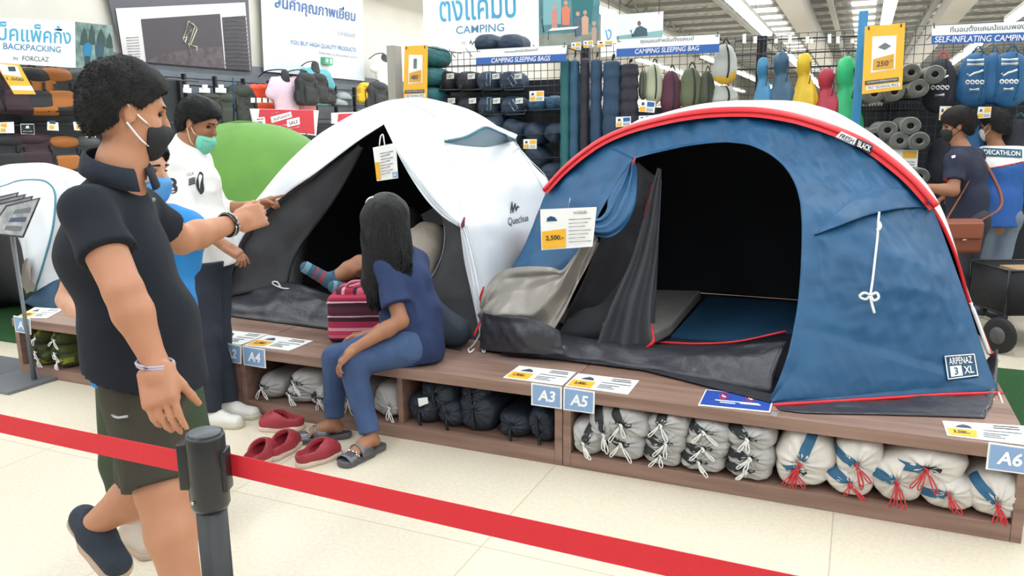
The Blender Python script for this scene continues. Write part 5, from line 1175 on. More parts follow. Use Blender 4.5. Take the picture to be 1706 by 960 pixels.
def employee():
    f = (IA*.95-IR*.25).normalized(); hf = IA*.9-IR*.5-V((0, 0, .15)); J = dict(pelvis=T_(1658, 372, 6.35), waist=T_(1662, 335, 6.35), chest=T_(1664, 285, 6.35), upper=T_(1662, 262, 6.35), neck=T_(1660, 243, 6.35), shL=T_(1624, 265, 6.4), shR=T_(1702, 262, 6.32)); hc = T_(1656, 210, 6.35)
    t = thing('person', 'person in a white and blue store shirt, seen from behind at the right', 'person', (J['pelvis'].x, J['pelvis'].y, 0))
    elL, wrL = T_(1618, 330, 6.6), T_(1625, 340, 6.8); elR, wrR = T_(1716, 335, 6.4), T_(1700, 350, 6.65); a0 = J['pelvis']
    hL, hR = a0-IR*.09, a0+IR*.09; aL = V((hL.x-.08, hL.y, .09)); aR = V((P(1655, 525, z=.05).x, P(1655, 525, z=.05).y, .09)); aR = T_(1662, 512, 6.35); aR.z = .09; aL = T_(1630, 512, 6.5); aL.z = .09; kL = hL.lerp(aL, .5)+f*.03; kR = hR.lerp(aR, .5)+f*.03
    S = Sdf(.0075); torso_body(S, J, f, 1.0); S.cone(J['neck']-V((0, 0, .06)), hc-V((0, 0, .05)), .055, .052, .02); head(S, hc, hf); arm_body(S, J['shL'], elL, wrL); arm_body(S, J['shR'], elR, wrR); hand(S, wrL, f, V((0, 0, -1)), IR, (.5, .5, .5, .5)); hand(S, wrR, f, V((0, 0, -1)), -IR, (.5, .5, .5, .5))
    leg_body(S, hL, kL, aL); leg_body(S, hR, kR, aR); obj('body', S.build(), m_skin2, t)
    def shirt(S):
        S.cone(J['shL'], J['shL'].lerp(elL, .75), .064, .075, .04); S.cone(J['shR'], J['shR'].lerp(elR, .75), .064, .075, .04); S.hem(J['shL'].lerp(elL, .68), elL-J['shL'], .11); S.hem(J['shR'].lerp(elR, .68), elR-J['shR'], .11); torso_body(S, J, f, 1.05, 1.35, .024); S.cone(J['waist'], J['pelvis']-V((0, 0, .03)), .13, .14, .05, V((0, 0, 1)).cross(f), 1.35); S.cut(J['pelvis']-V((0, 0, .02)), V((0, 0, -1))); S.cut(J['neck'], V((0, 0, 1))); return S
    pa = T_(1628, 285, 6.25); pb = T_(1706, 270, 6.25); n = (pb-pa).cross(IA).normalized(); n = n if n.z > 0 else -n
    o1 = obj('shirt_yoke', shirt(Sdf(.009)).cut(pa, -n).build(), mat('shirt_white', '#e9e8e6', .8), t); o2 = obj('shirt_lower', shirt(Sdf(.009)).cut(pa, n).build(crease(81, 16, .004)), mat('shirt_royal', '#1f57a0', .75, bump=.2, ridge=5), t)
    bv = bvh_of(o1, o2); decal(*unit_quad(8, 3), [(1637, 259), (1703, 263), (1703, 249), (1636, 246)], bv, mat('label_teal', '#24576f', .7), t, 'label_patch', .01); decal(*text2d('DECATHLON', .015)[:2], [(1640, 257), (1700, 260), (1700, 252), (1639, 249)], bv, m_printw, t, 'lettering', .016)
    decal(*unit_quad(12, 1), [(1628, 286), (1705, 271), (1705, 269), (1628, 284)], bv, m_cr, t, 'piping', .01)
    S = Sdf(.009); S.cone(hL+V((0, 0, .04)), hR+V((0, 0, .04)), .118, .118, .05)
    for h_, k_, a_ in ((hL, kL, aL), (hR, kR, aR)): S.cone(h_, k_, .1, .075, .04); S.cone(k_, a_, .075, .066, .03); S.hem(a_-V((0, 0, .03)), V((0, 0, -1)), .1, .2)
    obj('jeans', S.build(crease(83, 18, .008)), mat('jeans_grey', '#6f7c8c', .85, bump=.25, bscale=20, var=.12), t)
    short_hair(t, hc, hf, m=mat('hair_dark', '#0e0c0d', .6, bump=.6, bscale=140), vol=.022); face_bits(t, hc, hf); mask(t, hc, hf, mat('mask_white', '#e6e4e0', .7))
    for a_ in (aL, aR): shoe(t, a_+V((0, 0, .02)), V((a_.x+f.x*.18, a_.y+f.y*.18, 0)), mat('shoe_black', '#212228', .6), mat('sneaker_sole'))
employee()
# ================================================================== signs, cards and small goods
def NR(pl): return (V((0, 1, 0)), V((1, 0, 0))) if 'X' in pl else (V((1, 0, 0)), V((0, -1, 0)))
def pq(px, pl, lift=0):
    R, N = NR(pl) if ('X' in pl or 'Y' in pl) else (V((1, 0, 0)), V((0, 0, 1)))
    return [P(a, b, **pl)+N*lift for a, b in px]
def sheet(name, px4, pl, m, parent=None, t=.006, lift=0):
    """board whose four corners (bl, br, tr, tl) are seen at these pixels on a vertical plane"""
    a, b, c, d = pq(px4, pl, lift); N = NR(pl)[1] if ('X' in pl or 'Y' in pl) else V((0, 0, 1))
    vs = [a, b, c, d]+[p-N*t for p in (a, b, c, d)]
    return obj(name, (vs, [[0, 1, 2, 3], [7, 6, 5, 4], [0, 4, 5, 1], [1, 5, 6, 2], [2, 6, 7, 3], [3, 7, 4, 0]]), m, parent, False)
def ptxt(s, bl, br, tl, pl, m, parent, bold=.01, shear=0, lift=.004, name='lettering'):
    a, b, c = pq([bl, br, tl], pl, lift); return lettering(s, a, b-a, c-a, m, parent, bold, shear, name=name)
def ppoly(px, pl, m, parent, name='print', lift=.004):
    return poly(pq(px, pl, lift), m, parent, name)
def pline(px, pl, m, parent, r=.006, name='print_line', lift=.004, closed=False):
    return obj(name, tube(pq(px, pl, lift), r, 4), m, parent)
m_yel = mat('card_yellow', '#f2b632', .5); m_sheetw = mat('card_white', '#f1f1ee', .5); m_sblue = mat('sign_blue', '#2f5fa8', .5); m_txtb = mat('text_blue', '#4f88ad', .6); m_txtd = mat('text_dark', '#3b4a5c', .6); m_plate = mat('plate_blue', '#86a6cf', .45)
m_wire = mat('wire_black', '#26272b', .5, metal=.3); m_wireg = mat('wire_grey', '#4b4d50', .5, metal=.3); m_back = mat('fixture_dark', '#26282d', .7)
m_txtt = mat('text_teal', '#4aa3c9', .6); m_grey5 = mat('text_grey', '#6e747c', .6)
def header(label, px4, pl, thai, eng, bltx, thx):
    """two-tone shelf header: white strip with Thai, blue strip with English"""
    (x0, y0), (x1, y1), (x2, y2), (x3, y3) = px4; c = pq([px4[0]], pl)[0]
    t = thing('shelf_sign', label, 'sign', c, 'shelf header signs')
    ml = (x0, (y0+y3)/2+1); mr = (x1, (y1+y2)/2+1)
    sheet('white_strip', [ml, mr, px4[2], px4[3]], pl, m_sheetw, t, .012); sheet('blue_strip', [px4[0], px4[1], mr, ml], pl, m_sblue, t, .012)
    ptxt(thai, *thx, pl, m_txtd, t, .004); ptxt(eng, *bltx, pl, m_printw, t, .006, .2)
    for k in (px4[3], px4[2]):
        q = pq([(k[0]+(6 if k is px4[3] else -6), k[1]+3)], pl)[0]; obj('support_arm', tube([q, V((q.x, 8.0, q.z))], .007, 5), m_wireg, t); obj('hook', tube(pq([(k[0]+(3 if k is px4[3] else -3), k[1]-4), (k[0]+(3 if k is px4[3] else -3), k[1]+4)], pl, .01), .006, 5), m_wire, t)
    return t
pf = dict(Y=7.35)
header('white and blue shelf sign reading CAMPING SLEEPING BAGS', [(793, 108), (943, 102), (944, 75), (793, 83)], pf, 'ถุงนอนสำหรับตั้งแคมป์', 'CAMPING SLEEPING BAGS', ((819, 105), (917, 101), (819, 97)), ((841, 90), (896, 86), (841, 84)))
header('white and blue shelf sign reading CAMPING SLEEPING BAG', [(1027, 95), (1198, 87), (1199, 57), (1027, 66)], pf, 'ถุงนอนสำหรับตั้งแคมป์', 'CAMPING SLEEPING BAG', ((1058, 90), (1165, 84), (1058, 82)), ((1067, 74), (1156, 69), (1067, 65)))
header('white and blue shelf sign about self-inflating camping mattresses', [(1552, 74), (1760, 68), (1760, 33), (1553, 43)], dict(Y=7.1), 'ที่นอนตั้งแคมป์แบบพองลม', 'SELF-INFLATING CAMPING MAT', ((1557, 71), (1750, 67), (1557, 61)), ((1583, 54), (1724, 47), (1583, 44)))
def yellow_sign(label, px4, pl, price, pic):
    t = thing('price_sign', label, 'price sign', pq([px4[0]], pl)[0]); sheet('board', px4, pl, m_yel, t, .01); s = lambda a, b: tuple((V((*px4[0], 0))*(1-a)*(1-b)+V((*px4[1], 0))*a*(1-b)+V((*px4[2], 0))*a*b+V((*px4[3], 0))*(1-a)*b)[:2])
    ppoly([s(.2, .30), s(.8, .32), s(.8, .82), s(.2, .84)], pl, m_sheetw, t, 'white_panel', .003); ppoly([s(.24, .33), s(.76, .33), s(.76, .55), s(.24, .50)], pl, mat('card_ochre', '#dba233', .5), t, 'price_panel', .006)
    ptxt(price, s(.33, .38), s(.63, .38), s(.33, .46), pl, m_txtd, t, .02, lift=.009); ptxt('.-', s(.65, .43), s(.72, .43), s(.65, .455), pl, m_txtd, t, .02, lift=.009)
    ppoly([s(.06, .13), s(.9, .13), s(.9, .19), s(.06, .19)], pl, mat('text_band', '#4a4a46', .6), t, 'text_band', .004); ptxt('แสดงราคาดีที่สุดราคาถูก', s(.12, .142), s(.86, .142), s(.12, .182), pl, m_printw, t, .0, lift=.007)
    ppoly([s(.1, .05), s(.94, .05), s(.94, .11), s(.1, .11)], pl, m_sheetw, t, 'text_band', .004); ptxt('FIRST TECHNICAL PRICE', s(.14, .06), s(.9, .06), s(.14, .1), pl, m_txtd, t, .01, lift=.007)
    if pic == 'mat': ppoly([s(.34, .67), s(.52, .62), s(.68, .67), s(.52, .73)], pl, m_grey5, t, 'picture', .007)
    else: ppoly([s(.42, .58), s(.56, .58), s(.56, .76), s(.42, .76)], pl, m_grey5, t, 'picture', .007)
    for a in (.1, .9):
        q = pq([s(a, .97)], pl)[0]; obj('support_arm', tube([q, V((q.x, 8.0, q.z))], .006, 5), m_wireg, t); obj('clip', tube(pq([s(a, .99), s(a, .94)], pl, .01), .006, 5), m_wire, t)
yellow_sign('tall yellow price sign reading 480 above the white tent', [(672, 168), (711, 166), (712, 75), (674, 77)], dict(Y=7.2), '480', 'bag')
yellow_sign('tall yellow price sign reading 250 above the rolled mats', [(1436, 157), (1503, 149), (1508, 38), (1441, 44)], dict(Y=6.9), '250', 'mat')
# hanging CAMPING banner with a photo panel
pb = dict(Y=9.6)
t = thing('hanging_banner', 'large hanging white banner reading CAMPING', 'banner', P(800, 80, **pb)); sheet('banner', [(707, 92), (898, 85), (897, -60), (703, -52)], pb, mat('banner_white', '#f7f9fa', .6), t, .01)
[obj('suspension_wire', tube([P(x, -50, **pb), V((P(x, -50, **pb).x, 9.6, ROOF))], .006, 4), m_wireg, t) for x in (720, 885)]
ptxt('ตั้งแคมป์', (733, 37), (862, 29), (731, -14), pb, m_txtt, t, .012); ptxt('CAMPING', (760, 57), (840, 52), (760, 44), pb, m_txtb, t, .006); ptxt('by', (770, 75), (776, 74), (770, 69), pb, m_grey5, t, .0); ptxt('QUECHUA', (797, 74), (846, 71), (797, 66), pb, m_txtd, t, .0)
ppoly([(781, 74), (785, 66), (787, 73), (790, 68), (793, 73), (796, 71), (792, 75), (790, 71), (787, 76), (785, 71)], pb, m_txtd, t, 'logo_mark', .005)
t = thing('photo_banner', 'hanging photo panel of a family at a camp table by a teal tent', 'banner', P(950, 76, **pb)); sheet('panel', [(898, 78), (998, 74), (1000, -66), (897, -60)], pb, mat('photo_teal', '#5f8f96', .6, col2='#3d6a74', vscale=3), t, .01)
[obj('suspension_wire', tube([P(x, -60, **pb), V((P(x, -60, **pb).x, 9.6, ROOF))], .006, 4), m_wireg, t) for x in (905, 990)]
ppoly([(899, 77), (998, 73), (998, 52), (899, 58)], pb, mat('photo_ground', '#8c9289', .7, var=.3, vscale=5), t, lift=.003); ppoly([(955, 45), (985, 40), (992, -30), (950, -30)], pb, mat('photo_tent', '#2f6f73', .6), t, lift=.003); ppoly([(905, 42), (935, 40), (935, -40), (905, -20)], pb, mat('photo_tent2', '#7fb0b5', .6), t, lift=.003)
skin_p = mat('photo_skin', '#c79a83', .7)
for (x, yt, wd, cl) in ((924, 8, 9, '#c98c84'), (943, 2, 12, '#d67f66'), (963, 20, 10, '#5a6a78'), (975, 18, 10, '#cba48c'), (990, 36, 7, '#b89a8a')):
    mm = mat('photo_cloth_'+cl[1:], cl, .7); ppoly([(x-wd*.5, yt+40), (x+wd*.5, yt+40), (x+wd*.6, yt+12), (x, yt+7), (x-wd*.6, yt+12)], pb, mm, t, lift=.005); ppoly([(x+3.5*math.cos(k*.7854), yt+3+4*math.sin(k*.7854)) for k in range(8)][::-1], pb, skin_p, t, lift=.006)
ppoly([(912, 52), (960, 48), (966, 44), (920, 47)], pb, m_sheetw, t, lift=.007); pline([(903, 32), (906, 54)], pb, m_txtd, t, .008); pline([(915, 50), (913, 66)], pb, m_txtd, t, .006); pline([(958, 48), (960, 62)], pb, m_txtd, t, .006)
pb2 = dict(Y=12.5)
t = thing('hanging_banner', 'white hanging banner end showing one teal letter beside the photo of a hiker', 'banner', P(1015, 80, **pb2)); sheet('banner', [(1001, 95), (1027, 93), (1027, 18), (1001, 10)], pb2, mat('banner_white'), t, .01); obj('suspension_wire', tube([P(1014, 15, **pb2), V((P(1014, 15, **pb2).x, 12.5, ROOF))], .006, 4), m_wireg, t); ptxt('ง', (1008, 68), (1019, 66), (1008, 50), pb2, m_txtt, t, .01)
t = thing('photo_banner', 'hanging photo panel of a hiker in a dark jacket before a pale sky', 'banner', P(1065, 68, **pb2)); sheet('panel', [(1027, 72), (1104, 68), (1105, 19), (1027, 25)], pb2, mat('photo_sky', '#cfe6e6', .6), t, .01)
[obj('suspension_wire', tube([P(x, 24, **pb2), V((P(x, 24, **pb2).x, 12.5, ROOF))], .006, 4), m_wireg, t) for x in (1032, 1098)]
ppoly([(1027, 68), (1104, 65), (1104, 50), (1070, 55), (1027, 60)], pb2, mat('photo_hill', '#7fa3a6', .7), t, lift=.003); ppoly([(1052, 62), (1079, 60), (1078, 48), (1068, 43), (1060, 46)], pb2, mat('photo_jacket', '#3c5560', .7), t, lift=.005); ppoly([(1065+3.2*math.cos(k*.7854), 39+4.5*math.sin(k*.7854)) for k in range(8)][::-1], pb2, mat('photo_face', '#6a5a52', .7), t, lift=.006); pline([(1054, 60), (1051, 50)], pb2, mat('photo_jacket'), t, .012)
# ------------------------------------------------------------------ left wall: banners, posters, exit sign
pw = dict(X=-9.38)
t = thing('wall_banner', 'big pale wall banner reading YOU BUY HIGH QUALITY PRODUCTS', 'banner', P(515, 120, **pw)); sheet('banner', [(436, 119), (604, 135), (600, -40), (428, -70)], pw, mat('banner_pale', '#d3d9dd', .6), t, .01, .05)
pwl = dict(X=-9.32)
ptxt('สินค้าคุณภาพเยี่ยม', (458, 19), (592, 42), (458, -12), pwl, mat('text_navy', '#3f639a', .6), t, .012); ptxt('ราคาย่อมเยา', (562, 59), (593, 63), (562, 49), pwl, m_grey5, t, .0); ptxt('YOU BUY HIGH QUALITY PRODUCTS', (483, 75), (593, 88), (483, 66), pwl, mat('text_navy'), t, .008); ptxt('Everyday at the lowest prices', (532, 91), (594, 99), (532, 85), pwl, m_grey5, t, .0)
t = thing('exit_sign', 'small green emergency exit sign below the big wall banner', 'sign', P(542, 105, **pw)); sheet('board', [(535, 107), (549, 109), (549, 97), (535, 95)], pwl, mat('exit_green', '#4f9d7c', .5), t, .14, .08)
ppoly([(538, 104), (540, 104), (541, 100), (539, 98), (537, 101)], pwl, m_printw, t, lift=.086); ppoly([(544, 106), (547, 106), (547, 99), (544, 98)], pwl, m_printw, t, lift=.086)
t = thing('wall_poster', 'dark wall poster of a computer screen with a wireframe frame drawing', 'poster', P(300, 110, **pw)); sheet('panel', [(204, 102), (418, 119), (408, -60), (165, -50)], pw, mat('poster_grey', '#54535a', .6), t, .01, .03)
pk = dict(X=-9.34); ppoly([(206, 100), (417, 118), (408, 4), (192, 14)], pk, mat('poster_white', '#c9c6c6', .6), t, 'window_panel'); ppoly([(243, 104), (374, 115), (366, 23), (234, 32)], pk, mat('poster_dark', '#423c42', .6), t, 'view_panel', .008); ppoly([(376, 115), (416, 118), (408, 26), (369, 29)], pk, mat('poster_dark2', '#3c383d', .6), t, 'list_panel', .008); ppoly([(244, 103), (373, 114), (368, 78), (330, 80), (262, 92)], pk, mat('poster_floor', '#5a5156', .7, var=.4, vscale=9), t, 'ground_print', .01)
mln = mat('poster_line', '#d9d0b8', .6)
for L in ([(313, 35), (304, 64), (307, 72), (310, 61), (304, 64)], [(313, 35), (327, 48), (316, 75), (327, 78), (326, 85)], [(318, 50), (309, 60)], [(323, 46), (314, 74)], [(313, 72), (317, 93)], [(313, 35), (320, 40), (327, 48)]): pline(L, pk, mln, t, .012, 'wireframe_line', .014)
for k in range(13):
    pline([(373+k*.0+1, 30+k*6.5), (409+k*.55, 28+k*6.7)], pk, mat('poster_text', '#8f8a8c', .6), t, .008, 'text_row', .012)
for k in range(9): pline([(209+k*.6, 63+k*4.6), (230+k*.4, 62+k*4.6)], pk, mat('poster_text'), t, .004, 'text_row', .012)
pg = dict(X=-7.9)
t = thing('hanging_banner', 'white banner reading BACKPACKING at the left edge', 'banner', P(60, 105, **pg)); sheet('banner', [(-60, 101), (126, 113), (125, 36), (-60, 26)], pg, mat('banner_white'), t, .01); ptxt('บ็คแพ็คกิ้ง', (-4, 67), (118, 74), (-4, 35), pg, m_txtt, t, .012); ptxt('BACKPACKING', (5, 82), (101, 88), (5, 71), pg, m_txtb, t, .012); ptxt('FORCLAZ', (37, 101), (81, 103), (37, 93), pg, m_txtd, t, .004); ptxt('by', (22, 101), (31, 101), (22, 94), pg, m_txtd, t, .0)
t = thing('photo_banner', 'photo panel of two hikers with backpacks in a forest clearing', 'banner', P(155, 112, **pg)); sheet('panel', [(126, 113), (190, 116), (188, 43), (125, 36)], pg, mat('photo_forest', '#8fa6a2', .6, col2='#4f6b68', vscale=9), t, .01)
for (x, y0, h_, w_) in ((140, 75, 30, 7), (153, 74, 34, 6), (168, 77, 30, 8), (182, 80, 26, 6)): ppoly([(x-w_, y0), (x+w_, y0+1), (x+w_*.7, y0-h_*.6), (x, y0-h_), (x-w_*.8, y0-h_*.5)], pg, mat('photo_tree', '#3b504f', .7), t)
for (x, cl) in ((146, '#2f7fae'), (166, '#3a5566')):
    mm = mat('photo_pack_'+cl[1:], cl, .7); ppoly([(x-7, 93), (x+6, 94), (x+7, 76), (x, 70), (x-8, 76)], pg, mm, t, lift=.006); ppoly([(x-5, 112), (x+4, 113), (x+4, 93), (x-5, 92)], pg, mat('photo_legs', '#2d4553', .7), t, lift=.005)
# yellow tag hanging at the far left
pt = dict(X=-7.6); t = thing('price_sign', 'yellow and white price tag hanging at the left edge by the backpacks', 'price sign', P(30, 155, **pt)); sheet('board', [(24, 157), (60, 157), (32, 107), (-8, 104)], pt, m_yel, t, .006); ppoly([(20, 150), (56, 151), (52, 143), (16, 143)], pt, m_sheetw, t); ppoly([(4, 124), (36, 128), (28, 110), (-4, 106)], pt, m_sheetw, t); ptxt('1,500', (12, 134), (40, 136), (9, 128), pt, m_txtd, t, .01, lift=.008); ppoly([(14, 119), (26, 119), (24, 111), (12, 111)], pt, m_txtd, t, lift=.008)
# red SALE board
ps = dict(X=-7.3); t = thing('sale_sign', 'red and white SALE board above the green tent', 'sign', P(475, 222, **ps)); sheet('board', [(424, 214), (527, 226), (531, 184), (417, 181)], ps, mat('sale_white', '#f2f0ee', .5), t, .015); [obj('support_post', tube([P(x, 220, **ps), V((P(x, 220, **ps).x-.02, P(x, 220, **ps).y, .0))], .012, 6), m_wireg, t) for x in (440, 510)]
ppoly([(428, 214), (524, 224), (522, 184), (432, 182)], ps, mat('sale_red', '#c3283a', .5), t, 'red_field')
ppoly([(452, 205), (486, 195), (484, 186), (450, 195)], ps, m_sheetw, t, 'text_plate', .007); ptxt('สินค้าลดราคา', (455, 202), (484, 193), (454, 196), ps, m_printk, t, .004, lift=.01); ppoly([(478, 212), (499, 207), (498, 195), (477, 200)], ps, m_sheetw, t, 'text_plate', .008); ptxt('SALE', (481, 209), (496, 205), (480, 203), ps, m_printk, t, .01, lift=.011); pline([(461, 211), (477, 208)], ps, m_sheetw, t, .008); pline([(480, 215), (498, 211)], ps, m_sheetw, t, .006); pline([(452, 190), (462, 187)], ps, m_sheetw, t, .006)
sheet('price_card', [(424, 213), (441, 213), (439, 195), (423, 196)], ps, m_sheetw, t, .004, .02); ptxt('100.-', (426, 208), (438, 208), (426, 202), ps, m_printk, t, .02, lift=.025); pline([(426, 199), (436, 198)], ps, mat('sale_red'), t, .008, lift=.025)
t = thing('sale_sign', 'second red and white sale board just showing above the white tent', 'sign', P(570, 205, **ps)); sheet('board', [(553, 206), (610, 210), (610, 186), (553, 188)], ps, mat('sale_white'), t, .015); [obj('support_post', tube([P(x, 205, **ps), V((P(x, 205, **ps).x-.02, P(x, 205, **ps).y, .0))], .012, 6), m_wireg, t) for x in (565, 600)]
ppoly([(562, 205), (608, 209), (606, 188), (563, 190)], ps, mat('sale_red'), t, 'red_field')
# ------------------------------------------------------------------ price cards and plates on the bench
def bench_card(label, px4, price):
    a, b, c, d = [P(x, y, z=BH+.004) for x, y in px4]; t = thing('price_card', label, 'price card', (a+c)/2-V((0, 0, .004)), 'price cards on the bench top')
    Q = lambda u, v, h: a.lerp(b, u).lerp(d.lerp(c, u), v)+V((0, 0, h))
    vs = [a, b, c, d]; obj('sheet', (vs+[v-V((0, 0, .003)) for v in vs], [[0, 1, 2, 3], [7, 6, 5, 4], [0, 4, 5, 1], [1, 5, 6, 2], [2, 6, 7, 3], [3, 7, 4, 0]]), m_sheetw, t, False)
    poly([Q(.03, .06, .0015), Q(.4, .06, .0015), Q(.4, .5, .0015), Q(.03, .5, .0015)], m_yel, t, 'price_panel'); lettering(price, Q(.1, .17, .003), Q(.32, .17, 0)-Q(.1, .17, 0), Q(.1, .38, 0)-Q(.1, .17, 0), m_printk, t, .02)
    poly([Q(.13, .6, .0015), Q(.35, .6, .0015), Q(.31, .75, .0015), Q(.24, .82, .0015), Q(.17, .72, .0015)], m_txtd, t, 'tent_picture')
    for k, (u0, u1, v) in enumerate(((.6, .9, .84), (.6, .92, .72), (.48, .95, .52), (.48, .8, .36), (.48, .7, .26), (.48, .76, .16))): poly([Q(u0, v, .0015), Q(u1, v, .0015), Q(u1, v+.045, .0015), Q(u0, v+.045, .0015)], m_grey5 if k > 1 else m_printk, t, 'text_line')
    return t
bench_card('white price card on the bench corner above the A1 plate', [(26, 529), (78, 530), (106, 515), (58, 512)], '1,490')
bench_card('white price card on the bench above the A2 plate', [(351, 570), (402, 574), (446, 557), (377, 550)], '1,200')
bench_card('white price card on the bench above the A4 plate, beside the pink bag', [(406, 575), (482, 584), (522, 568), (446, 558)], '2,300')
bench_card('white price card on the bench above the A3 plate', [(838, 629), (937, 642), (960, 620), (865, 609)], '1,900.-')
bench_card('white price card on the bench above the A5 plate', [(941, 643), (1046, 657), (1065, 634), (963, 622)], '3,000.-')
bench_card('white price card on the bench above the A6 plate', [(1578, 725), (1706, 741), (1712, 710), (1570, 701)], '3,500.-')
a, b, c, d = [P(x, y, z=BH+.004) for x, y in [(1163, 675), (1283, 687), (1290, 660), (1176, 649)]]; t = thing('notice_card', 'blue notice card with two no-shoes symbols lying on the bench edge', 'notice', (a+c)/2-V((0, 0, .004)))
Q = lambda u, v, h: a.lerp(b, u).lerp(d.lerp(c, u), v)+V((0, 0, h))
vs = [a, b, c, d]; obj('sheet', (vs+[v-V((0, 0, .003)) for v in vs], [[0, 1, 2, 3], [7, 6, 5, 4], [0, 4, 5, 1], [1, 5, 6, 2], [2, 6, 7, 3], [3, 7, 4, 0]]), m_sheetw, t, False); poly([Q(.02, .05, .0015), Q(.98, .05, .0015), Q(.98, .95, .0015), Q(.02, .95, .0015)], mat('notice_blue', '#2149a4', .5), t, 'blue_field')
for u in (.3, .68):
    pts = [Q(u+.06*math.cos(k*.3307), .66+.2*math.sin(k*.3307), .003) for k in range(20)]; obj('ban_ring', tube(pts, .0022, 5), m_red, t); obj('ban_bar', tube([pts[3], pts[12]], .002, 5), m_red, t); poly([Q(u-.03, .6, .002), Q(u+.035, .6, .002), Q(u+.03, .68, .002), Q(u-.0, .68, .002), Q(u-.02, .76, .002), Q(u-.03, .74, .002)], m_printw, t, 'shoe_symbol')
for (u0, u1, v) in ((.2, .82, .36), (.28, .5, .25), (.56, .85, .3)): poly([Q(u0, v, .002), Q(u1, v, .002), Q(u1, v+.05, .002), Q(u0, v+.05, .002)], m_printw, t, 'text_line')
def plate(label, px4, txt):
    pl = dict(Y=BY-.004); t = thing('number_plate', label, 'plate', P(*px4[0], **pl), 'number plates on the bench front'); sheet('board', px4, pl, m_sheetw, t, .003)
    s = lambda a, b: tuple((V((*px4[0], 0))*(1-a)*(1-b)+V((*px4[1], 0))*a*(1-b)+V((*px4[2], 0))*a*b+V((*px4[3], 0))*(1-a)*b)[:2])
    ppoly([s(.05, .06), s(.95, .06), s(.95, .94), s(.05, .94)], pl, m_plate, t, 'blue_field', .002); ptxt(txt, s(.22, .26), s(.8, .26), s(.22, .76), pl, m_printw, t, .03, .15, .004)
plate('blue plate reading A1 at the left bench corner', [(26, 553), (52, 558), (50, 531), (22, 526)], 'A1')
plate('blue plate reading A2 on the bench front', [(369, 602), (402, 607), (402, 576), (366, 570)], 'A2')
plate('blue plate reading A4 on the bench front, beside A2', [(406, 608), (443, 614), (441, 582), (404, 576)], 'A4')
plate('blue plate reading A3 on the bench front', [(885, 675), (936, 682), (936, 645), (885, 638)], 'A3')
plate('blue plate reading A5 on the bench front, beside A3', [(938, 683), (990, 690), (991, 653), (939, 645)], 'A5')
plate('blue plate reading A6 at the right end of the bench', [(1642, 782), (1716, 792), (1718, 747), (1647, 737)], 'A6')
# hanging price tags on the two tents
pl = dict(Y=3.74); t = thing('price_tag', 'price tag reading 2,500 hung on the left of the blue tent', 'price tag', P(945, 415, **pl)); sheet('card', [(902, 417), (987, 411), (994, 345), (900, 349)], pl, m_sheetw, t, .003)
ppoly([(904, 415), (943, 412), (943, 381), (903, 386)], pl, m_yel, t, 'price_panel'); ptxt('2,500.-', (910, 402), (940, 400), (910, 393), pl, m_printk, t, .02, lift=.007); ppoly([(911, 369), (929, 368), (925, 362), (918, 360), (912, 363)], pl, mat('tent_blue'), t, 'tent_picture'); ptxt('ราคาโปรโมชั่น', (956, 357), (978, 356), (956, 351), pl, m_printk, t, .006)
for k in range(7): pline([(948, 366+k*6.2), (985-5*(k % 3), 364+k*6.2)], pl, m_grey5 if k else m_printk, t, .0015, 'text_line')
obj('cord', tube(pq([(947, 346), (950, 330)], pl), .002, 5), m_rope, t)
pl = dict(Y=3.97); t = thing('price_tag', 'price tag hung in the doorway of the white tent, marked A3', 'price tag', P(643, 300, **pl)); sheet('card', [(628, 302), (663, 297), (659, 238), (621, 246)], pl, m_sheetw, t, .003); ppoly([(628, 300), (635, 299), (633, 270), (625, 271)], pl, m_yel, t, 'price_panel'); ppoly([(655, 296), (663, 295), (662, 286), (654, 287)], pl, m_plate, t, 'number_patch'); ptxt('A3', (656, 294), (661, 293), (656, 289), pl, m_printw, t, .02, lift=.007)
for k in range(8): pline([(634+k*.3, 256+k*5), (655-5*(k % 2), 252+k*5)], pl, m_grey5 if k > 1 else m_printk, t, .0018, 'text_line')
obj('hanger', tube(cr(pq([(632, 243), (634, 228), (638, 224), (640, 236), (641, 242)], pl), 12), .004, 5), m_printw, t)
# ------------------------------------------------------------------ red belt barrier
m_post = mat('post_black', '#2b2c2f', .45); SX, SY = -1.185, 1.12
t = thing('barrier_post', 'black retractable belt barrier post in the foreground', 'post', (SX, SY, 0)); c = (SX, SY, 0)
obj('base', lathe([(.0, 0), (.16, 0), (.165, .01), (.155, .022), (.05, .04), (.032, .05), (0, .05)], c, seg=32), m_post, t); obj('tube', lathe([(0, .045), (.031, .045), (.031, .80), (0, .80)], c, seg=28), m_post, t)
hd_ = obj('belt_head', lathe([(0, .79), (.034, .79), (.039, .80), (.039, .945), (.036, .955), (.034, .952), (0, .952)], c, seg=28), mat('head_black', '#202123', .35), t); obj('cap', lathe([(0, .95), (.034, .95), (.032, .957), (0, .958)], c, seg=28), mat('cap_grey', '#55585b', .5), hd_)
obj('belt_slot', box((SX-.043*IR.x, SY-.043*IR.y, .885), (.024, .035, .10), YAW, bev=.004), mat('head_black'), hd_); obj('belt_slot', box((SX+.038*IR.x, SY+.038*IR.y, .875), (.012, .035, .09), YAW, bev=.003), mat('head_black'), hd_); obj('screw', lathe([(0, 0), (.004, .001), (.004, .003), (0, .004)], (SX-.008, SY-.0385, .815), (0, -1, 0), 8), mat('chrome'), hd_)
m_belt = mat('belt_red', '#d2202f', .6, bump=.1, bscale=60)
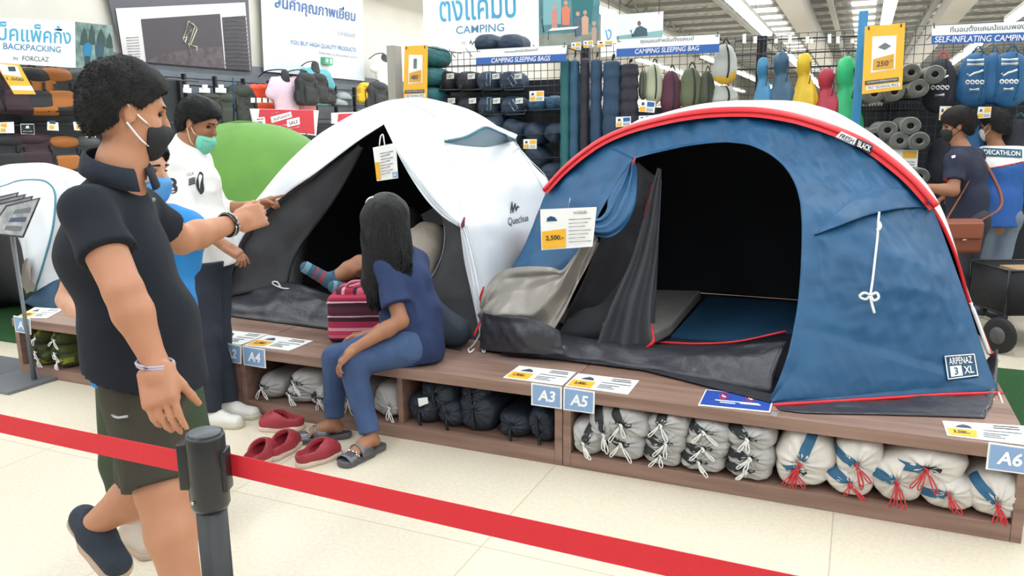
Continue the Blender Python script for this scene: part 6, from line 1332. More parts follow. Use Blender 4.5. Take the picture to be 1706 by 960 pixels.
def belt(x0, x1, y0, y1, z0, z1, label):
    rows = []
    for k in range(2): rows.append([V((x0+(x1-x0)*i/40, y0+(y1-y0)*i/40, z0+(z1-z0)*i/40-.012*math.sin(math.pi*i/40)+(.024 if k else -.024))) for i in range(41)])
    o = obj('barrier_belt', grid(rows), m_belt, None, False); solid(o, .0015, 0); tag(o, label, 'belt', 'red barrier belts')
belt(SX-.05, SX-1.9, SY-.01, SY+.04, .885, .885, 'red barrier belt stretched across the walking person, left of the post'); belt(SX+.03, SX+2.2, SY+.03, SY+.03, .878, .872, 'red barrier belt running from the post to the lower right')
tag(obj('floor_tape', grid([[P(296, 881, z=.0015), P(328, 857, z=.0015)], [P(294, 873, z=.0015), P(326, 850, z=.0015)]]), mat('tape_red', '#b83a46', .6)), 'short strip of red tape on the floor behind the post', 'tape')
tag(obj('floor_plate', box((-5.42, 3.25, .006), (.72, .42, .012), 0, .003), mat('plate_grey', '#5c5d60', .6), None, False), 'flat grey floor plate at the left end of the benches', 'plate')
# ------------------------------------------------------------------ red clogs
m_clog = mat('clog_red', '#9c2f3a', .55); m_clogs = mat('clog_sole', '#d3bfae', .6)
S = Sdf(.005)          # along +X: toe at +.13, heel at -.13
S.cone((-.085, 0, .045), (.0, 0, .045), .042, .046, .03, (0, 1, 0), 1.0); S.cone((0, 0, .045), (.075, 0, .038), .048, .042, .04, (0, 1, 0), 1.15); S.ell((.02, 0, .06), (.06, .045, .045), None, .03)
S.ell((-.05, 0, .095), (.082, .038, .07), None, .004, sub=True); S.ell((.01, 0, .055), (.07, .038, .03), None, .004, sub=True); S.cut((0, 0, .02), (0, 0, -1))
for ix in range(3):
    for iy in (-1, 0, 1): S.ell((.045+.022*ix, .022*iy*(1-.15*ix), .088-.014*ix), (.007, .006, .03), None, .003, sub=True)
clog_up = mesh('clog_upper', *S.build()); S = Sdf(.005); S.cone((-.085, 0, .012), (0, 0, .012), .044, .046, .02, (0, 1, 0), 1.0); S.cone((0, 0, .012), (.078, 0, .012), .047, .045, .03, (0, 1, 0), 1.17); S.cut((0, 0, .026), (0, 0, 1)); S.cut((0, 0, .001), (0, 0, -1)); clog_so = mesh('clog_sole', *S.build())
for (px, py, a, lab) in ((468, 706, 22, 'red rubber clog lying nearest the bench, toe to the left'), (435, 758, 103, 'red rubber clog half behind the belt, leftmost of the three in front'), (473, 743, 98, 'red rubber clog pressed against the leftmost one'), (532, 757, 72, 'red rubber clog standing alone nearest the seated person\'s sandals')):
    p = P(px, py, z=.03); t = thing('clog', lab, 'shoe', (p.x, p.y, 0), 'red clogs on the floor'); t.rotation_euler = (0, 0, math.radians(a)+ (math.pi if py < 710 else 0)); o = bpy.data.objects.new('upper', clog_up); COL.objects.link(o); o.parent = t; o2 = bpy.data.objects.new('sole', clog_so); COL.objects.link(o2); o2.parent = t
clog_up.materials.append(m_clog); clog_so.materials.append(m_clogs)
# ------------------------------------------------------------------ pink striped bag, dark handbag, dark shoes in the tent
st = [(0, '#4a2030'), (.10, '#d8637f'), (.16, '#c23a5c'), (.24, '#e7a0b0'), (.30, '#b02c50'), (.42, '#3b1a2b'), (.5, '#f0c6d0'), (.53, '#4a1c30'), (.62, '#5b2038'), (.70, '#3b1a2b'), (.78, '#e8b4c2'), (.805, '#8e1f3c'), (.87, '#b5274a'), (.95, '#7a1c38')]
m_pink = stripe_mat('pink_stripes', st, 2, .75, 0, .3)
c = P(578, 575, z=BH); c = V((-2.585, 3.66, BH)); t = thing('striped_bag', 'pink and maroon striped soft cooler bag on the bench', 'bag', c)
S = Sdf(.007); A = (IR, IA, V((0, 0, 1))); S.rbox(c+V((0, 0, .14)), (.125, .09, .10), .035, A, .02); S.cut(c+V((0, 0, .001)), V((0, 0, -1))); obj('bag_body', S.build(crease(91, 18, .008)), m_pink, t)
S = Sdf(.006); S.rbox(c+V((0, 0, .285))+IR*.02, (.11, .075, .008), .02, (IR+V((0, 0, .12)), IA, V((0, 0, 1))), .02); lid = obj('lid', S.build(crease(92, 30, .012)), stripe_mat('pink_swirls', [(0, '#8e1f3c'), (.14, '#d8637f'), (.2, '#5b1c34'), (.34, '#e7a0b0'), (.4, '#b02c50'), (.55, '#3b1a2b'), (.62, '#d8637f'), (.75, '#8e1f3c'), (.85, '#f0c6d0'), (.9, '#9c2444')], 0, .75, -.13, .15), t)
obj('handle', tube(cr([c+V((0, 0, .3))-IR*.07-IA*.05, c+V((0, 0, .345))-IR*.02-IA*.07, c+V((0, 0, .34))+IR*.06-IA*.06, c+V((0, 0, .30))+IR*.1-IA*.04], 16), .014, 8, .6), mat('pink_light', '#dd7f96', .7), t)
for z in (.155, .235): obj('zip', tube([c+V((0, 0, z))-IR*.158-IA*.126, c+V((0, 0, z))+IR*.158-IA*.126], .004, 5), mat('zip_pink', '#e6c3cc', .5), t)
c = V((-1.83, 3.62, BH)); c = P(742, 585, z=BH)+IA*.1; t = thing('handbag', 'dark grey-blue slouchy handbag standing behind the seated person', 'bag', c); m_hb = mat('bag_slate', '#2c3540', .75, bump=.3, bscale=16)
S = Sdf(.007); S.cone(c+V((0, 0, .085))-IR*.07, c+V((0, 0, .08))+IR*.06, .085, .075, .04); S.cone(c+V((0, 0, .1))-IR*.08, c+V((0, 0, .27))-IR*.09, .08, .03, .05, IA, 1.2); S.cone(c+V((0, 0, .09))+IR*.05, c+V((0, 0, .24))-IR*.06, .07, .03, .05); S.cut(c+V((0, 0, .001)), V((0, 0, -1))); obj('bag_body', S.build(crease(93, 20, .010)), m_hb, t)
obj('strap', tube(cr([c+V((0, 0, .27))-IR*.09, T_(722, 495, 4.12), T_(706, 470, 4.2), T_(690, 446, 4.22)], 20), .012, 6, .35), m_hb, t); obj('ring', tube([T_(714, 484, 4.1)+(IR*math.cos(k*.628)+V((0, 0, 1))*math.sin(k*.628))*.014 for k in range(11)], .003, 5), mat('chrome'), t); obj('clip', tube([T_(717, 492, 4.1), T_(722, 504, 4.1)], .005, 6), mat('chrome'), t)
for k, (px, py, lab) in enumerate(((488, 486, 'dark shoe in the white tent, behind the other'), (510, 494, 'dark shoe with a pale stripe at the mouth of the white tent'))):
    p = P(px, py, Y=4.15+.1*(1-k)); b = V((p.x, p.y, BH+.016)); t = thing('sneaker', lab, 'shoe', b, 'dark shoes inside the white tent'); shoe(t, b+V((.1, .02, .085)), b+V((-.12, -.05, 0)), mat('shoe_black'), mat('sole_dark', '#3a4650', .6), name='upper', lace=mat('lace_teal', '#5f93a6', .6))
# ------------------------------------------------------------------ leaflet stand at the left edge
t = thing('leaflet_stand', 'grey leaflet stand with framed sheets at the left edge', 'stand', P(36, 640, z=0)); bx = P(42, 520, Y=3.16); m_st = mat('stand_grey', '#7b7f84', .4, metal=.4)
b0 = V((bx.x, 3.16, .012)); obj('base_plate', box((b0.x-.1, 3.1, .01), (.4, .36, .02), bev=.004), m_st, t, False); obj('pole', tube([b0, P(20, 390, Y=3.14), P(-2, 335, Y=3.12)], .016, 8), m_st, t)
for k, px in enumerate(([(22, 392), (76, 333), (80, 326), (46, 322), (-30, 386)], )): pass
for k in range(4):
    ox = -22+12*k; oy = -4+3*k; q = [(10+ox+14, 394+oy-4), (52+ox, 325+oy), (5+ox-8, 338+oy), (-34+ox, 386+oy-3)]; Yk = 3.10-.022*k
    pts = [P(a, b, Y=Yk) for a, b in q]; fr_ = obj('leaflet_frame', tube(pts+[pts[0]], .006, 5), mat('frame_dark', '#3b3f46', .4), t); sh_ = obj('leaflet', (pts, [[0, 1, 2, 3]]), mat('leaflet_paper', '#c3c3c6', .4, col2='#8f949c', vscale=14), fr_, False)
    for j in range(3): obj('text_block', ([pts[0].lerp(pts[1], .15+.25*j).lerp(pts[3].lerp(pts[2], .15+.25*j), u)+V((.0, -.003, 0)) for u in (.12, .6)]+[pts[0].lerp(pts[1], .28+.25*j).lerp(pts[3].lerp(pts[2], .28+.25*j), u)+V((0, -.003, 0)) for u in (.6, .12)], [[0, 1, 2, 3]]), mat('leaflet_print', '#4d5a70', .5) if j % 2 else m_grey5, fr_, False)
# ------------------------------------------------------------------ folding trolley at the right edge
tp_ = P(1662, 588, z=0); t = thing('trolley', 'black folding trolley with a cardboard box, cut by the right edge', 'trolley', tp_+V((.3, .1, 0))); b = tp_
for dx, dy in ((0, 0), (.62, 0), (0, .45), (.62, .45)):
    w0 = b+IR*dx+IA*dy; obj('wheel', lathe([(0, -.02), (.11, -.02), (.125, -.012), (.125, .012), (.11, .02), (0, .02)], w0+V((0, 0, .126)), IR*.95+IA*.3, 24), mat('tyre_black', '#1f1f21', .7), t); obj('hub', lathe([(0, -.024), (.06, -.024), (.06, .024), (0, .024)], w0+V((0, 0, .126)), IR*.95+IA*.3, 16), mat('hub_grey', '#5a5b5e', .5), t); obj('fork', tube([w0+V((0, 0, .126))+IR*.03, w0+V((0, 0, .3))+IR*.02], .01, 6), m_post, t)
for k in range(4):
    s0 = [b+IR*.02+V((0, 0, .28)), b+IR*.66+V((0, 0, .28)), b+IR*.66+IA*.45+V((0, 0, .28)), b+IR*.02+IA*.45+V((0, 0, .28))]; a_, c_ = s0[k], s0[(k+1) % 4]; o = obj('fabric_side', grid([[a_, c_], [a_+V((0, 0, .3)), c_+V((0, 0, .3))]]), mat('fabric_black', '#232327', .8), t); solid(o, .008); obj('rim_rail', tube([a_+V((0, 0, .3)), c_+V((0, 0, .3))], .011, 6), m_wireg, t); obj('upright', tube([a_, a_+V((0, 0, .31))], .01, 6), m_wireg, t)
obj('floor_panel', box(b+IR*.34+IA*.225+V((0, 0, .27)), (.64, .44, .015), YAW), mat('fabric_black'), t)
tag(obj('cardboard_box', box(b+IR*.36+IA*.2+V((0, 0, .425)), (.4, .28, .28), YAW, .004), mat('cardboard', '#b08d66', .8, var=.1)), 'brown cardboard box standing in the black trolley', 'box')
# ================================================================== back fixture with sleeping gear, left fixture with backpacks
GY = 8.0
def gondola(name, label, x0, x1, ztop, dark):
    t = thing(name, label, 'shelving', ((x0+x1)/2, GY, 0), 'wire wall fixtures along the back'); ws = []
    nx = int((x1-x0)/.075); 
    for i in range(nx+1): x = x0+(x1-x0)*i/nx; ws.append(box((x, GY, ztop/2+.6), (.006, .006, ztop-1.2)))
    nz = int((ztop-1.25)/.075)
    for k in range(nz+1): z = 1.25+(ztop-1.25)*k/nz; ws.append(box(((x0+x1)/2, GY-.004, z), (x1-x0, .006, .006)))
    g = obj('wire_grid', join(*ws), m_wireg, t, False); g['kind'] = 'stuff'
    obj('back_panel', box(((x0+x1)/2, GY+.12, dark/2), (x1-x0, .02, dark)), m_back, t, False)
    for x in (x0, x1): obj('upright', box((x, GY+.06, ztop/2), (.05, .07, ztop), bev=.004), m_wire, t, False)
    obj('base_shelf', box(((x0+x1)/2, GY-.22, .09), (x1-x0, .5, .18)), m_back, t, False)
    return t
g1 = gondola('wire_fixture', 'black wire wall fixture holding round sleeping bag packs', -4.78, -2.72, 2.42, 2.1)
g2 = gondola('wire_fixture', 'black wire wall fixture holding hanging sleeping bags and sacks', -2.68, -.95, 2.42, 1.78)
g3 = gondola('wire_fixture', 'black wire wall fixture holding coloured ponchos', -.91, .18, 2.42, 1.75)
g4 = gondola('wire_fixture', 'black wire wall fixture holding rolled mats and blue packs', .22, 2.4, 2.42, 2.0)
tag(obj('end_panel', box((-4.93, GY-.1, 1.27), (.1, .16, 2.5), bev=.004), mat('panel_greige', '#a59f97', .7), None, False), 'greige end panel of the shelving beside the yellow 480 sign', 'panel')
_mc = {}
def canon(kind):
    """unit sized goods facing -Y, built once and shared"""
    if kind in _mc: return _mc[kind]
    S = Sdf(.035); out = {}
    if kind == 'pack':
        S.rbox((0, 0, -.02), (.12, .3, .08), .36, None, .02); out['sack'] = S.build(crease(5, 9, .03)); out['strap'] = tube([(-.3, -.5, .28), (-.1, -.62, .1), (0, -.66, 0), (.1, -.62, .1), (.3, -.5, .28)], .02, 5)
    if kind == 'hang':
        S.cone((0, 0, -.3), (0, 0, .3), .3, .24, .1); S.cone((0, -.02, -.2), (.02, 0, .1), .32, .3, .1); out['sack'] = S.build(crease(6, 8, .05)); out['strap'] = tube(cr([(.05, -.28, .48), (.12, -.33, .2), (.14, -.34, -.2), (.1, -.3, -.45)], 12), .025, 5); out['hang_loop'] = tube(cr([(-.1, 0, .5), (0, 0, .66), (.1, 0, .5)], 10), .02, 5)
    if kind == 'tube':
        ks = [(.40+.025*math.sin(k*1.1)+.02*(k % 3 == 0), -.5+k/28) for k in range(29)]; out['shell'] = lathe([(.05, -.5)]+ks+[(.2, .52)], (0, 0, 0), (0, 0, 1), 18); out['hook'] = tube(cr([(0, 0, .52), (0, 0, .56), (.1, 0, .575), (.12, 0, .56)], 8), .03, 5)
    if kind == 'poncho':
        S.ell((-.02, 0, .3), (.21, .2, .22), None, .03); S.cone((0, 0, .2), (.02, 0, -.02), .14, .15, .05); S.cone((.02, .0, -.1), (.06, 0, -.5), .2, .3, .06); S.cone((-.06, -.02, -.1), (-.12, 0, -.46), .16, .24, .06); out['shell'] = S.build(crease(7, 9, .16, (1, 1, .25))); out['hood_cord'] = tube(cr([(.1, -.18, .3), (.14, -.26, .1), (.1, -.3, -.1)], 8), .015, 5)
    if kind == 'roll':
        prof = [(.16, -.48), (.2, -.5), (.46, -.5), (.5, -.47), (.5, .5), (.0, .5)]; vs, fs = lathe(prof, (0, 0, 0), (0, -1, 0), 28); vs2, fs2 = lathe([(.16, .48), (.2, .5), (.46, .5), (.5, .47), (.5, -.5), (.0, -.5)], (0, 0, 0), (0, -1, 0), 28); out['roll'] = (vs2, fs2); out['core_hole'] = lathe([(0, .482), (.165, .482), (.165, .484), (0, .485)], (0, 0, 0), (0, -1, 0), 20)
        sp = [((.18+.3*k/90)*math.cos(k*.28), -.502, (.18+.3*k/90)*math.sin(k*.28)) for k in range(90)]; out['spiral_edge'] = tube(sp, .012, 4)
    if kind == 'backpack':
        S.rbox((0, 0, -.05), (.2, .12, .28), .14, None, .03); S.rbox((0, -.2, -.18), (.16, .06, .14), .08, None, .05); S.ell((0, -.02, .38), (.3, .26, .15), None, .05); S.rbox((.33, 0, -.22), (.03, .08, .1), .05, None, .05); S.rbox((-.33, 0, -.22), (.03, .08, .1), .05, None, .05); out['pack_body'] = S.build(crease(8, 8, .03)); S = Sdf(.035); S.ell((0, -.1, .36), (.27, .24, .16), None, .05); S.rbox((0, -.26, -.14), (.13, .03, .13), .06, None, .03); out['lid'] = S.build(); out['strap'] = tube([(-.2, -.3, .2), (-.22, -.32, -.1), (-.18, -.3, -.4)], .02, 5); out['strap.2'] = tube([(.2, -.3, .2), (.22, -.32, -.1), (.18, -.3, -.4)], .02, 5); out['hang_loop'] = tube(cr([(-.08, 0, .5), (0, 0, .58), (.08, 0, .5)], 8), .02, 5)
    if kind == 'tee':
        S.cone((0, 0, -.42), (0, 0, .1), .24, .25, .1, (1, 0, 0), 1.35); S.cone((0, 0, .1), (0, 0, .34), .24, .14, .1, (1, 0, 0), 1.6); S.cone((-.3, 0, .28), (-.44, 0, .02), .13, .12, .1); S.cone((.3, 0, .28), (.44, 0, .02), .13, .12, .1); S.cut((0, 0, -.5), (0, 0, -1)); S.cut((0, 0, .4), (0, -.8, 1)); out['t_shirt'] = S.build(crease(9, 8, .03, (1, 1, .4))); S = Sdf(.035); S.cone((0, 0, .3), (0, 0, .5), .13, .1, .05); out['bust_neck'] = S.build()
    if kind == 'dry':
        S.cone((0, 0, -.3), (0, 0, .2), .3, .28, .1, (0, 1, 0), .8); S.cone((0, 0, .2), (0, 0, .42), .22, .06, .1, (1, 0, 0), 1.8); out['sack'] = S.build(crease(10, 9, .04)); out['buckle'] = tube([(-.14, 0, .44), (.14, 0, .44)], .03, 5)
    if kind == 'helmet':
        S.ell((0, 0, 0), (.5, .5, .42), None, .02); S.cut((0, 0, -.15), (0, 0, -1)); out['shell'] = S.build(); out['rim'] = tube([(.5*math.cos(k*.3307), .5*math.sin(k*.3307), -.14) for k in range(20)], .03, 5)
    _mc[kind] = {k: mesh(k, *flipnone(v)) for k, v in out.items()}; return _mc[kind]
def flipnone(v): return v
def goods(name, label, cat, group, kind, cx, cy, w_, h_, pl, mats, depth=None, tilt=0, rot=0, push=0):
    """place a canonical item so that it covers w_ x h_ pixels around (cx, cy) on the fixture plane"""
    c = P(cx, cy, **pl); R, N = NR(pl); s = (c-CAM).dot(_fw)/FPX; fx = abs(R.dot(_r)); W = w_*s/max(.45, fx); Hh = h_*s
    sc_ = {'pack': (W/.96, None, Hh/.92), 'hang': (W/.64, None, Hh/1.16), 'tube': (W/.86, None, Hh), 'poncho': (W/.78, None, Hh/1.2), 'roll': (W, None, Hh), 'backpack': (W/.8, None, Hh/1.05), 'tee': (W/1.0, None, Hh/.95), 'dry': (W/.62, None, Hh/1.05), 'helmet': (W, None, Hh/.6)}[kind]
    D_ = depth if depth else min(sc_[0], sc_[2])*.9
    t = thing(name, label, cat, c+N*push, group); t.rotation_euler = (0, tilt, rot+(math.pi/2 if 'X' in pl else 0)); t.scale = (sc_[0], D_, sc_[2])
    for k, me in canon(kind).items():
        if not me.materials: me.materials.append(m_printk)
        k = k.split('.')[0]; o = bpy.data.objects.new(k, me); COL.objects.link(o); o.parent = t; o.material_slots[0].link = 'OBJECT'; o.material_slots[0].material = mats.get(k, mats.get('*'))
    return t
m_sbn = mat('pack_navy', '#26364a', .6, bump=.2, bscale=12); m_sbk = mat('pack_black', '#23242b', .6, bump=.2, bscale=12); m_teal = mat('bag_teal', '#215f63', .6, bump=.2, bscale=10); m_sblu = mat('bag_blue', '#27506b', .6, bump=.2, bscale=10); m_sprp = mat('bag_plum_black', '#262430', .6, bump=.2, bscale=10); m_snav = mat('bag_navy', '#23405a', .6, bump=.2, bscale=10)
pgY = dict(Y=7.72); m_lbl = mat('tag_white', '#e9e9e6', .6); m_line = mat('print_pale', '#9fb2be', .6)
nm = ['first', 'second', 'third', 'fourth']
for r_, (yy, xs) in enumerate(((136, (750, 785, 820, 857)), (177, (752, 787, 821, 859)))):
    for k, x in enumerate(xs):
        lab = f'{"black" if k < 2 else "navy"} round sleeping bag pack, {nm[k]} from the left in the {"upper" if r_ == 0 else "lower"} full row'
        t = goods('sleeping_bag_pack', lab, 'sleeping bag', 'round sleeping bag packs', 'pack', x, yy, 34, 34, pgY, {'sack': m_sbk if k < 2 else m_sbn, 'strap': m_sbk}, .3)
        pp = dict(Y=7.53)
        dx = 0 if k < 2 else 6
        attach(sheet('ticket', [(x-6+dx, yy-4), (x+6+dx, yy-5), (x+6+dx, yy-14), (x-6+dx, yy-13)], pp, m_lbl, None, .004), t)
        attach(ptxt('15°' if k < 2 else '10°', (x-4+dx, yy-6), (x+4+dx, yy-6.5), (x-4+dx, yy-11), pp, m_printk, None, .01), t)
        if k >= 2: attach(pline([(x-9, yy-14), (x-3, yy-15), (x-3, yy+6), (x-9, yy+7), (x-9, yy-14)] if k == 2 else [(x-11, yy-6), (x-5, yy-11), (x+4, yy+3), (x-2, yy+8), (x-11, yy-6)], pp, m_line, None, .004, 'outline_print'), t)
        obj('wire_tray', tube(pq([(x-16, yy+6), (x-16, yy+14), (x+16, yy+13), (x+16, yy+5)], dict(Y=7.5)), .006, 5), m_wireg, g1)
for k, (x, yy, w_, h_, ti, lab) in enumerate(((817, 73, 36, 30, 0, 'navy sleeping bag pack on top, left of the pair above the blue sign'), (857, 73, 40, 30, 0, 'navy sleeping bag pack on top, right of the pair above the blue sign'), (862, 216, 36, 34, .6, 'navy sleeping bag pack tipped sideways in the third row'), (830, 205, 36, 30, 0, 'navy sleeping bag pack partly behind the white tent, third row'), (902, 173, 30, 26, 0, 'slate sleeping bag pack under the yellow price card'), (928, 172, 22, 26, 0, 'slate sleeping bag pack beside the green hanging bag'), (898, 222, 34, 32, .7, 'teal-navy slanted pack in the third row, nearer the tent'), (930, 222, 30, 32, .7, 'teal-navy slanted pack in the third row, beside the hanging bags'), (900, 258, 36, 30, .7, 'teal-navy slanted pack in the fourth row'), (925, 285, 34, 30, 0, 'navy pack low in the fifth row above the red arch'))):
    goods('sleeping_bag_pack', lab, 'sleeping bag', 'round sleeping bag packs', 'pack', x, yy, w_, h_, pgY if yy > 90 else dict(Y=7.9), {'sack': m_sbn if k not in (4, 5) else m_sblu, 'strap': m_sbk}, .3, tilt=ti)
for k, (x, yy, w_, h_, lab) in enumerate(((724, 95, 36, 34, 'teal sleeping bag roll at the top beside the yellow 480 sign'), (722, 128, 40, 32, 'teal sleeping bag roll in the middle beside the yellow 480 sign'), (722, 160, 40, 30, 'teal sleeping bag roll at the bottom beside the yellow 480 sign'))): goods('sleeping_bag_pack', lab, 'sleeping bag', 'teal rolls', 'pack', x, yy, w_, h_, dict(Y=7.6), {'sack': m_teal, 'strap': m_sbk}, .34)
for k in range(5): obj('shelf_rail', tube([P(720, 112+40*k, Y=7.5), P(940, 102+40*k, Y=7.5)], .008, 5), m_wireg, g1)
for k in range(7): obj('display_arm', tube([P(720+28*k, 84-1.5*k, Y=8.0), P(730+28*k, 97-1.5*k, Y=7.45)], .006, 5), m_wireg, g1)
# hanging long bags
for k, (x, y0, y1, w_, mm, lab) in enumerate(((942, 106, 300, 17, m_teal, 'long teal-green sleeping bag hanging leftmost in the row'), (957, 107, 295, 16, m_sblu, 'long blue sleeping bag hanging second in the row'), (974, 104, 270, 15, m_sprp, 'long plum-black sleeping bag hanging third in the row'), (993, 105, 260, 19, m_snav, 'long navy sleeping bag hanging fourth in the row'), (1019, 107, 245, 30, m_snav, 'wide navy sleeping bag hanging fifth in the row'), (1048, 110, 205, 30, m_sprp, 'short black sleeping bag hanging last in the row'))):
    q_ = P(x, y0, Y=7.5); obj('display_arm', tube([q_, V((q_.x, GY, q_.z+.02))], .007, 5), m_wireg, g2)
    goods('hanging_sleeping_bag', lab, 'sleeping bag', 'long hanging sleeping bags', 'tube', x, (y0+y1)/2, w_, y1-y0, dict(Y=7.5), {'shell': mm, 'hook': m_wire}, .13)
for k, (x, yy, w_, h_, mm, lab) in enumerate(((1090, 138, 28, 68, mat('sack_sage', '#b3b79a', .65, bump=.2), 'pale sage stuff sack hanging below the CAMPING SLEEPING BAG sign'), (1119, 152, 32, 74, mat('sack_maroon', '#542638', .65, bump=.2), 'maroon stuff sack hanging beside the sage one'), (1152, 146, 36, 72, mat('sack_olive', '#5f6449', .65, bump=.2), 'olive stuff sack hanging in front of a darker one'), (1178, 148, 24, 64, mat('sack_olive_dark', '#474b3a', .65, bump=.2), 'dark olive stuff sack hanging behind the olive one'), (1207, 158, 40, 34, mat('sack_silver', '#aeb0a8', .65, bump=.2), 'small silver grey stuff sack peeking over the blue tent roof'), (1072, 140, 14, 50, mat('sack_moss', '#6c7060', .65, bump=.2), 'narrow grey-green stuff sack left of the sage one'))):
    goods('stuff_sack', lab, 'sack', 'hanging stuff sacks', 'hang', x, yy, w_, h_, dict(Y=7.6), {'sack': mm, 'strap': m_printk, 'hang_loop': m_printk}, .22)
t = goods('stuff_sack', 'grey stuff sack with a yellow bottom hanging high beside the sign', 'sack', 'hanging stuff sacks', 'hang', 1208, 104, 36, 66, dict(Y=7.55), {'sack': mat('sack_silver'), 'strap': m_printk, 'hang_loop': m_printk}, .22)
S = Sdf(.035); S.cone((0, 0, -.32), (0, 0, -.2), .315, .34, .1); S.cut((0, 0, -.22), (0, -.2, 1)); o = bpy.data.objects.new('bottom_panel', mesh('bottom_panel', *S.build())); o.data.materials.append(mat('sack_yellow', '#d3a62c', .6)); COL.objects.link(o); o.parent = t
for k, (x, y0, y1, w_, cl, lab) in enumerate(((1273, 86, 185, 30, '#3a7ca5', 'light blue poncho hanging leftmost'), (1305, 76, 180, 40, '#33566f', 'slate blue poncho hanging beside the light blue one'), (1343, 78, 185, 40, '#d2ae22', 'yellow poncho hanging over the blue tent'), (1380, 105, 200, 42, '#a8283f', 'crimson poncho hanging between the yellow and green ones'), (1413, 80, 225, 48, '#2ab06e', 'green poncho hanging beside the blue strip'))):
    q_ = P(x, y0+6, Y=7.45); obj('display_arm', tube([q_, V((q_.x, GY, q_.z+.02))], .007, 5), m_wireg, g3)
    goods('poncho', lab, 'poncho', 'hanging ponchos', 'poncho', x, (y0+y1)/2, w_, y1-y0, dict(Y=7.45), {'shell': mat('poncho_'+cl[1:], cl, .45, bump=.3, bscale=6), 'hood_cord': m_printk}, .22)
tag(obj('blue_strip', box(P(1431, 130, Y=7.2), (.07, .03, 1.05), bev=.006), mat('strip_blue', '#2f7fb0', .5)), 'narrow blue plastic strip hanging left of the yellow 250 sign', 'strip')
# pegs with price clips at the top of the poncho fixture
for k, x in enumerate((1240, 1258, 1293, 1316, 1345, 1352, 1382, 1396, 1420)):
    obj('peg', tube([P(x, 62, Y=8.0), P(x, 66, Y=7.6)], .006, 5), m_wireg, g3); o = sheet('price_clip', [(x-3, 72), (x+3, 72), (x+3, 56+4*(k % 3)), (x-3, 57+4*(k % 3))], dict(Y=7.58), m_lbl, g3, .006)
for k in range(3): obj('shelf_rail', tube([P(1225, 68+24*k, Y=7.95), P(1436, 60+24*k, Y=7.95)], .01, 5), m_wireg, g3)
# rolled mats
m_roll = mat('foam_grey', '#83847f', .85, var=.06); 
for k, (x, yy, lab) in enumerate(((1547, 127, 'grey rolled foam mat, topmost and nearest the dark pack'), (1521, 149, 'grey rolled foam mat below the topmost one'), (1509, 124, 'grey rolled foam mat half behind the yellow 250 sign'), (1450, 158, 'grey rolled foam mat under the left corner of the yellow sign'), (1482, 155, 'grey rolled foam mat under the middle of the yellow sign'), (1471, 217, 'grey rolled foam mat, upper left of the lower pile'), (1508, 210, 'grey rolled foam mat, upper right of the lower pile'), (1491, 234, 'grey rolled foam mat, lower left of the lower pile'), (1522, 234, 'grey rolled foam mat, lower right of the lower pile'), (1452, 227, 'grey rolled foam mat at the far left of the lower pile'), (1522, 292, 'grey rolled foam mat below the wide price card'))):
    goods('rolled_mat', lab, 'mat', 'rolled foam mats', 'roll', x, yy, 29, 29, dict(Y=7.45), {'roll': m_roll, 'core_hole': m_printk, 'spiral_edge': mat('foam_edge', '#5f605c', .85)}, .5, rot=.12)
for y0 in (168, 186, 247, 312): obj('wire_basket', join(tube([P(1436, y0, Y=7.4), P(1537, y0-3, Y=7.4)], .008, 5), *[tube([P(1436+5*i, y0, Y=7.4), P(1436+5*i, y0-12, Y=7.4)], .004, 4) for i in range(21)]), m_wire, g4)
def shelf_card(label, px4, Yc=7.3):
    pl = dict(Y=Yc); t = thing('shelf_card', label, 'price card', P(*px4[0], **pl), 'price cards on the back fixtures'); q_ = P((px4[2][0]+px4[3][0])/2, px4[2][1]+2, **pl); obj('peg', tube([q_+V((0, .005, 0)), V((q_.x, GY, q_.z))], .005, 5), m_wireg, t); sheet('card', px4, pl, m_sheetw, t, .004); s = lambda a, b: tuple((V((*px4[0], 0))*(1-a)*(1-b)+V((*px4[1], 0))*a*(1-b)+V((*px4[2], 0))*a*b+V((*px4[3], 0))*(1-a)*b)[:2])
    ppoly([s(.04, .06), s(.4, .06), s(.4, .45), s(.04, .4)], pl, m_yel, t, 'price_panel'); ppoly([s(.14, .55), s(.34, .6), s(.3, .82), s(.16, .8)], pl, m_txtd, t, 'picture'); ppoly([s(.5, .5), s(.95, .52), s(.95, .9), s(.5, .9)], pl, m_sblue if Yc < 7.295 else m_yel, t, 'text_panel')
    for v in (.15, .3): pline([s(.5, v), s(.9, v)], pl, m_grey5, t, .003, 'text_line', .006)
for q in (([(882, 169), (906, 168), (906, 151), (882, 152)], 'price card with yellow corner among the sleeping bag packs', 7.3), ([(872, 248), (894, 248), (894, 232), (872, 232)], 'price card in front of the fourth row of packs', 7.3), ([(1064, 186), (1090, 188), (1092, 169), (1066, 166)], 'price card with blue panel below the sage stuff sack', 7.28), ([(1026, 212), (1051, 210), (1051, 194), (1026, 195)], 'price card with blue panel beside the wide navy bag', 7.28), ([(1064, 206), (1090, 202), (1089, 192), (1064, 193)], 'price card with blue panel just above the red arch', 7.28), ([(1480, 277), (1528, 279), (1530, 250), (1478, 249)], 'wide price card below the lower pile of rolled mats', 7.3), ([(1564, 200), (1586, 200), (1586, 177), (1566, 177)], 'price card above the head with the brown shoulder bag', 7.3), ([(1627, 198), (1650, 196), (1652, 178), (1630, 178)], 'price card above the store employee', 7.3), ([(952, 84), (968, 83), (968, 70), (952, 71)], 'small price card on top of the fixture right of the SLEEPING BAGS sign', 7.9), ([(972, 80), (988, 79), (988, 67), (972, 68)], 'second small price card on top of the fixture', 7.9), ([(995, 79), (1022, 78), (1022, 67), (995, 68)], 'third small price card on top of the fixture', 7.9)): shelf_card(q[1], q[0], q[2])
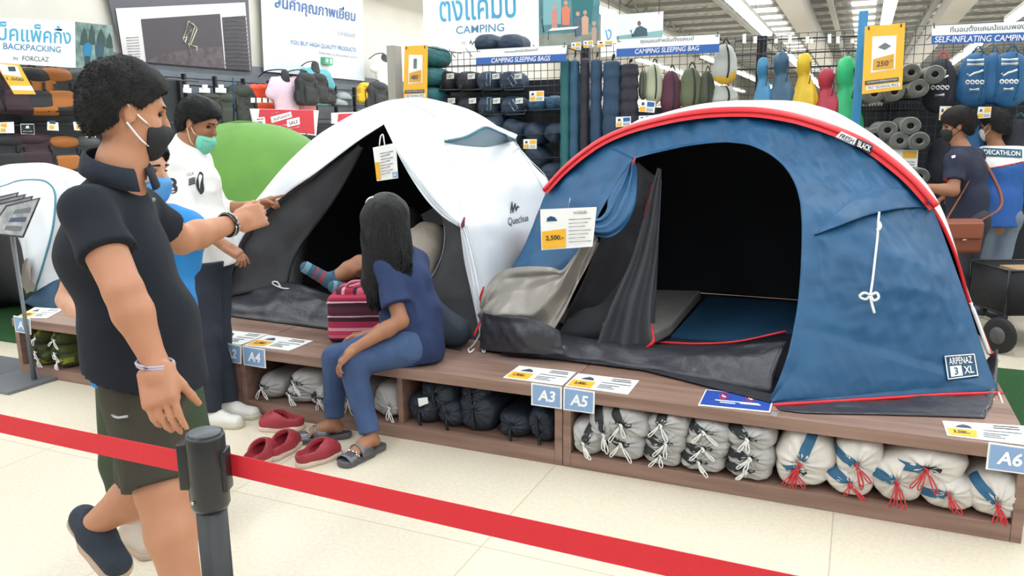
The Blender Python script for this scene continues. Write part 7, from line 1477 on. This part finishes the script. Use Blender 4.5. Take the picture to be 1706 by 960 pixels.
# blue mattress packs
m_bp = mat('mattress_pack_blue', '#215d8c', .55, bump=.2, bscale=8); m_bd = mat('mattress_pack_dark', '#1d222e', .6, bump=.2)
for k, (x, yy, w_, h_, mm, lab) in enumerate(((1567, 140, 46, 92, m_bd, 'dark navy mattress pack with red cord hanging by the rolled mats'), (1625, 131, 50, 92, m_bp, 'blue mattress pack with white print, left of the pair'), (1682, 130, 54, 94, m_bp, 'blue mattress pack with white print, right of the pair'), (1653, 128, 30, 86, m_bp, 'blue mattress pack half hidden between the pair'), (1575, 265, 50, 80, m_bd, 'dark pack hanging behind the shoulder of the navy t-shirt'), (1625, 240, 40, 70, m_bp, 'blue pack low between the two people'), (1695, 235, 46, 80, m_bd, 'dark pack behind the store employee'))):
    tt = goods('mattress_pack', lab, 'pack', 'hanging mattress packs', 'hang', x, yy, w_, h_, dict(Y=7.62), {'sack': mm, 'strap': mm, 'hang_loop': m_cr if k == 0 else m_sblu}, .2)
    if k < 3:
        pp = dict(Y=7.5)
        if k == 0: attach(ptxt('FORCLAZ', (x-13, yy-18), (x+10, yy-19), (x-13, yy-23), pp, m_lbl, None, .01), tt)
        else:
            for v in (0, 7): attach(pline([(x-14, yy-30+v), (x+14, yy-31+v)], pp, m_lbl, None, .012, 'text_line'), tt)
        attach(pline([(x-14, yy-8), (x-10, yy-4), (x-2, yy-9), (x+6, yy-11), (x+13, yy-14)], pp, m_lbl, None, .008, 'arrow_print'), tt)
        for j in range(4): attach(pline([(x-13+8*j+3*math.cos(a), yy+6+3*math.sin(a)) for a in [i*.8976 for i in range(8)]], pp, m_lbl, None, .006, 'icon_ring'), tt)
        attach(pline([(x-10, yy+19), (x+6, yy+18)], pp, m_lbl, None, .012, 'text_line'), tt)
# ------------------------------------------------------------------ left wall goods
pX = dict(X=-8.35)
t = thing('wall_fixture', 'dark fixture full of backpacks under the BACKPACKING banner', 'shelving', (-8.75, 6.2, 0)); obj('back_panel', box((-8.85, 6.2, 1.15), (.04, 4.6, 2.3)), m_back, t, False); obj('base_shelf', box((-8.6, 6.2, .1), (.5, 4.6, .2)), m_back, t, False)
for z in (1.35, 1.72, 2.28): obj('rail', tube([(-8.45, 3.9, z), (-8.45, 8.45, z)], .012, 6), m_wireg, t)
for y in (3.9, 5.0, 6.1, 7.2, 8.45): obj('upright', box((-8.8, y, 1.15), (.06, .05, 2.3)), m_wire, t, False)
mo = mat('pack_orange', '#b0692c', .6, bump=.2); mb = mat('pack_charcoal', '#2a2b2e', .65, bump=.3); mg_ = mat('pack_grey', '#55585a', .6, bump=.3); mm_ = mat('pack_maroon', '#3d2530', .65, bump=.3)
for k, (x, yy, w_, h_, a_, b_, lab) in enumerate(((92, 155, 50, 82, mb, mo, 'black backpack with orange lid and pocket, upper row'), (58, 155, 50, 82, mo, mb, 'orange-brown backpack half behind the yellow tag, upper row'), (134, 155, 42, 78, mb, mg_, 'black backpack with grey lid, upper row'), (20, 155, 44, 80, mm_, mm_, 'dark maroon backpack at the left edge, upper row'), (105, 262, 44, 70, mb, mo, 'black backpack with orange front, lower row'), (50, 255, 50, 64, mm_, mm_, 'maroon backpack, lower row'), (142, 258, 36, 62, mb, mg_, 'grey-lidded backpack, lower row'), (10, 258, 44, 64, mb, mb, 'charcoal backpack at the left edge, lower row'), (175, 160, 38, 78, mb, mb, 'charcoal backpack behind the head of the polo shirt'))):
    goods('backpack', lab, 'backpack', 'backpacks on the left fixture', 'backpack', x, yy, w_, h_, pX, {'pack_body': a_, 'lid': b_, 'strap': m_printk, 'hang_loop': m_printk}, .3)
pXc = dict(X=-8.1)
for k, (px4, lab) in enumerate((([(-2, 222), (24, 222), (23, 203), (-2, 204)], 'price card with yellow panel at the left edge below the backpacks'), ([(79, 217), (98, 218), (97, 204), (79, 203)], 'small price card below the orange and black backpack'), ([(124, 217), (139, 218), (137, 204), (122, 203)], 'small price card with blue panel below the grey backpack'))):
    t = thing('shelf_card', lab, 'price card', P(*px4[0], **pXc), 'price cards on the left fixture'); q_ = P(px4[2][0]-5, px4[2][1]+3, **pXc); obj('peg', tube([q_-V((.005, 0, 0)), V((-8.83, q_.y, q_.z))], .006, 5), m_wireg, t); sheet('card', px4, pXc, m_sheetw, t, .004); x0, y0 = px4[0]; ppoly([(x0+3, y0-2), (x0+11, y0-2), (x0+11, y0-8), (x0+3, y0-8)], pXc, m_yel, t, 'price_panel'); ppoly([(x0+3, y0-11), (x0+13, y0-10), (x0+13, y0-16), (x0+3, y0-16)], pXc, m_txtd if k else m_yel, t, 'picture')
t = thing('shelf_card', 'small black card with white print between the price cards', 'price card', P(45, 222, **pXc), 'price cards on the left fixture'); sheet('card', [(34, 224), (58, 225), (57, 206), (33, 206)], pXc, m_printk, t, .004); obj('peg', tube([P(45, 209, **pXc)-V((.006, 0, 0)), V((-8.83, P(45, 209, **pXc).y, P(45, 209, **pXc).z))], .006, 5), m_wireg, t); pline([(35, 223), (57, 224), (56, 207), (34, 207), (35, 223)], pXc, m_lbl, t, .004, 'border'); pline([(38, 219), (53, 219)], pXc, m_lbl, t, .006, 'text_line'); ppoly([(42, 214), (49, 214), (47, 209), (43, 210)], pXc, m_lbl, t, 'picture')
t = thing('shelf_card', 'tall white info card beside the head of the polo shirt', 'price card', P(148, 228, **pXc), 'price cards on the left fixture'); sheet('card', [(143, 229), (160, 229), (156, 196), (139, 197)], pXc, m_sheetw, t, .004); obj('peg', tube([P(148, 200, **pXc)-V((.006, 0, 0)), V((-8.83, P(148, 200, **pXc).y, P(148, 200, **pXc).z))], .006, 5), m_wireg, t); ppoly([(149, 207), (154, 207), (153, 199), (148, 200)], pXc, m_printk, t, 'picture', .006)
for k in range(4): pline([(144, 213+4*k), (156, 213+4*k)], pXc, m_grey5, t, .004, 'text_line')
pX2 = dict(X=-9.1)
t = thing('wall_fixture', 'dark rails and hanging accessories on the grey slat wall', 'rail', (-9.2, 10, 0)); 
for z in (2.28, 2.06, 1.7): obj('rail', tube([(-9.2, 8.3, z), (-9.2, 15.5, z)], .012, 6), m_wireg, t)
for k in range(12): obj('bracket', box((-9.3, 8.4+k*.62, 2.0), (.06, .04, .9)), m_wire, t, False)
obj('dark_panel', box((-9.34, 11.6, 1.0), (.03, 7.4, 1.5)), m_back, t, False)
for x in (275, 310, 341, 368): sheet('price_card', [(x-9, 154), (x+9, 155), (x+9, 147), (x-9, 146)], dict(X=-9.0), m_lbl, t, .004); sheet('price_card', [(x-4, 148), (x+5, 148), (x+5, 141), (x-4, 141)], dict(X=-8.98), m_lbl, t, .004)
mgd = mat('pack_green_dark', '#363d33', .7, bump=.3); 
for k, (x, yy, w_, h_, a_, lab) in enumerate(((290, 195, 40, 60, mb, 'dark bag on the slat wall behind the polo shirt head'), (345, 175, 34, 40, mgd, 'dark green pack on the slat wall above the jersey head'), (372, 185, 28, 60, mgd, 'olive pack hanging left of the thin post'), (402, 180, 36, 76, mat('pack_camo', '#3a4036', .7, col2='#24292a', vscale=14), 'camouflage rucksack hanging beside the orange dry bags'), (320, 215, 40, 50, mb, 'black bag low on the slat wall'))):
    goods('rucksack', lab, 'backpack', 'bags on the slat wall', 'backpack', x, yy, w_, h_, pX2, {'pack_body': a_, 'lid': a_, 'strap': m_printk, 'hang_loop': m_printk}, .35)
mor = mat('dry_orange', '#e2502e', .5, bump=.15)
for r_ in range(2):
    for k in range(5):
        goods('dry_bag', f'small orange dry bag, {nm[k] if k < 4 else "fifth"} in the {"upper" if not r_ else "lower"} orange row', 'dry bag', 'orange dry bags', 'dry', 424+11*k, 152+28*r_, 13, 25 if not r_ else 20, pX2, {'sack': mor, 'buckle': m_printk}, .2)
for k in range(6): sheet('price_card', [(418+10*k, 171), (425+10*k, 171), (425+10*k, 163), (418+10*k, 163)], dict(X=-8.85), m_lbl, t, .004)
obj('thin_post', tube([P(388, 130, X=-8.8), P(390, 215, X=-8.8)], .015, 6), m_sblu, t)
for k, (x, yy, w_, h_, cl, lab, d_) in enumerate(((477, 158, 40, 66, '#d9bccb', 'pale pink t-shirt on a hanging bust', -8.8), (508, 155, 36, 60, '#cf7d84', 'salmon t-shirt on a hanging bust behind a black backpack', -8.9), (527, 142, 42, 62, '#5ba5b0', 'turquoise t-shirt on a hanging bust with black straps', -9.0), (641, 118, 34, 44, '#d6d6d2', 'white t-shirt on a hanging bust beside the greige end panel', -9.0))):
    q_ = P(x, yy-h_*.52, X=d_); obj('bust_rod', tube(cr([q_-V((0, 0, .1)), q_+V((0, 0, .06)), V((-9.2, q_.y, q_.z+.07)), V((-9.38, q_.y, q_.z-.02))], 12), .01, 5), m_wire, t)
    goods('display_shirt', lab, 't-shirt', 't-shirts on hanging busts', 'tee', x, yy, w_, h_, dict(X=d_), {'t_shirt': mat('tee_'+cl[1:], cl, .8, bump=.2), 'bust_neck': mb}, .35)
for k, (x, yy, w_, h_, a_, lab, d_) in enumerate(((511, 150, 26, 56, mb, 'black backpack worn by the salmon t-shirt', -8.6), (531, 148, 24, 50, mb, 'black backpack worn by the turquoise t-shirt', -8.7), (545, 160, 20, 28, mb, 'small black bag hanging right of the busts', -8.9), (630, 162, 32, 50, mb, 'black backpack beside the greige end panel', -8.7), (609, 156, 20, 36, mat('pack_yellow', '#d7ad1f', .6), 'yellow pack beside the black one at the far wall', -8.8))):
    goods('rucksack', lab, 'backpack', 'bags by the hanging busts', 'backpack', x, yy, w_, h_, dict(X=d_), {'pack_body': a_, 'lid': a_, 'strap': m_printk, 'hang_loop': m_printk}, .3)
for k, (x, yy, lab) in enumerate(((572, 163, 'grey helmet on the far wall shelf'), (566, 173, 'pale grey helmet lying lower on the far wall shelf'))): goods('helmet', lab, 'helmet', 'helmets', 'helmet', x, yy, 16, 13, dict(X=-8.9), {'shell': mat('helmet_grey', '#8f9698', .4), 'rim': m_printk}, .24)
